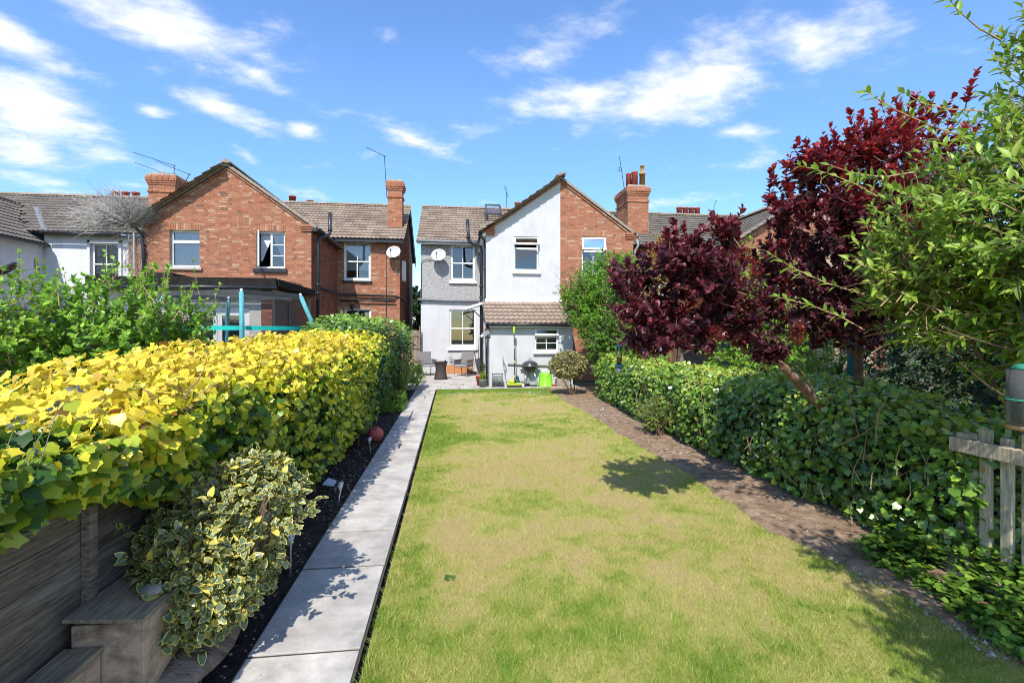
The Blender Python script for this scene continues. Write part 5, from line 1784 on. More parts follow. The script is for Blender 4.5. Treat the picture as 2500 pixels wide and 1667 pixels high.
for k in range(9):
    a = rng.uniform(0, 6.28)
    limb(m, (-1.32 + .03 * math.cos(a), 2.86 + .03 * math.sin(a), -.02), tuple(c_ + np.array((math.cos(a) * .3, math.sin(a) * .3, rng.uniform(.0, .3)))), .014, .005)
m.build('stems', mt['bark'], el)
B = c_ + rand_unit(160) * r_ * .5
twigs(el, B, B + rand_unit(160) * r_ * .5, nr.normal(size=B.shape) * .02, .004, mt['bark_red'])

# bright green shrub behind the golden hedge
vb = thing('leafy_shrub', 'tall bright green leafy shrub rising behind the golden ivy hedge', 'shrub', (-3.7, 5.6, 0))
tf = lambda P, t: .50 + .3 * t + (fbm(P * 1.6, 61, 2) - .5) * .7 + nr.normal(size=len(P)) * .12
crown(vb, (-3.75, 5.75, 1.66), (1.1, .65, .80), 430, 15, .085, 'ovate', LM['bright'], tf, .45, 300, .95, .6, .45, mt['twig_tan'], .005)
crown(vb, (-4.65, 5.4, 1.65), (.9, .6, .85), 260, 13, .085, 'ovate', LM['bright'], tf, .45, 0, .95, .5, .4, mt['twig_tan'], .005)
crown(vb, (-3.2, 6.2, 1.85), (.45, .4, .42), 70, 13, .075, 'ovate', LM['bright'], tf, .4, 0, .95, .6, .3, mt['twig_tan'], .005)
# odd tall shoots standing clear
B = np.stack([nr.uniform(-4.6, -2.7, 34), nr.uniform(5.2, 6.4, 34), nr.uniform(1.8, 2.2, 34)], 1)
E = B + np.stack([nr.normal(0, .1, 34), nr.normal(0, .1, 34), nr.uniform(.25, .5, 34)], 1)
P, N, A, t, B, E, Cv = shoots(34, lambda n: B, lambda n: E, 14, (.2, 1), .9)
leaves(vb, 'ovate', P, N, A, .07 * nr.uniform(.6, 1.1, len(P)) * (1.15 - .4 * t), np.clip(.5 + .3 * t, 0, 1), LM['bright'])
twigs(vb, B, E, Cv, .006, mt['twig_tan'])
m = MB()
for k in range(10):
    a = rng.uniform(-4.7, -2.8)
    limb(m, (-3.7 + rng.uniform(-.3, .3), 5.6 + rng.uniform(-.2, .2), -.05), (a, rng.uniform(5.3, 6.3), rng.uniform(1.3, 2.0)), .022, .008)
m.build('stems', mt['bark'], vb)
# pink roses at its foot, left
rs = thing('rose_bush', 'rose bush with pale pink blooms at the far left edge behind the hedge', 'shrub', (-5.2, 5.9, 0))
crown(rs, (-5.2, 6.0, 1.5), (.55, .4, .55), 90, 12, .06, 'ovate', LM['laurel'], .55, .35, 0, .9, .5, .4, mt['twig'], .004)
for k in range(12):
    c = (-5.2 + rng.uniform(-.4, .5), 5.7 + rng.uniform(-.1, .3), rng.uniform(1.5, 2.05))
    P = np.array(c) + rand_unit(14) * .022
    leaves(rs, 'round', P, unit(P - np.array(c)) + rand_unit(14) * .3, rand_unit(14), np.full(14, .045), nr.uniform(0, 1, 14), LM['petal'], 0, 'bloom')

# long-leaved shrub filling the right edge
fs = thing('overhanging_shrub', 'tall arching shrub with long light green leaves at the right edge', 'shrub', (4.6, 2.75, 0))
tf = lambda P, t: .38 + .28 * t + (fbm(P * 1.4, 71, 2) - .5) * .55 + nr.normal(size=len(P)) * .10
crown(fs, (3.75, 2.6, 2.3), (.92, .95, 1.0), 800, 17, .10, 'lance', LM['lance'], tf, .55, 300, .95, .35, .45, mt['twig_tan'], .0045)
crown(fs, (4.3, 2.7, 3.25), (.65, .8, 1.1), 380, 15, .095, 'lance', LM['lance'], tf, .55, 0, .95, .5, .4, mt['twig_tan'], .0045)
crown(fs, (3.12, 2.95, 2.2), (.40, .42, .6), 130, 15, .085, 'lance', LM['lance'], tf, .5, 0, .9, .5, .3, mt['twig_tan'], .0045)
crown(fs, (3.5, 1.4, 2.3), (.6, .7, .6), 100, 14, .095, 'lance', LM['lance'], tf, .5, 0, .95, .3, .4, mt['twig_tan'], .0045)
crown(fs, (2.45, 1.45, 2.25), (.40, .5, .4), 70, 13, .095, 'lance', LM['lance'], tf, .5, 0, .95, .3, .4, mt['twig_tan'], .0045)
crown(fs, (2.25, .35, 2.3), (.65, .65, .5), 210, 13, .095, 'lance', LM['lance'], tf, .5, 0, .95, .3, .4, mt['twig_tan'], .0045)
m = MB()
for (a, b) in (((4.6, 2.75, 0), (3.8, 2.6, 2.6)), ((4.6, 2.8, 0), (4.2, 2.9, 3.6)), ((4.6, 2.9, 0), (3.3, 3.0, 2.3)), ((4.6, 2.7, 0), (3.6, 1.9, 2.3)), ((4.6, 2.8, .1), (3.9, 3.3, 3.0)), ((4.6, 2.75, .1), (3.4, 2.4, 2.6)), ((3.6, 1.4, 2.1), (2.6, 1.4, 2.3)), ((3.6, 1.2, 2.1), (2.4, .5, 2.3)), ((4.6, 2.2, 0), (3.6, 1.3, 2.1))):
    limb(m, a, b, .018, .006, .10, 6)
for k in range(14):
    a = Vector((rng.uniform(3.2, 4.0), rng.uniform(2.2, 3.0), rng.uniform(1.2, 2.2)))
    limb(m, a, a + Vector((rng.uniform(-.9, .1), rng.uniform(-.3, .5), rng.uniform(.0, .6))), .008, .003, .1)
m.build('stems', mt['bark'], fs)
# the shoot that reaches out against the sky, and others along the crown's edge
B = np.array([(3.55, 2.9, 3.05), (3.5, 2.8, 3.2), (3.75, 2.9, 3.75), (3.0, 3.1, 2.7), (3.2, 3.0, 2.85), (2.9, 3.1, 1.75), (2.9, 3.1, 2.0)])
E = np.array([(2.86, 3.05, 3.42), (3.0, 2.9, 3.35), (3.3, 2.9, 4.05), (2.52, 3.25, 2.95), (2.7, 3.2, 2.95), (2.35, 3.3, 2.0), (2.3, 3.35, 2.35)])
P, N, A, t, B, E, Cv = shoots(len(B), lambda n: B, lambda n: E, 22, (.15, 1), .95)
leaves(fs, 'lance', P, N, A, .09 * nr.uniform(.6, 1.1, len(P)), np.clip(nr.normal(.6, .12, len(P)), 0, 1), LM['lance'])
twigs(fs, B, E, Cv, .007, mt['twig_tan'])

# purple smoke trees
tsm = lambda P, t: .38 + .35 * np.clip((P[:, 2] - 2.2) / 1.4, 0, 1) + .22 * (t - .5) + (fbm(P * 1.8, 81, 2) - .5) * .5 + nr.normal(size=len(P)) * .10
s1 = thing('smoke_tree', 'upright dark purple smoke tree against the sky behind the light green shrub', 'tree', (4.35, 4.6, 0))
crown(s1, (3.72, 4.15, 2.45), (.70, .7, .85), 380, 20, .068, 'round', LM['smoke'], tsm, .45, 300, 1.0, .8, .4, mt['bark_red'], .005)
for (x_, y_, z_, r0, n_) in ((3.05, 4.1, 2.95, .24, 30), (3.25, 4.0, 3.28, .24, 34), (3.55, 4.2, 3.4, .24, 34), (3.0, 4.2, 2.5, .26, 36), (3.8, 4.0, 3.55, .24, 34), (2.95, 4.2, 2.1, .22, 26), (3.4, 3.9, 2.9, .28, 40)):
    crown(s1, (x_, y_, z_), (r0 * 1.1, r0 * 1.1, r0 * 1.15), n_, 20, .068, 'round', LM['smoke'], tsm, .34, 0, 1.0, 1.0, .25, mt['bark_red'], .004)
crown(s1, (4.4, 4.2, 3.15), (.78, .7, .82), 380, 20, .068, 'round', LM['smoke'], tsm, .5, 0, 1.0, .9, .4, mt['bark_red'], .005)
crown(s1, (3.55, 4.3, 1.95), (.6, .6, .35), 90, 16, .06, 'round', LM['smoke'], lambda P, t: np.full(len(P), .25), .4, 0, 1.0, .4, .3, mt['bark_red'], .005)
B = np.stack([nr.uniform(3.1, 4.7, 26), nr.uniform(3.8, 4.6, 26), np.zeros(26)], 1)
B[:, 2] = 3.0 + np.clip((B[:, 0] - 3.1) * .5, 0, .75)
E = B + np.stack([nr.normal(0, .08, 26), nr.normal(0, .08, 26), nr.uniform(.2, .38, 26)], 1)
P, N, A, t, B, E, Cv = shoots(26, lambda n: B, lambda n: E, 26, (.1, 1), .95)
leaves(s1, 'round', P, N, A, .075 * nr.uniform(.7, 1.1, len(P)) * (1.1 - .3 * t), np.clip(.55 + .35 * t + nr.normal(size=len(P)) * .08, 0, 1), LM['smoke'])
twigs(s1, B, E, Cv, .006, mt['bark_red'])
m = MB()
limb(m, (4.35, 4.75, -.05), (4.15, 4.5, 1.5), .055, .04, .04, 6, 9)
for (q) in ((3.6, 4.1, 2.6), (4.3, 4.2, 3.2), (3.3, 4.3, 2.3), (4.0, 3.9, 2.9), (4.6, 4.4, 3.3)):
    limb(m, (4.15, 4.5, 1.45), q, .032, .01, .08, 5)
m.build('trunk', mt['bark'], s1)

s2_ = thing('smoke_tree', 'purple smoke tree with bare trunk leaning out over the lawn from the ivy hedge', 'tree', (3.75, 4.35, 0))
cl2 = [(1.45, 3.75, 2.02, .24, 34), (1.62, 4.1, 2.26, .24, 34), (1.72, 3.65, 2.38, .22, 30), (1.85, 3.95, 1.96, .28, 48), (2.02, 3.6, 2.2, .26, 42), (2.1, 4.15, 2.3, .26, 42), (2.28, 3.85, 2.05, .26, 44), (2.42, 4.05, 2.3, .22, 32), (1.98, 3.85, 2.48, .22, 32), (2.2, 3.7, 2.62, .17, 20), (1.68, 3.7, 1.78, .24, 34), (2.05, 3.8, 1.76, .24, 34), (2.5, 3.9, 1.86, .2, 24)]
for k_, (x_, y_, z_, r0, n_) in enumerate(cl2):
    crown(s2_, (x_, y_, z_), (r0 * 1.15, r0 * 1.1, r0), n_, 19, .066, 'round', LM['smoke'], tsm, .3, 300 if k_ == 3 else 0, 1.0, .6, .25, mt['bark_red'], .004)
crown(s2_, (1.60, 3.9, 1.68), (.26, .3, .18), 36, 16, .06, 'round', LM['smoke'], lambda P, t: np.full(len(P), .35) + nr.normal(size=len(P)) * .1, .35, 0, 1.0, .2, .3, mt['bark_red'], .005)
crown(s2_, (2.70, 4.25, 1.78), (.34, .34, .18), 30, 15, .06, 'round', LM['smoke'], lambda P, t: np.full(len(P), .3) + nr.normal(size=len(P)) * .1, .35, 0, 1.0, .5, .3, mt['bark_red'], .005)
crown(s2_, (2.84, 4.06, 1.58), (.20, .2, .15), 34, 15, .06, 'round', LM['smoke'], lambda P, t: np.full(len(P), .33) + nr.normal(size=len(P)) * .1, .25, 0, 1.0, .4, .2, mt['bark_red'], .005)
m = MB()
tp = [Vector(p) for p in ((3.85, 4.5, .25), (3.72, 4.42, .90), (3.55, 4.36, 1.06), (3.30, 4.3, 1.26), (3.05, 4.24, 1.48), (2.8, 4.2, 1.66), (2.58, 4.18, 1.86), (2.4, 4.16, 2.02), (2.2, 4.15, 2.2))]
fine = []
for a, b in zip(tp, tp[1:]):
    fine += [a + (b - a) * k / 5 for k in range(5)]
fine.append(tp[-1])
nf = len(fine)
m.tube([p + Vector((rng.uniform(-1, 1), rng.uniform(-1, 1), rng.uniform(-1, 1))) * .005 for p in fine], [(.05 - .034 * (k / (nf - 1)) ** 1.3) * rng.uniform(.88, 1.14) for k in range(nf)], 12)
for k in range(34):
    q = fine[rng.randrange(4, 28)] + Vector((rng.uniform(-1, 1), -1, rng.uniform(-1, 1))).normalized() * .042
    m.bar(q, q + Vector((rng.uniform(-.09, -.03), rng.uniform(-.02, .02), rng.uniform(.02, .08))), .012, .004)
tr_ = m.build('trunk', mt['bark_red'], s2_, True)
m = MB()
for (a, b) in ((5, (2.75, 4.6, 2.3)), (6, (2.0, 3.8, 2.1)), (6, (2.2, 4.5, 2.3)), (7, (1.8, 4.2, 2.2)), (7, (2.1, 3.9, 2.45)), (5, (2.2, 4.0, 1.7)), (4, (2.9, 4.2, 1.9)), (2, (3.25, 4.3, 1.45)), (6, (1.7, 4.25, 1.75))):
    limb(m, tp[a], b, .014, .005, .06, 5)
m.build('branches', mt['bark_red'], s2_)
# feathery red plumes
for k in range(15):
    c = np.array((rng.uniform(1.6, 2.75), rng.uniform(3.55, 4.2), rng.uniform(1.6, 2.45)))
    n = 170
    ax = unit(np.array([[rng.uniform(-.6, .6), rng.uniform(-.6, .1), rng.uniform(.1, .8)]]))[0]
    t = nr.uniform(0, 1, n)
    P = c + ax * t[:, None] * .17 + rand_unit(n) * (.055 * np.sin(np.pi * (.15 + .8 * t)))[:, None]
    leaves(s2_, 'dia', P, rand_unit(n), rand_unit(n) + ax, nr.uniform(.012, .03, n), nr.uniform(0, 1, n), LM['plume'], 0, 'plume')

# tall climber by the house
cl = thing('climbing_shrub', 'tall green climber beside the lean-to reaching up the brick gable', 'shrub', (4.7, 13, 0))
tl = lambda P, t: .52 + .25 * t + (fbm(P * 1.2, 91, 3) - .5) * .8 + nr.normal(size=len(P)) * .1
for (c, r, n_, z0) in (((4.6, 12.9, 1.7), (1.1, 1.3, 1.7), 1000, .1), ((3.95, 13.5, 2.3), (.75, .8, 1.0), 420, None), ((4.9, 13.2, 3.0), (.95, 1.0, .9), 420, None), ((4.75, 14.3, 3.45), (1.05, .6, .85), 520, None), ((4.15, 14.0, 2.9), (.7, .6, .8), 300, None), ((3.6, 13.9, 2.65), (.55, .5, .7), 230, None), ((4.0, 12.5, 1.3), (.45, .8, 1.1), 300, .05), ((4.1, 13.6, 2.3), (.6, .7, .6), 200, None), ((4.5, 11.2, .9), (.85, .9, .95), 380, .05)):
    crown(cl, c, r, n_, 13, .09, 'dia', LM['bright'] if c[2] > 2.1 else LM['laurel'], lambda P, t: tl(P, t) - (.2 if c[2] > 2.1 else 0), .4, 0, .9, .3, .55, mt['twig'], .004, z0)
B = np.stack([nr.uniform(3.5, 4.4, 110), nr.uniform(13.2, 14.2, 110), nr.uniform(1.9, 3.2, 110)], 1)
E = B + np.stack([nr.uniform(-.8, .1, 110), nr.uniform(-.2, .3, 110), nr.uniform(.0, .6, 110)], 1)
P, N, A, t, B, E, Cv = shoots(110, lambda n: B, lambda n: E, 30, (.1, 1), .9)
leaves(cl, 'dia', P, N, A, .045 * nr.uniform(.6, 1.1, len(P)), np.clip(nr.normal(.5, .15, len(P)), 0, 1), LM['laurel'])
twigs(cl, B, E, Cv, .006, mt['twig'])
m = MB()
for k in range(12):
    limb(m, (4.7 + rng.uniform(-.3, .3), 12.9 + rng.uniform(-.4, .4), -.05), (4.7 + rng.uniform(-.7, .6), 12.9 + rng.uniform(-.8, .8), rng.uniform(1.8, 3.4)), .035, .01)
m.build('stems', mt['bark'], cl)

# shrubs behind, in the next garden
def backshrub(name, label, c, r, n_, mat, tint, size=.09, z0=.1, per=13, stem=True):
    o = thing(name, label, 'shrub' if 'tree' not in name else 'tree', (c[0], c[1], 0))
    crown(o, c, r, n_, per, size, 'dia', mat, tint, .45, 0, .9, .35, .5, mt['twig'], .005, z0)
    m = MB()
    for k in range(6):
        limb(m, (c[0] + rng.uniform(-.15, .15), c[1] + rng.uniform(-.15, .15), -.06), (c[0] + rng.uniform(-.5, .5) * r[0], c[1] + rng.uniform(-.5, .5) * r[1], c[2] + rng.uniform(-.2, .4) * r[2]), .04, .012)
    m.build('trunk', mt['bark'], o)
    return o


backshrub('golden_maple', 'yellow and orange tinged maple peeping above the leaning smoke tree', (5.2, 11.2, 3.2), (.7, .7, 1.0), 330, LM['acer'], tl, .07, 1.2)
backshrub('conical_shrub', 'fresh lime green bush between the smoke trees and the far roof', (6.35, 9.4, 2.4), (.8, .7, 1.35), 520, LM['lime'], tl, .07, .1)
backshrub('laurel_bush', 'mid green bush behind the leaning smoke tree trunk', (5.5, 8.2, 1.7), (1.1, .9, 1.3), 650, LM['bright'], tl, .085, .1)
backshrub('garden_tree', 'shadowy dark green tree behind the light green shrub at right', (7.3, 6.2, 2.4), (1.8, 1.6, 2.1), 900, LM['dark'], .4, .10, .3)
backshrub('garden_tree', 'dark evergreen tree filling the gap behind the upright smoke tree', (6.4, 5.0, 1.7), (1.1, .9, 1.4), 520, LM['dark'], .5, .09, .2)
backshrub('garden_tree', 'dark thicket behind the picket fence', (5.3, 3.4, 1.0), (.9, 1.0, 1.0), 420, LM['dark'], .5, .08, .05)
backshrub('garden_tree', 'dusky green tree seen down the passage between the houses', (-2.5, 31, 2.0), (2.6, 1.8, 2.4), 1000, LM['dark'], .8, .34, .05)
backshrub('low_shrub', 'small-leaved green shrub in the soil bed before the right hedge', (3.42, 7.75, .38), (.42, .45, .42), 260, LM['laurel'], lambda P, t: .55 + .3 * t, .04, .03)
backshrub('garden_bush', 'shaded mid green bush far behind the teal post', (7.2, 8.0, 1.3), (1.1, .9, 1.3), 450, LM['laurel'], .4, .09, .05)
pf = backshrub('flowering_shrub', 'shrub with pale pink flower clusters behind the right hedge', (5.1, 6.1, 1.1), (.5, .5, .55), 170, LM['laurel'], lambda P, t: .7 + .2 * t, .09, .2)
for k in range(16):
    c = np.array((5.0 + rng.uniform(-.4, .4), 5.75 + rng.uniform(-.15, .15), rng.uniform(1.05, 1.62)))
    P = c + rand_unit(26) * .06
    leaves(pf, 'dia', P, unit(P - c + .01), rand_unit(26), nr.uniform(.025, .045, 26), nr.uniform(0, 1, 26), LM['petal'], 0, 'bloom')

# round-headed little tree on the bed by the patio
lt_ = thing('topiary_tree', 'small round-headed tree with cream variegated leaves beside the lime bucket', 'tree', (3.22, 12.75, 0))
c_, r_ = np.array((3.12, 12.85, .82)), np.array((.50, .46, .36))
n = 4200
dd = rand_unit(n)
P = c_ + dd * r_ * (nr.uniform(.6, 1.02, (n, 1)) + (fbm(dd * 2.4, 15, 2)[:, None] - .5) * .3)
P[:, 2] = np.maximum(P[:, 2], .5 + nr.uniform(-.1, .1, n))
leaves(lt_, 'varieg', P, unit(dd + np.array([0, 0, .8]) + rand_unit(n) * .5), unit(dd + rand_unit(n) * .7), nr.uniform(.05, .085, n), nr.uniform(0, 1, n), LM['varieg_pale'])
m = MB()
for k in range(8):
    a = k * .8
    limb(m, (3.22, 12.75, -.03), (3.14 + .28 * math.cos(a), 12.85 + .26 * math.sin(a), .68), .011, .005, .12)
m.build('trunk', mt['bark'], lt_)

# plants beside the path's far end
def tuft(name, label, c, n_, h, spread_, w, mat, tint=(.5, .2), droop=.5):
    o = thing(name, label, 'plant', (c[0], c[1], 0))
    V, F, T = [], [], []
    for k in range(n_):
        a = rng.uniform(0, 6.283)
        L = h * rng.uniform(.65, 1.1)
        lean = rng.uniform(.1, 1) * spread_
        dr = Vector((math.cos(a), math.sin(a), 0))
        sd = Vector((-dr.y, dr.x, 0))
        b = Vector(c) + dr * rng.uniform(0, .06) + sd * rng.uniform(-.04, .04)
        ti = min(1, max(0, rng.gauss(*tint)))
        i0 = len(V)
        K = 6
        for i in range(K):
            s = i / (K - 1)
            p = b + dr * (lean * L * (s ** 1.6)) + Vector((0, 0, L * (s - droop * lean * s ** 3)))
            ww = w * (1 - s ** 2) * .5 + .0005
            V += [tuple(p - sd * ww), tuple(p + sd * ww)]
            T += [ti, ti]
        F += [(i0 + 2 * i, i0 + 2 * i + 1, i0 + 2 * i + 3, i0 + 2 * i + 2) for i in range(K - 1)]
    ob = link('blades', np_mesh('blades', np.array(V) - np.array(ORG[o.name]), F, mat, True, {'tint': T}), o)
    setp(ob, kind='stuff')
    return o


kn = tuft('strap_plant', 'tall clump of arching strap leaves at the far end of the path', (-1.28, 12.7, 0), 110, 1.12, .5, .022, LM['strap'])
m = MB()
for k in range(9):
    a = Vector((-1.3 + rng.uniform(-.15, .1), 12.7 + rng.uniform(-.1, .1), .3))
    b = a + Vector((rng.uniform(-.15, .12), rng.uniform(-.1, .1), rng.uniform(.65, .85)))
    m.tube([a, b], .006, 5)
    m.lathe(tuple(b), [(.0, -.02), (.016, .0), (.02, .05), (.008, .11), (0, .12)], 6)
m.build('flower_spikes', mt['twig_tan'], kn)
eu = thing('rounded_shrub', 'rounded yellow-green shrub where the path meets the patio', 'shrub', (-1.1, 14.7, 0))
crown(eu, (-1.15, 14.75, .45), (.42, .5, .45), 200, 13, .06, 'dia', LM['bright'], lambda P, t: .6 + .3 * t, .25, 0, .9, .4, .5, mt['twig'], .004, .03)
lb = thing('low_bush', 'low mossy green bush bulging over the left path edge', 'shrub', (-1.38, 10.9, 0))
crown(lb, (-1.36, 11.0, .16), (.38, .85, .28), 620, 16, .035, 'dia', LM['laurel'], lambda P, t: .62 + .25 * t, .12, 0, .9, .6, .6, None, .003, .0)
tuft('bronze_plant', 'small bronze spiky plant beside the red ball', (-1.42, 7.55, 0), 46, .36, .9, .016, LM['bronze'], (.5, .3))
ht = thing('heather_sprig', 'dry grey stems with curled leaves at the left edge before the hedge', 'plant', (-1.5, 1.95, 0))
B = np.array([(-1.58, 1.92, 1.0), (-1.56, 1.93, 1.0), (-1.51, 1.95, 1.02), (-1.49, 1.97, 1.0), (-1.5, 1.95, 1.0), (-1.48, 1.97, 1.05)])
OFS = np.array((-.07, -.12, 0))
B = B + OFS
E = OFS + np.array([(-1.47, 1.95, 1.45), (-1.44, 2.0, 1.42), (-1.42, 2.06, 1.30), (-1.38, 2.1, 1.46), (-1.46, 2.04, 1.22), (-1.36, 2.16, 1.52)])
twigs(ht, B, E, nr.normal(size=B.shape) * .02, .0035, mt['deadtwig'], 'stems')
P = np.repeat(E, 5, 0) + rand_unit(30) * .012
leaves(ht, 'ovate', P, rand_unit(30), rand_unit(30), nr.uniform(.018, .034, 30), nr.uniform(.2, .9, 30), leafmat('felted grey leaf', [(0, (.16, .17, .13)), (1, (.33, .33, .30))], .8, .1, .1))
MB().tube([(-1.66, 1.90, .95), (-1.58, 1.92, 1.0), (-1.49, 1.95, 1.02)], .004, 5).build('main_stem', mt['deadtwig'], ht)

# dead creeper on the red house
dv = thing('dead_creeper', 'bare grey dead creeper spreading from the left corner of the red gable', 'creeper', (-9.9, 16.5, 3.2))
n = 2600
root = np.array((-9.95, 16.4, 5.15))
ang = nr.uniform(R(25), R(200), n)
ln = nr.uniform(.3, 2.3, n) * np.where((ang > R(95)), 1.0, .4)
B = root + rand_unit(n) * .15 + np.stack([np.cos(ang), nr.normal(0, .25, n), np.sin(ang) * .6], 1) * (ln * nr.uniform(.0, .7, n))[:, None]
E = B + np.stack([np.cos(ang + nr.normal(0, .45, n)), nr.normal(0, .35, n), np.sin(ang + nr.normal(0, .45, n)) * .75], 1) * (nr.uniform(.25, .7, n))[:, None]
twigs(dv, B, E, nr.normal(size=B.shape) * .05, .009, mt['deadtwig'])
n = 260
B = root + np.stack([nr.uniform(-.25, .25, n), np.full(n, .12), -nr.uniform(.1, 1.6, n)], 1)
E = B + np.stack([nr.normal(.0, .28, n), nr.normal(0, .02, n), nr.normal(-.15, .25, n)], 1)
twigs(dv, B, E, nr.normal(size=B.shape) * .03, .007, mt['deadtwig'], 'clinging_twigs')
m = MB()
limb(m, (-9.85, 16.45, 0), (-9.9, 16.45, 5.2), .05, .03, .01, 8)
m.build('main_stem', mt['deadtwig'], dv)

# ------------------------------------------------------------ grass and litter
def grass():
    def area(n, y0, y1):
        return nr.uniform(LAWN[0] + .005, LAWN[1] + .05, n), nr.uniform(y0, y1, n)
    parts = [area(40000, .9, 2.6), area(110000, 2.2, 4.0), area(80000, 4.0, 6.5), area(60000, 6.5, 10), area(40000, 10, 14.5)]
    x, y = np.concatenate([p[0] for p in parts]), np.concatenate([p[1] for p in parts])
    n = len(x)
    # uneven edge against the bed
    e = lawn_edge(y) + nr.normal(0, .03, n) + .02
    ok = (x < e)
    x, y = x[ok], y[ok]
    n = len(x)
    ti = patch_tint(x, y)
    z = .012 * (fbm(np.stack([x, y, x * 0], 1) * .8, 4) - .5)
    h = (.011 + .023 * nr.uniform(0, 1, n) ** 1.6) * (.7 + .7 * ti)
    h *= np.where(x < LAWN[0] + .1, 1.25, 1)
    w = np.interp(y, [2, 5, 9, 14], [.0017, .0026, .0042, .0065])
    a = nr.uniform(0, 6.283, n)
    lean = nr.uniform(.2, 1.5, n) * h
    b = nr.uniform(0, 6.283, n)
    P = np.stack([x, y, z - .002], 1)
    s = np.stack([np.cos(a), np.sin(a), a * 0], 1) * w[:, None]
    tip = P + np.stack([np.cos(b) * lean, np.sin(b) * lean, h], 1)
    V = np.stack([P - s, P + s, tip], 1).reshape(-1, 3)
    F = np.arange(3 * n).reshape(-1, 3)
    tt = np.clip(ti + nr.normal(0, .22, n), 0, 1)
    o = link('grass', np_mesh('grass', V, F, LM['blade'], False, {'tint': np.repeat(tt, 3)}))
    setp(o, 'short mown grass, part green and part dried to straw', 'grass', kind='stuff')


grass()
# clover heads, far lawn
n = 900
x, y = nr.uniform(-.3, 2.7, n), 13.6 - np.abs(nr.normal(0, 2.0, n))
ok = fbm(np.stack([x, y, x * 0], 1) * 1.2, 44) > .5
x, y = x[ok], y[ok]
cv = thing('clover_flowers', 'scattered tiny white clover heads in the far lawn', 'flowers', (1, 12, 0))
cv['kind'] = 'stuff'
P = np.repeat(np.stack([x, y, np.full(len(x), .03)], 1), 3, 0)
leaves(cv, 'dia', P, rand_unit(len(P)), rand_unit(len(P)), np.full(len(P), .022), nr.uniform(0, 1, len(P)), LM['clover'], 0, 'heads')
# broad-leaved weeds
for (x, y, lab) in ((-.02, 3.42, 'flat green weed rosette in the lawn by the path edge'),):
    o = thing('lawn_weed', lab, 'weed', (x, y, 0))
    n = 12
    a = nr.uniform(0, 6.28, n)
    A = np.stack([np.cos(a), np.sin(a), np.full(n, .35)], 1)
    P = np.stack([x + np.cos(a) * .01, y + np.sin(a) * .01, np.full(n, .01)], 1)
    leaves(o, 'ovate', P, np.tile([0, 0, 1.0], (n, 1)) + A * -.2, A, nr.uniform(.025, .05, n), nr.uniform(.3, .6, n), LM['laurel'])
# pebbles and dry leaves on the beds
def litter(name, label, x0, x1, y0, y1, n, mat, size, cat):
    o = thing(name, label, cat, ((x0 + x1) / 2, (y0 + y1) / 2, 0))
    o['kind'] = 'stuff'
    oc = np.array([(1, 0, 0), (-1, 0, 0), (0, 1, 0), (0, -1, 0), (0, 0, .7), (0, 0, -.7)])
    of = np.array([(0, 2, 4), (2, 1, 4), (1, 3, 4), (3, 0, 4), (2, 0, 5), (1, 2, 5), (3, 1, 5), (0, 3, 5)])
    P = np.stack([nr.uniform(x0, x1, n), nr.uniform(y0, y1, n), np.full(n, .008)], 1)
    S = size * nr.uniform(.4, 1, n) ** 2
    V = P[:, None] + oc[None] * S[:, None, None] * nr.uniform(.6, 1.3, (n, 6, 1))
    F = (of[None] + (np.arange(n) * 6)[:, None, None]).reshape(-1, 3)
    setp(link('pieces', np_mesh('pieces', V.reshape(-1, 3) - np.array(ORG[o.name]), F, mat), o), kind='stuff')
    return o


mt['pebble'] = pieces('pebble', [(0, (.16, .12, .095)), (.5, (.30, .24, .19)), (.85, (.36, .31, .26)), (1, (.55, .50, .44))], grain=60)
litter('pebbles', 'small stones and clods scattered over the right soil bed', 2.84, 3.6, 2.2, 13.5, 7000, mt['pebble'], .024, 'stones')
litter('pebbles', 'small stones scattered over the dark left soil bed', -1.7, -1.1, 1.8, 12, 1500, mt['pebble'], .014, 'stones')
litter('path_grit', 'soil crumbs and grit spilt along the left edge of the path', -1.09, -.95, 1.8, 13, 420, mt['pebble'], .007, 'grit').location.z += .02
fl_ = thing('fallen_leaves', 'dry brown leaves lying on the soil beds', 'leaves', (0, 6, 0))
fl_['kind'] = 'stuff'
n = 420
x = np.where(nr.uniform(size=n) < .6, nr.uniform(-1.65, -1.08, n), nr.uniform(2.9, 3.5, n))
P = np.stack([x, nr.uniform(2, 10, n), np.full(n, .03)], 1)
leaves(fl_, 'ovate', P, unit(np.array([0, 0, 1.0]) + rand_unit(n) * .5), rand_unit(n) * np.array([1, 1, .2]), nr.uniform(.02, .055, n), nr.uniform(0, 1, n), LM['dead'], 0, 'leaf_litter')

# ------------------------------------------------------------ fences
bf = thing('board_fence', 'dark weathered horizontal board fence under the golden ivy', 'fence', (-1.70, 3, 0))
for b, (y0, y1) in enumerate(((.62, 2.44), (2.47, 4.28), (4.31, 6.1), (6.13, 7.9))):
    for k in range(9):
        z0 = .02 + k * .136
        t = rng.uniform(-.004, .004)
        m = MB()
        w = [rng.uniform(-.004, .003) for _ in range(4)]
        m.add([(-1.712 + t, y0, z0 + w[0]), (-1.712 + t, y1, z0 + w[1]), (-1.690 + t, y1, z0 + w[1]), (-1.690 + t, y0, z0 + w[0]),
               (-1.712 + t, y0, z0 + .131 + w[2]), (-1.712 + t, y1, z0 + .131 + w[3]), (-1.690 + t, y1, z0 + .131 + w[3]), (-1.690 + t, y0, z0 + .131 + w[2])],
              [(0, 3, 2, 1), (4, 5, 6, 7), (0, 1, 5, 4), (1, 2, 6, 5), (2, 3, 7, 6), (3, 0, 4, 7)])
        m.build('board', mt['fence'], bf)
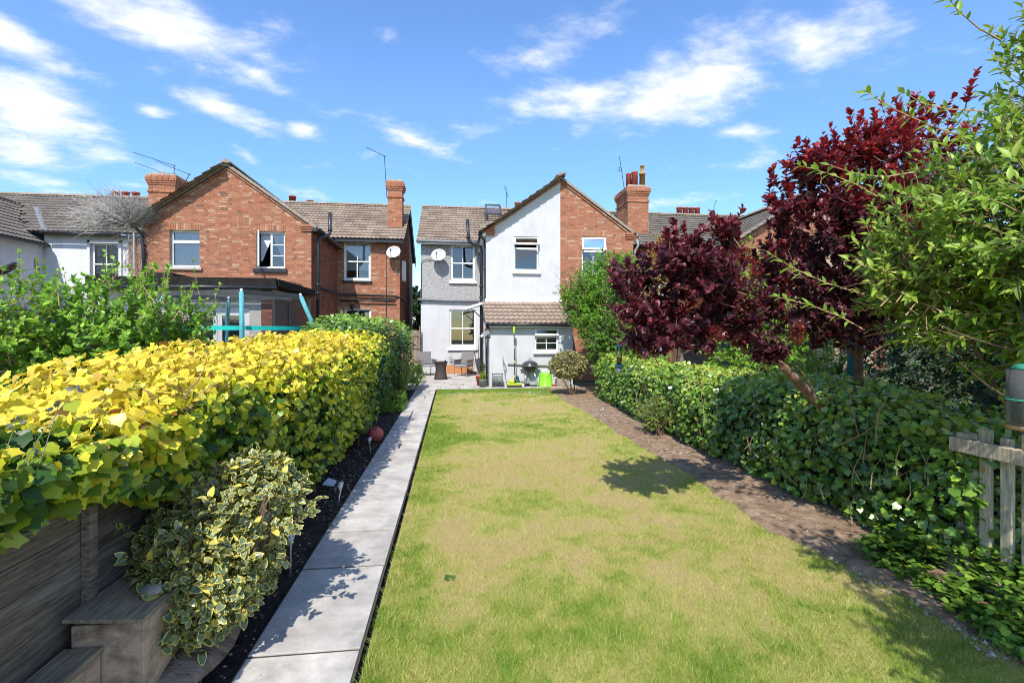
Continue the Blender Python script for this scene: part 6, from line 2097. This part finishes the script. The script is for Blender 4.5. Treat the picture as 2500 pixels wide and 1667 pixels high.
for y in (.6, 2.455, 4.295, 6.115, 7.92):
    MB().box(-1.688, -1.645, y - .024, y + .024, 0, 1.22).build('batten', mt['fence'], bf, bevel=.004)
    MB().box(-1.80, -1.716, y - .045, y + .045, 0, 1.2).build('post', mt['fence'], bf)

gf = thing('board_fence', 'silver-grey vertical board fence behind the leafy shrub', 'fence', (-6.4, 9, 0))
y = 5.0
while y < 14.6:
    h = 2.02 + rng.uniform(-.015, .015)
    MB().box(-6.41 + rng.uniform(-.004, .004), -6.388, y, y + .112, .05, h).build('board', mt['fence_grey'], gf)
    y += .118
for z in (.4, 1.1, 1.8):
    MB().box(-6.47, -6.412, 5.0, 14.6, z, z + .09).build('rail', mt['fence_grey'], gf)
MB().box(-6.43, -6.37, 5.0, 14.6, 2.045, 2.075).build('capping', mt['fence_grey'], gf)

pk = thing('picket_fence', 'weathered silver picket fence at the lower right edge', 'fence', (3.62, 2.6, 0))
y = 1.51
k = 0
while y < 2.96:
    w = .034
    m = MB()
    top = 1.05 + rng.uniform(-.03, .03)
    x = 3.66 + rng.uniform(-.006, .006)
    m.box(x - .018, x + .018, y - w, y + w, .16, top)
    o = m.build('picket', mt['picket'], pk, bevel=.006)
    y += .128
    k += 1
MB().bar((3.605, 3.10, .93), (3.58, 1.5, .95), .055, .10).build('top_rail', mt['picket'], pk, bevel=.008)
MB().bar((3.60, 3.30, .10), (3.36, 2.3, .05), .05, .13, up=(.5, 0, 1)).build('bottom_rail', mt['picket'], pk, bevel=.008)
MB().box(3.69, 3.78, 3.05, 3.14, 0, 1.0).build('post', mt['picket'], pk)

# ------------------------------------------------------------ box, step, log and stone by the fence
bx = thing('wooden_box', 'weathered plywood box with warped lid against the board fence', 'box', (-1.49, 2.6, 0))
MB().box(-1.64, -1.35, 2.31, 2.328, -.02, .462).build('front_panel', mt['ply'], bx, bevel=.003)
MB().box(-1.368, -1.35, 2.330, 3.0, -.02, .462).build('side_panel', mt['ply'], bx, bevel=.003)
MB().box(-1.64, -1.622, 2.330, 3.0, -.02, .462).build('side_panel', mt['ply'], bx)
MB().box(-1.62, -1.37, 2.98, 3.0, -.02, .462).build('back_panel', mt['ply'], bx)
ld = MB().add([(-1.66, 2.29, .490), (-1.34, 2.285, .470), (-1.34, 3.02, .478), (-1.66, 3.02, .480), (-1.66, 2.29, .506), (-1.34, 2.285, .488), (-1.34, 3.02, .496), (-1.66, 3.02, .498)],
              [(0, 3, 2, 1), (4, 5, 6, 7), (0, 1, 5, 4), (1, 2, 6, 5), (2, 3, 7, 6), (3, 0, 4, 7)]).build('lid', mt['plank'], bx)
st = thing('wooden_step', 'low plank-topped wooden step in front of the plywood box', 'step', (-1.58, 2.15, 0))
MB().box(-1.66, -1.505, 1.98, 2.30, .345, .375).build('top_board', mt['plank'], st, bevel=.004)
MB().box(-1.53, -1.515, 1.99, 2.295, -.02, .343).build('side_board', mt['ply'], st)
MB().box(-1.65, -1.532, 1.99, 2.005, -.02, .343).build('front_board', mt['ply'], st)
me_ = MB()
n1, n2 = 14, 8
pts = []
for i in range(n2):
    for k in range(n1):
        a = 2 * math.pi * k / n1
        s = i / (n2 - 1)
        r = (.075 + .03 * math.sin(s * 3.0)) * (1 + .22 * math.sin(3 * a + s * 4) + .1 * math.sin(7 * a + 2 * s))
        me_.v.append((-1.30 + r * math.cos(a) + .06 * s, 2.40 + .46 * s, .075 + r * .8 * math.sin(a) + .05 * s))
for i in range(n2 - 1):
    for k in range(n1):
        me_.f.append((i * n1 + k, i * n1 + (k + 1) % n1, (i + 1) * n1 + (k + 1) % n1, (i + 1) * n1 + k))
me_.f.append(tuple(reversed(range(n1))))
me_.f.append(tuple((n2 - 1) * n1 + k for k in range(n1)))
setp(me_.build('rotten_log', mt['log'], None, True), 'rotten pale log lying between the plywood box and the path', 'log')
m = MB()
for i in range(7):
    for k in range(10):
        a, b = math.pi * i / 6, 2 * math.pi * k / 10
        r = .036 * (1 + .15 * math.sin(3 * b + i))
        m.v.append((-1.405 + r * 1.25 * math.sin(a) * math.cos(b), 2.47 + r * 1.4 * math.sin(a) * math.sin(b), .522 - r * .8 * math.cos(a)))
for i in range(6):
    for k in range(10):
        m.f.append((i * 10 + k, i * 10 + (k + 1) % 10, (i + 1) * 10 + (k + 1) % 10, (i + 1) * 10 + k))
setp(m.build('pebble', mt['stone'], None, True), 'pale rounded stone resting on the plywood box lid', 'stone')

# ------------------------------------------------------------ ball, lights and bits in the bed
bl = thing('basketball', 'faded red basketball with black seams lying at the path edge', 'ball', (-1.20, 7.82, 0))
c = Vector((-1.20, 7.82, .125))
bm_ = MB()
for i in range(13):
    a = math.pi * i / 12
    for k in range(20):
        b = 2 * math.pi * k / 20
        bm_.v.append(tuple(c + Vector((math.sin(a) * math.cos(b), math.sin(a) * math.sin(b), math.cos(a))) * .119))
for i in range(12):
    for k in range(20):
        bm_.f.append((i * 20 + k, i * 20 + (k + 1) % 20, (i + 1) * 20 + (k + 1) % 20, (i + 1) * 20 + k))
bm_.build('skin', mt['ball'], bl, True)
sm = MB()
for ax in ((1, .3, .2), (-.3, 1, .3), (.1, -.3, 1)):
    sm.torus(tuple(c), .1185, .0035, 32, 6, ax)
sm.build('seams', mt['black'], bl)


def solar(label, x, y, h=.28, tilt=(0, 0)):
    t = thing('solar_light', label, 'garden light', (x, y, 0), 'solar stake lights in the beds')
    MB().tube([(x, y, -.05), (x + tilt[0], y + tilt[1], h * .72)], .008, 6).build('stake', mt['steel'], t)
    X, Y = x + tilt[0], y + tilt[1]
    MB().lathe((X, Y, h * .72), [(.012, 0), (.026, .05), (.030, .07)], 12).build('lamp_body', mt['frost'], t, True)
    MB().lathe((X, Y, h * .72 + .07), [(.036, 0), (.036, .008), (.0, .018)], 12).build('cap', mt['steel'], t, True)
    return t


solar('stake light at the path edge near the variegated shrub', -1.15, 3.62, .30)
solar('leaning stake light halfway along the left bed', -1.14, 4.98, .22, (.03, .0))
solar('stake light just in front of the red ball', -1.16, 7.1, .2, (-.02, .01))
solar('lone stake light in the right soil bed', 2.90, 9.1, .26)
m = MB().prism([(-1.44, 5.60, .03), (-1.31, 5.56, .02), (-1.30, 5.66, .045), (-1.40, 5.70, .07)], (0, 0, .012))
setp(m.build('plant_label', mt['frost']), 'white plastic offcut lying on the dark left bed', 'plastic scrap')

# ------------------------------------------------------------ bird feeders
f1 = thing('bird_feeder', 'tube bird feeder with teal roof hanging below the leaning smoke tree', 'bird feeder', (1.70, 4.80, 1.33))
cx, cy = 1.70, 4.80
MB().tube([(cx, cy, 1.60), (cx + .02, cy - .02, 1.78), (cx + .06, cy - .2, 2.0)], .002, 4).build('wire', mt['black'], f1)
MB().lathe((cx, cy, 1.575), [(.040, 0), (.035, .015), (.006, .04), (0, .042)], 14).build('roof', mt['blueplastic'], f1, True)
MB().lathe((cx, cy, 1.40), [(.027, 0), (.027, .175)], 14).build('tube', mt['clearplastic'], f1, True)
MB().lathe((cx, cy, 1.402), [(.024, 0), (.024, .07), (0, .08)], 12).build('seed', mt['seed'], f1, True)
MB().lathe((cx, cy, 1.375), [(.045, 0), (.047, .02), (.03, .028)], 14).build('tray', mt['blueplastic'], f1, True)
MB().lathe((cx, cy, 1.31), [(.028, 0), (.03, .06)], 14).build('base', mt['steel'], f1, True)
f2 = thing('bird_feeder', 'large wire mesh bird feeder with green lid cut off by the right edge', 'bird feeder', (3.06, 2.22, 1.22))
cx, cy = 3.06, 2.22
MB().tube([(cx, cy, 1.57), (cx + .05, cy + .1, 2.0), (cx + .2, cy + .2, 2.3)], .003, 4).build('wire', mt['black'], f2)
MB().lathe((cx, cy, 1.535), [(.075, 0), (.078, .012), (.05, .03), (0, .036)], 18).build('lid', mt['greenplastic'], f2, True)
MB().lathe((cx, cy, 1.24), [(.026, 0), (.026, .30)], 12).build('tube', mt['clearplastic'], f2, True)
MB().lathe((cx, cy, 1.242), [(.022, 0), (.022, .2), (0, .21)], 12).build('seed', mt['seed'], f2, True)
MB().lathe((cx, cy, 1.235), [(.095, 0), (.095, .30)], 20).build('cage', mt['feedmesh'], f2, True)
MB().torus((cx, cy, 1.375), .096, .006, 24, 6).build('perch_ring', mt['greenplastic'], f2, True)
MB().lathe((cx, cy, 1.215), [(.097, 0), (.099, .02), (.09, .028)], 20).build('base_ring', mt['copper'], f2, True)

# ------------------------------------------------------------ trampoline
tp_ = thing('trampoline', 'trampoline with black safety net and teal padded poles behind the golden hedge', 'trampoline', (-4.5, 10.9, 0))
cx, cy, rr = -4.5, 10.9, 1.5
MB().torus((cx, cy, .88), rr - .06, .028, 48, 8).build('frame_ring', mt['steel'], tp_, True)
MB().lathe((cx, cy, .87), [(0, 0), (rr - .35, 0)], 48).build('jumping_mat', mt['black'], tp_)
MB().lathe((cx, cy, .90), [(rr - .36, 0), (rr - .2, .03), (rr, .02), (rr, -.03)], 48).build('pad', mt['teal'], tp_, True)
tops = []
for a in (-66, -6, 122, 168, 204):
    ca, sa = math.cos(R(a)), math.sin(R(a))
    P = lambda r, z: (cx + r * ca, cy + r * sa, z)
    MB().tube([P(rr + .03, .0), P(rr + .03, 1.85), P(rr + .02, 1.98), P(rr - .05, 2.12), P(rr - .20, 2.48)], .044, 10).build('pole', mt['teal'], tp_, True)
    MB().tube([P(rr - .20, 2.48), P(rr - .215, 2.545)], .026, 8).build('pole_cap', mt['frost'], tp_, True)
    tops.append((a, P(rr - .21, 2.52)))
for i in range(len(tops)):
    p, q = tops[i][1], tops[(i + 1) % len(tops)][1]
    m = MB().quad((p[0], p[1], 2.54), (q[0], q[1], 2.54), (q[0], q[1], 2.44), (p[0], p[1], 2.44))
    o = m.build('top_band', mt['darkgrey'], tp_)
    m = MB()
    a0, a1 = tops[i][0], tops[(i + 1) % len(tops)][0]
    if a1 < a0:
        a1 += 360
    n = 8
    vs, fs_ = [], []
    for k in range(n + 1):
        a = R(a0 + (a1 - a0) * k / n)
        s = k / n
        top = Vector(p) * (1 - s) + Vector(q) * s
        low = Vector((cx + (rr - .2) * math.cos(a), cy + (rr - .2) * math.sin(a), .92))
        mid = Vector((cx + (rr - .16) * math.cos(a), cy + (rr - .16) * math.sin(a), 1.9)) * .5 + (low * .45 + top * .55) * .5
        vs += [tuple(low), tuple(mid), (top.x, top.y, 2.45)]
    for k in range(n):
        fs_ += [(3 * k, 3 * k + 3, 3 * k + 4, 3 * k + 1), (3 * k + 1, 3 * k + 4, 3 * k + 5, 3 * k + 2)]
    m.add(vs, fs_)
    m.build('net_panel', mt['net'], tp_, True)
for (a0, a1) in ((-160, -6),):
    n = 20
    vs, fs_ = [], []
    for k in range(n + 1):
        a = R(a0 + (a1 - a0) * k / n)
        r = rr - .13
        vs += [(cx + r * math.cos(a), cy + r * math.sin(a), 1.765), (cx + r * math.cos(a), cy + r * math.sin(a), 1.845)]
    fs_ = [(2 * k, 2 * k + 2, 2 * k + 3, 2 * k + 1) for k in range(n)]
    MB().add(vs, fs_).build('waist_band', mt['tealband'], tp_, True)
for a in (-36, 54, 144, 234):
    x, y = cx + (rr - .06) * math.cos(R(a)), cy + (rr - .06) * math.sin(R(a))
    MB().tube([(x, y, .88), (x, y, .0)], .025, 8).build('leg', mt['steel'], tp_, True)

# ------------------------------------------------------------ patio furniture
def rattan_chair(label, loc, rz):
    t = thing('rattan_chair', label, 'chair', loc, 'rattan chairs on the patio', True, rz)
    MB().box(-.27, .27, -.26, .26, .36, .41).build('seat', mt['rattan'], t, bevel=.01)
    m = MB().add([(-.25, .24, .40), (.25, .24, .40), (.29, .36, .92), (-.29, .36, .92), (-.25, .27, .40), (.25, .27, .40), (.29, .395, .92), (-.29, .395, .92)],
                 [(0, 1, 2, 3), (7, 6, 5, 4), (0, 4, 5, 1), (1, 5, 6, 2), (2, 6, 7, 3), (3, 7, 4, 0)])
    m.build('backrest', mt['rattan'], t, bevel=.01)
    for s in (-1, 1):
        m = MB().box(s * .28 - .03 if s > 0 else -.31, s * .28 + .03 if s > 0 else -.25, -.27, .30, .60, .635)
        m.box(s * .28 - .022 if s > 0 else -.302, s * .28 + .022 if s > 0 else -.258, -.24, .24, .41, .60)
        m.build('armrest', mt['rattan'], t, bevel=.008)
        MB().tube([(s * .27, -.25, 0), (s * .27, -.25, .60)], .016, 8).build('leg', mt['rattan'], t)
        MB().tube([(s * .25, .30, 0), (s * .25, .26, .40)], .016, 8).build('leg', mt['darkgrey'], t)
    cu = MB().box(-.24, .24, -.25, .22, .412, .455).build('cushion', mt['cushion'], t, bevel=.015)
    MB().box(-.243, .243, -.255, -.249, .42, .448).build('cushion_edge', mt['pale'], t)
    return t


rattan_chair('grey rattan armchair right of the round side table', (.42, 18.62, .03), R(-32))
rattan_chair('grey rattan armchair left of the round side table by the gate', (-.98, 18.95, .03), R(22))
tb = thing('side_table', 'dark brown hourglass-shaped rattan side table on the patio', 'table', (-.42, 17.5, .03))
MB().lathe((-.42, 17.5, .03), [(.245, 0), (.235, .05), (.20, .2), (.185, .34), (.195, .46), (.235, .6), (.25, .62)], 28).build('body', mt['rattan_dark'], tb, True)
MB().lathe((-.42, 17.5, .645), [(.255, 0), (.255, .02), (0, .022)], 28).build('top', mt['rattan_dark'], tb)
m = MB().lathe((-.26, 17.45, .668), [(.028, 0), (.032, .03), (.02, .05), (0, .055)], 10)
setp(m.build('candle_holder', mt['black'], None, True), 'tiny black pot on the rattan side table', 'pot')
pl = thing('timber_planter', 'orange timber trough planter below the ground floor window', 'planter', (.25, 19.85, .03))
for k in range(3):
    MB().box(-.25, .75, 19.66, 19.69, .05 + k * .115, .16 + k * .115).build('plank', mt['wood_orange'], pl)
MB().box(-.25, -.22, 19.692, 20.06, .05, .39).box(.72, .75, 19.692, 20.06, .05, .39).build('end_board', mt['wood_orange'], pl)
MB().box(-.21, .71, 19.70, 20.05, .05, .33).build('soil', mt['soil_dark'], pl)
sp_ = thing('silver_plant', 'sparse silvery plants growing in the timber trough', 'plant', (.2, 19.85, .33))
for x in (-.05, .35):
    crown(sp_, (x, 19.85, .62), (.16, .12, .25), 22, 10, .04, 'dia', leafmat('silver leaf', [(0, (.25, .28, .22)), (1, (.42, .45, .38))], .7, .2, .2), .5, .25, 0, .9, .6, .3, mt['twig'], .003)

bq = thing('kettle_barbecue', 'black kettle barbecue on three steel legs before the lean-to', 'barbecue', (2.40, 14.92, .03))
cx, cy = 2.40, 14.92
MB().lathe((cx, cy, .48), [(.02, 0), (.11, .015), (.19, .07), (.235, .15), (.248, .19)], 28).build('bowl', mt['black'], bq, True)
MB().lathe((cx, cy, .675), [(.252, -.006), (.252, .01), (.24, .05), (.20, .10), (.12, .14), (.04, .155), (0, .157)], 28).build('lid', mt['bbqlid'], bq, True)
MB().torus((cx, cy, .672), .252, .006, 28, 6).build('rim', mt['steel'], bq, True)
MB().tube([(cx - .035, cy, .83), (cx - .03, cy, .88), (cx, cy, .90), (cx + .03, cy, .88), (cx + .035, cy, .83)], .011, 8).build('lid_handle', mt['black'], bq, True)
for s in (-1, 1):
    MB().bar((cx + s * .24, cy, .655), (cx + s * .315, cy, .65), .09, .02).build('side_handle', mt['black'], bq)
for (a, b) in (((-.10, -.06), (-.26, -.17)), ((.10, -.06), (.25, -.14)), ((0, .12), (-.04, .10))):
    MB().tube([(cx + a[0], cy + a[1], .52), (cx + b[0], cy + b[1], .05)], .013, 8).build('leg', mt['steel'], bq, True)
MB().box(cx - .22, cx + .2, cy - .15, cy + .06, .14, .155).build('shelf', mt['plasticgrey'], bq)
for y in (cy - .20, cy + .08):
    MB().tube([(cx - .27, y - .012, .095), (cx - .27, y + .012, .095)], .078, 18).build('wheel', mt['frost'], bq)
    MB().torus((cx - .27, y, .095), .07, .016, 20, 8, (0, 1, 0)).build('tyre', mt['black'], bq, True)

bu = thing('upturned_tub', 'bright lime green tub standing upside down against the lean-to', 'tub', (2.88, 14.86, .03))
MB().lathe((2.88, 14.86, .03), [(.226, 0), (.23, .02), (.222, .03), (.192, .36), (.18, .40), (.15, .418), (.05, .42), (.045, .41)], 30).build('shell', mt['lime'], bu, True)
MB().lathe((2.88, 14.86, .435), [(.035, 0), (.03, .012), (0, .013)], 14).build('drain_plug', mt['darkgrey'], bu, True)

sw_ = thing('patio_sweeper', 'lime and black long-handled patio cleaner standing upright by the hose reel', 'sweeper', (1.88, 14.70, .03))
MB().box(1.66, 2.10, 14.60, 14.80, .035, .10).build('base', mt['darkgrey'], sw_, bevel=.015)
MB().box(1.65, 2.11, 14.59, 14.81, .10, .155).build('cover', mt['limey'], sw_, bevel=.02)
MB().box(1.70, 1.88, 14.62, 14.79, .157, .255).build('motor_housing', mt['limey'], sw_, bevel=.03)
MB().tube([(1.895, 14.70, .15), (1.875, 14.74, 1.68)], .016, 10).build('pole', mt['black'], sw_, True)
for z in (.36, .80, 1.25):
    MB().tube([(1.893 - (z - .15) * .013, 14.70 + (z - .15) * .026, z - .035), (1.893 - (z - .15) * .013, 14.70 + (z - .15) * .026, z + .035)], .021, 10).build('clamp', mt['limey'], sw_, True)
MB().lathe((1.875, 14.742, 1.66), [(.02, 0), (.034, .03), (.036, .18), (.028, .22), (0, .225)], 12).build('handle', mt['limey'], sw_, True)

hr = thing('hose_reel', 'grey hose wound on a freestanding reel beside the potted grass', 'hose reel', (1.37, 14.82, .03))
for s in (-1, 1):
    x = 1.37 + s * .15
    MB().tube([(x, 14.70, .04), (x, 14.76, .25), (x, 14.80, .44), (x, 14.84, .25), (x, 14.95, .04)], .013, 8).build('side_frame', mt['darkgrey'], hr, True)
    fg = MB().torus((x, 14.82, .25), .145, .012, 24, 6, (1, 0, 0))
    for q in range(2):
        dq = Vector((0, math.cos(q * .785), math.sin(q * .785))) * .14
        fg.tube([Vector((x, 14.82, .25)) - dq, Vector((x, 14.82, .25)) + dq], .008, 5)
    fg.build('flange', mt['plasticgrey'], hr)
MB().tube([(1.22, 14.80, .44), (1.52, 14.80, .44)], .014, 8).build('handle_bar', mt['darkgrey'], hr, True)
m = MB()
for k in range(9):
    m.torus((1.25 + .03 * k, 14.82 + rng.uniform(-.004, .004), .25), .125 + rng.uniform(-.008, .008), .013, 20, 7, (1, rng.uniform(-.06, .06), rng.uniform(-.06, .06)))
setp(m.build('hose', mt['hose'], hr, True), kind='stuff')
for s in (-1, 1):
    MB().bar((1.37 + s * .15, 14.66, .035), (1.37 + s * .15, 14.98, .035), .03, .03).build('foot', mt['plasticgrey'], hr)
MB().tube([(1.42, 14.64, .05), (1.45, 14.58, .045), (1.5, 14.6, .04)], .022, 8).build('nozzle', mt['plasticgrey'], hr, True)

po = thing('plant_pot', 'round sage-grey pot of bright grass at the lean-to corner', 'pot', (.93, 14.92, .03))
MB().lathe((.93, 14.92, .03), [(.11, 0), (.125, .2), (.135, .21), (.135, .235), (.12, .235), (.118, .2), (0, .2)], 24).build('bucket', mt['potgrey'], po, True)
tuft('potted_grass', 'bright green grass growing in the sage-grey pot', (.93, 14.92, .22), 150, .30, .45, .010, LM['lime'], (.5, .25))
po2 = thing('plant_pot', 'terracotta pot of dark leafy herbs behind the grass pot', 'pot', (.88, 15.30, .03))
MB().lathe((.88, 15.30, .03), [(.11, 0), (.15, .26), (.165, .27), (.165, .31), (.14, .31), (0, .28)], 22).build('pot', mt['terracotta'], po2, True)
hb = thing('potted_herb', 'dark green herb standing in the terracotta pot', 'plant', (.9, 15.3, .33))
crown(hb, (.92, 15.3, .58), (.15, .14, .22), 70, 12, .045, 'dia', LM['dark'], .9, .2, 0, .9, .5, .3, mt['twig'], .003)
m = MB().lathe((2.0, 14.97, .03), [(.085, 0), (.09, .16), (.05, .2), (.03, .23), (.055, .26), (.055, .31), (0, .33)], 16)
setp(m.build('watering_can', mt['tealdark'], None, True), 'small dark teal watering can behind the patio cleaner', 'watering can')
m = MB().box(2.24, 2.40, 14.99, 15.045, .10, .42)
mb_ = m.build('meter_box', mt['plasticgrey'], None, bevel=.008)
setp(mb_, 'grey plastic box on the wall behind the barbecue', 'box')
m = MB().bar((2.98, 14.74, .06), (3.22, 14.80, .065), .10, .065)
setp(m.build('loose_brick', mt['brick_dark'], None, bevel=.006), 'single loose brown brick beside the lime tub', 'brick')
m = MB().box(3.22, 3.62, 14.75, 15.04, .03, .26)
setp(m.build('concrete_block', mt['cement'], None, bevel=.01), 'grey concrete block beneath the round-headed tree', 'block')
m = MB().tube([(1.55, 14.99, .98), (1.56, 14.98, .80), (1.60, 14.97, .5), (1.66, 14.95, .2), (1.69, 14.93, .04)], .012, 7)
m.tube([(1.555, 14.98, .86), (1.62, 14.99, .72), (1.66, 15.0, .6), (1.63, 14.99, .45)], .01, 7)
setp(m.build('hanging_hose', mt['hose'], None, True), 'short grey hose hanging on the lean-to wall', 'hose')
br_ = thing('yard_broom', 'wooden yard broom leaning beside the black soil pipe', 'broom', (.83, 19.7, .05))
MB().tube([(.84, 19.66, .10), (1.0, 19.95, 1.15)], .013, 7).build('handle', mt['wood_orange'], br_)
MB().bar((.70, 19.64, .09), (.98, 19.66, .09), .06, .05).build('head', mt['bark'], br_)
MB().bar((.71, 19.64, .045), (.97, 19.66, .045), .05, .05).build('bristles', mt['twig_tan'], br_)
pr_ = MB().tube([(.98, 19.2, .03), (1.06, 19.5, 1.5)], .012, 7)
setp(pr_.build('wooden_pole', mt['twig_tan'], None), 'thin wooden pole leaning beside the broom', 'pole')

gt = thing('wooden_gate', 'brown ledged and braced wooden gate closing the passage between the houses', 'gate', (-1.7, 19.95, 0))
for k in range(6):
    x0 = -2.10 + k * .133
    MB().box(x0, x0 + .127, 19.95, 19.972, .06, 1.78 + rng.uniform(-.01, .01)).build('board', mt['gatewood'], gt)
for z in (.35, 1.05, 1.55):
    MB().box(-2.09, -1.32, 19.915, 19.948, z, z + .10).build('ledge', mt['gatewood'], gt)
MB().bar((-2.05, 19.93, 1.56), (-1.36, 19.93, 1.14), .03, .09, up=(0, -1, 0)).build('brace', mt['gatewood'], gt)
MB().bar((-2.05, 19.93, 1.05), (-1.36, 19.93, .44), .03, .09, up=(0, -1, 0)).build('brace', mt['gatewood'], gt)
gp = MB().box(-1.34, -1.305, 19.9, 20.0, 0, 1.95)
gp.build('gate_post', mt['gatewood'], gt)
hs_ = MB().torus((-1.66, 19.905, 1.38), .09, .012, 16, 6, (0, 1, 0))
setp(hs_.build('horseshoe', mt['copper'], None, True), 'small round plaque hung on the wooden gate', 'plaque')

# ------------------------------------------------------------ next garden on the right
sh = thing('open_shelter', 'dark timber garden shelter glimpsed under the leaning smoke tree', 'shelter', (7.3, 11.4, 0))
MB().box(6.0, 8.8, 12.4, 12.45, 0, 2.2).build('back_wall', mt['fence'], sh)
MB().box(8.78, 8.83, 10.3, 12.4, 0, 2.2).build('side_wall', mt['fence'], sh)
MB().box(5.9, 8.9, 10.1, 12.5, 2.2, 2.27).build('roof', mt['under'], sh)
MB().box(6.08, 6.17, 10.2, 10.29, 0, 2.2).build('post', mt['tealdark'], sh)
MB().box(8.7, 8.78, 10.2, 10.29, 0, 2.2).build('post', mt['tealdark'], sh)
ch = thing('wooden_chair', 'pale wooden slatted chair under the dark shelter', 'chair', (6.8, 10.6, 0))
for (x, y, h) in ((6.45, 10.4, 1.45), (6.45, 10.8, .95), (6.95, 10.4, 1.05), (6.95, 10.8, .95)):
    MB().box(x - .03, x + .03, y - .03, y + .03, 0, h).build('leg', mt['picket'], ch)
MB().box(6.48, 6.92, 10.4, 10.8, .5, .54).build('seat', mt['picket'], ch)
for z in (.72, .98):
    MB().box(6.48, 6.92, 10.38, 10.42, z, z + .06).build('slat', mt['picket'], ch)
m = MB().box(6.75, 6.86, 10.9, 11.0, 1.1, 1.42)
setp(m.build('red_toy', surf('red plastic', [(.6, .03, .02)], 3, .5)), 'small red thing hanging inside the dark shelter', 'toy')
tpz = thing('teal_post', 'thick dark teal post standing behind the right hedge', 'post', (5.0, 5.5, 0))
MB().lathe((5.0, 5.5, 0), [(.072, 0), (.070, 1.5), (.066, 1.85), (.03, 1.9), (0, 1.9)], 14).build('shaft', mt['tealdark'], tpz, True)
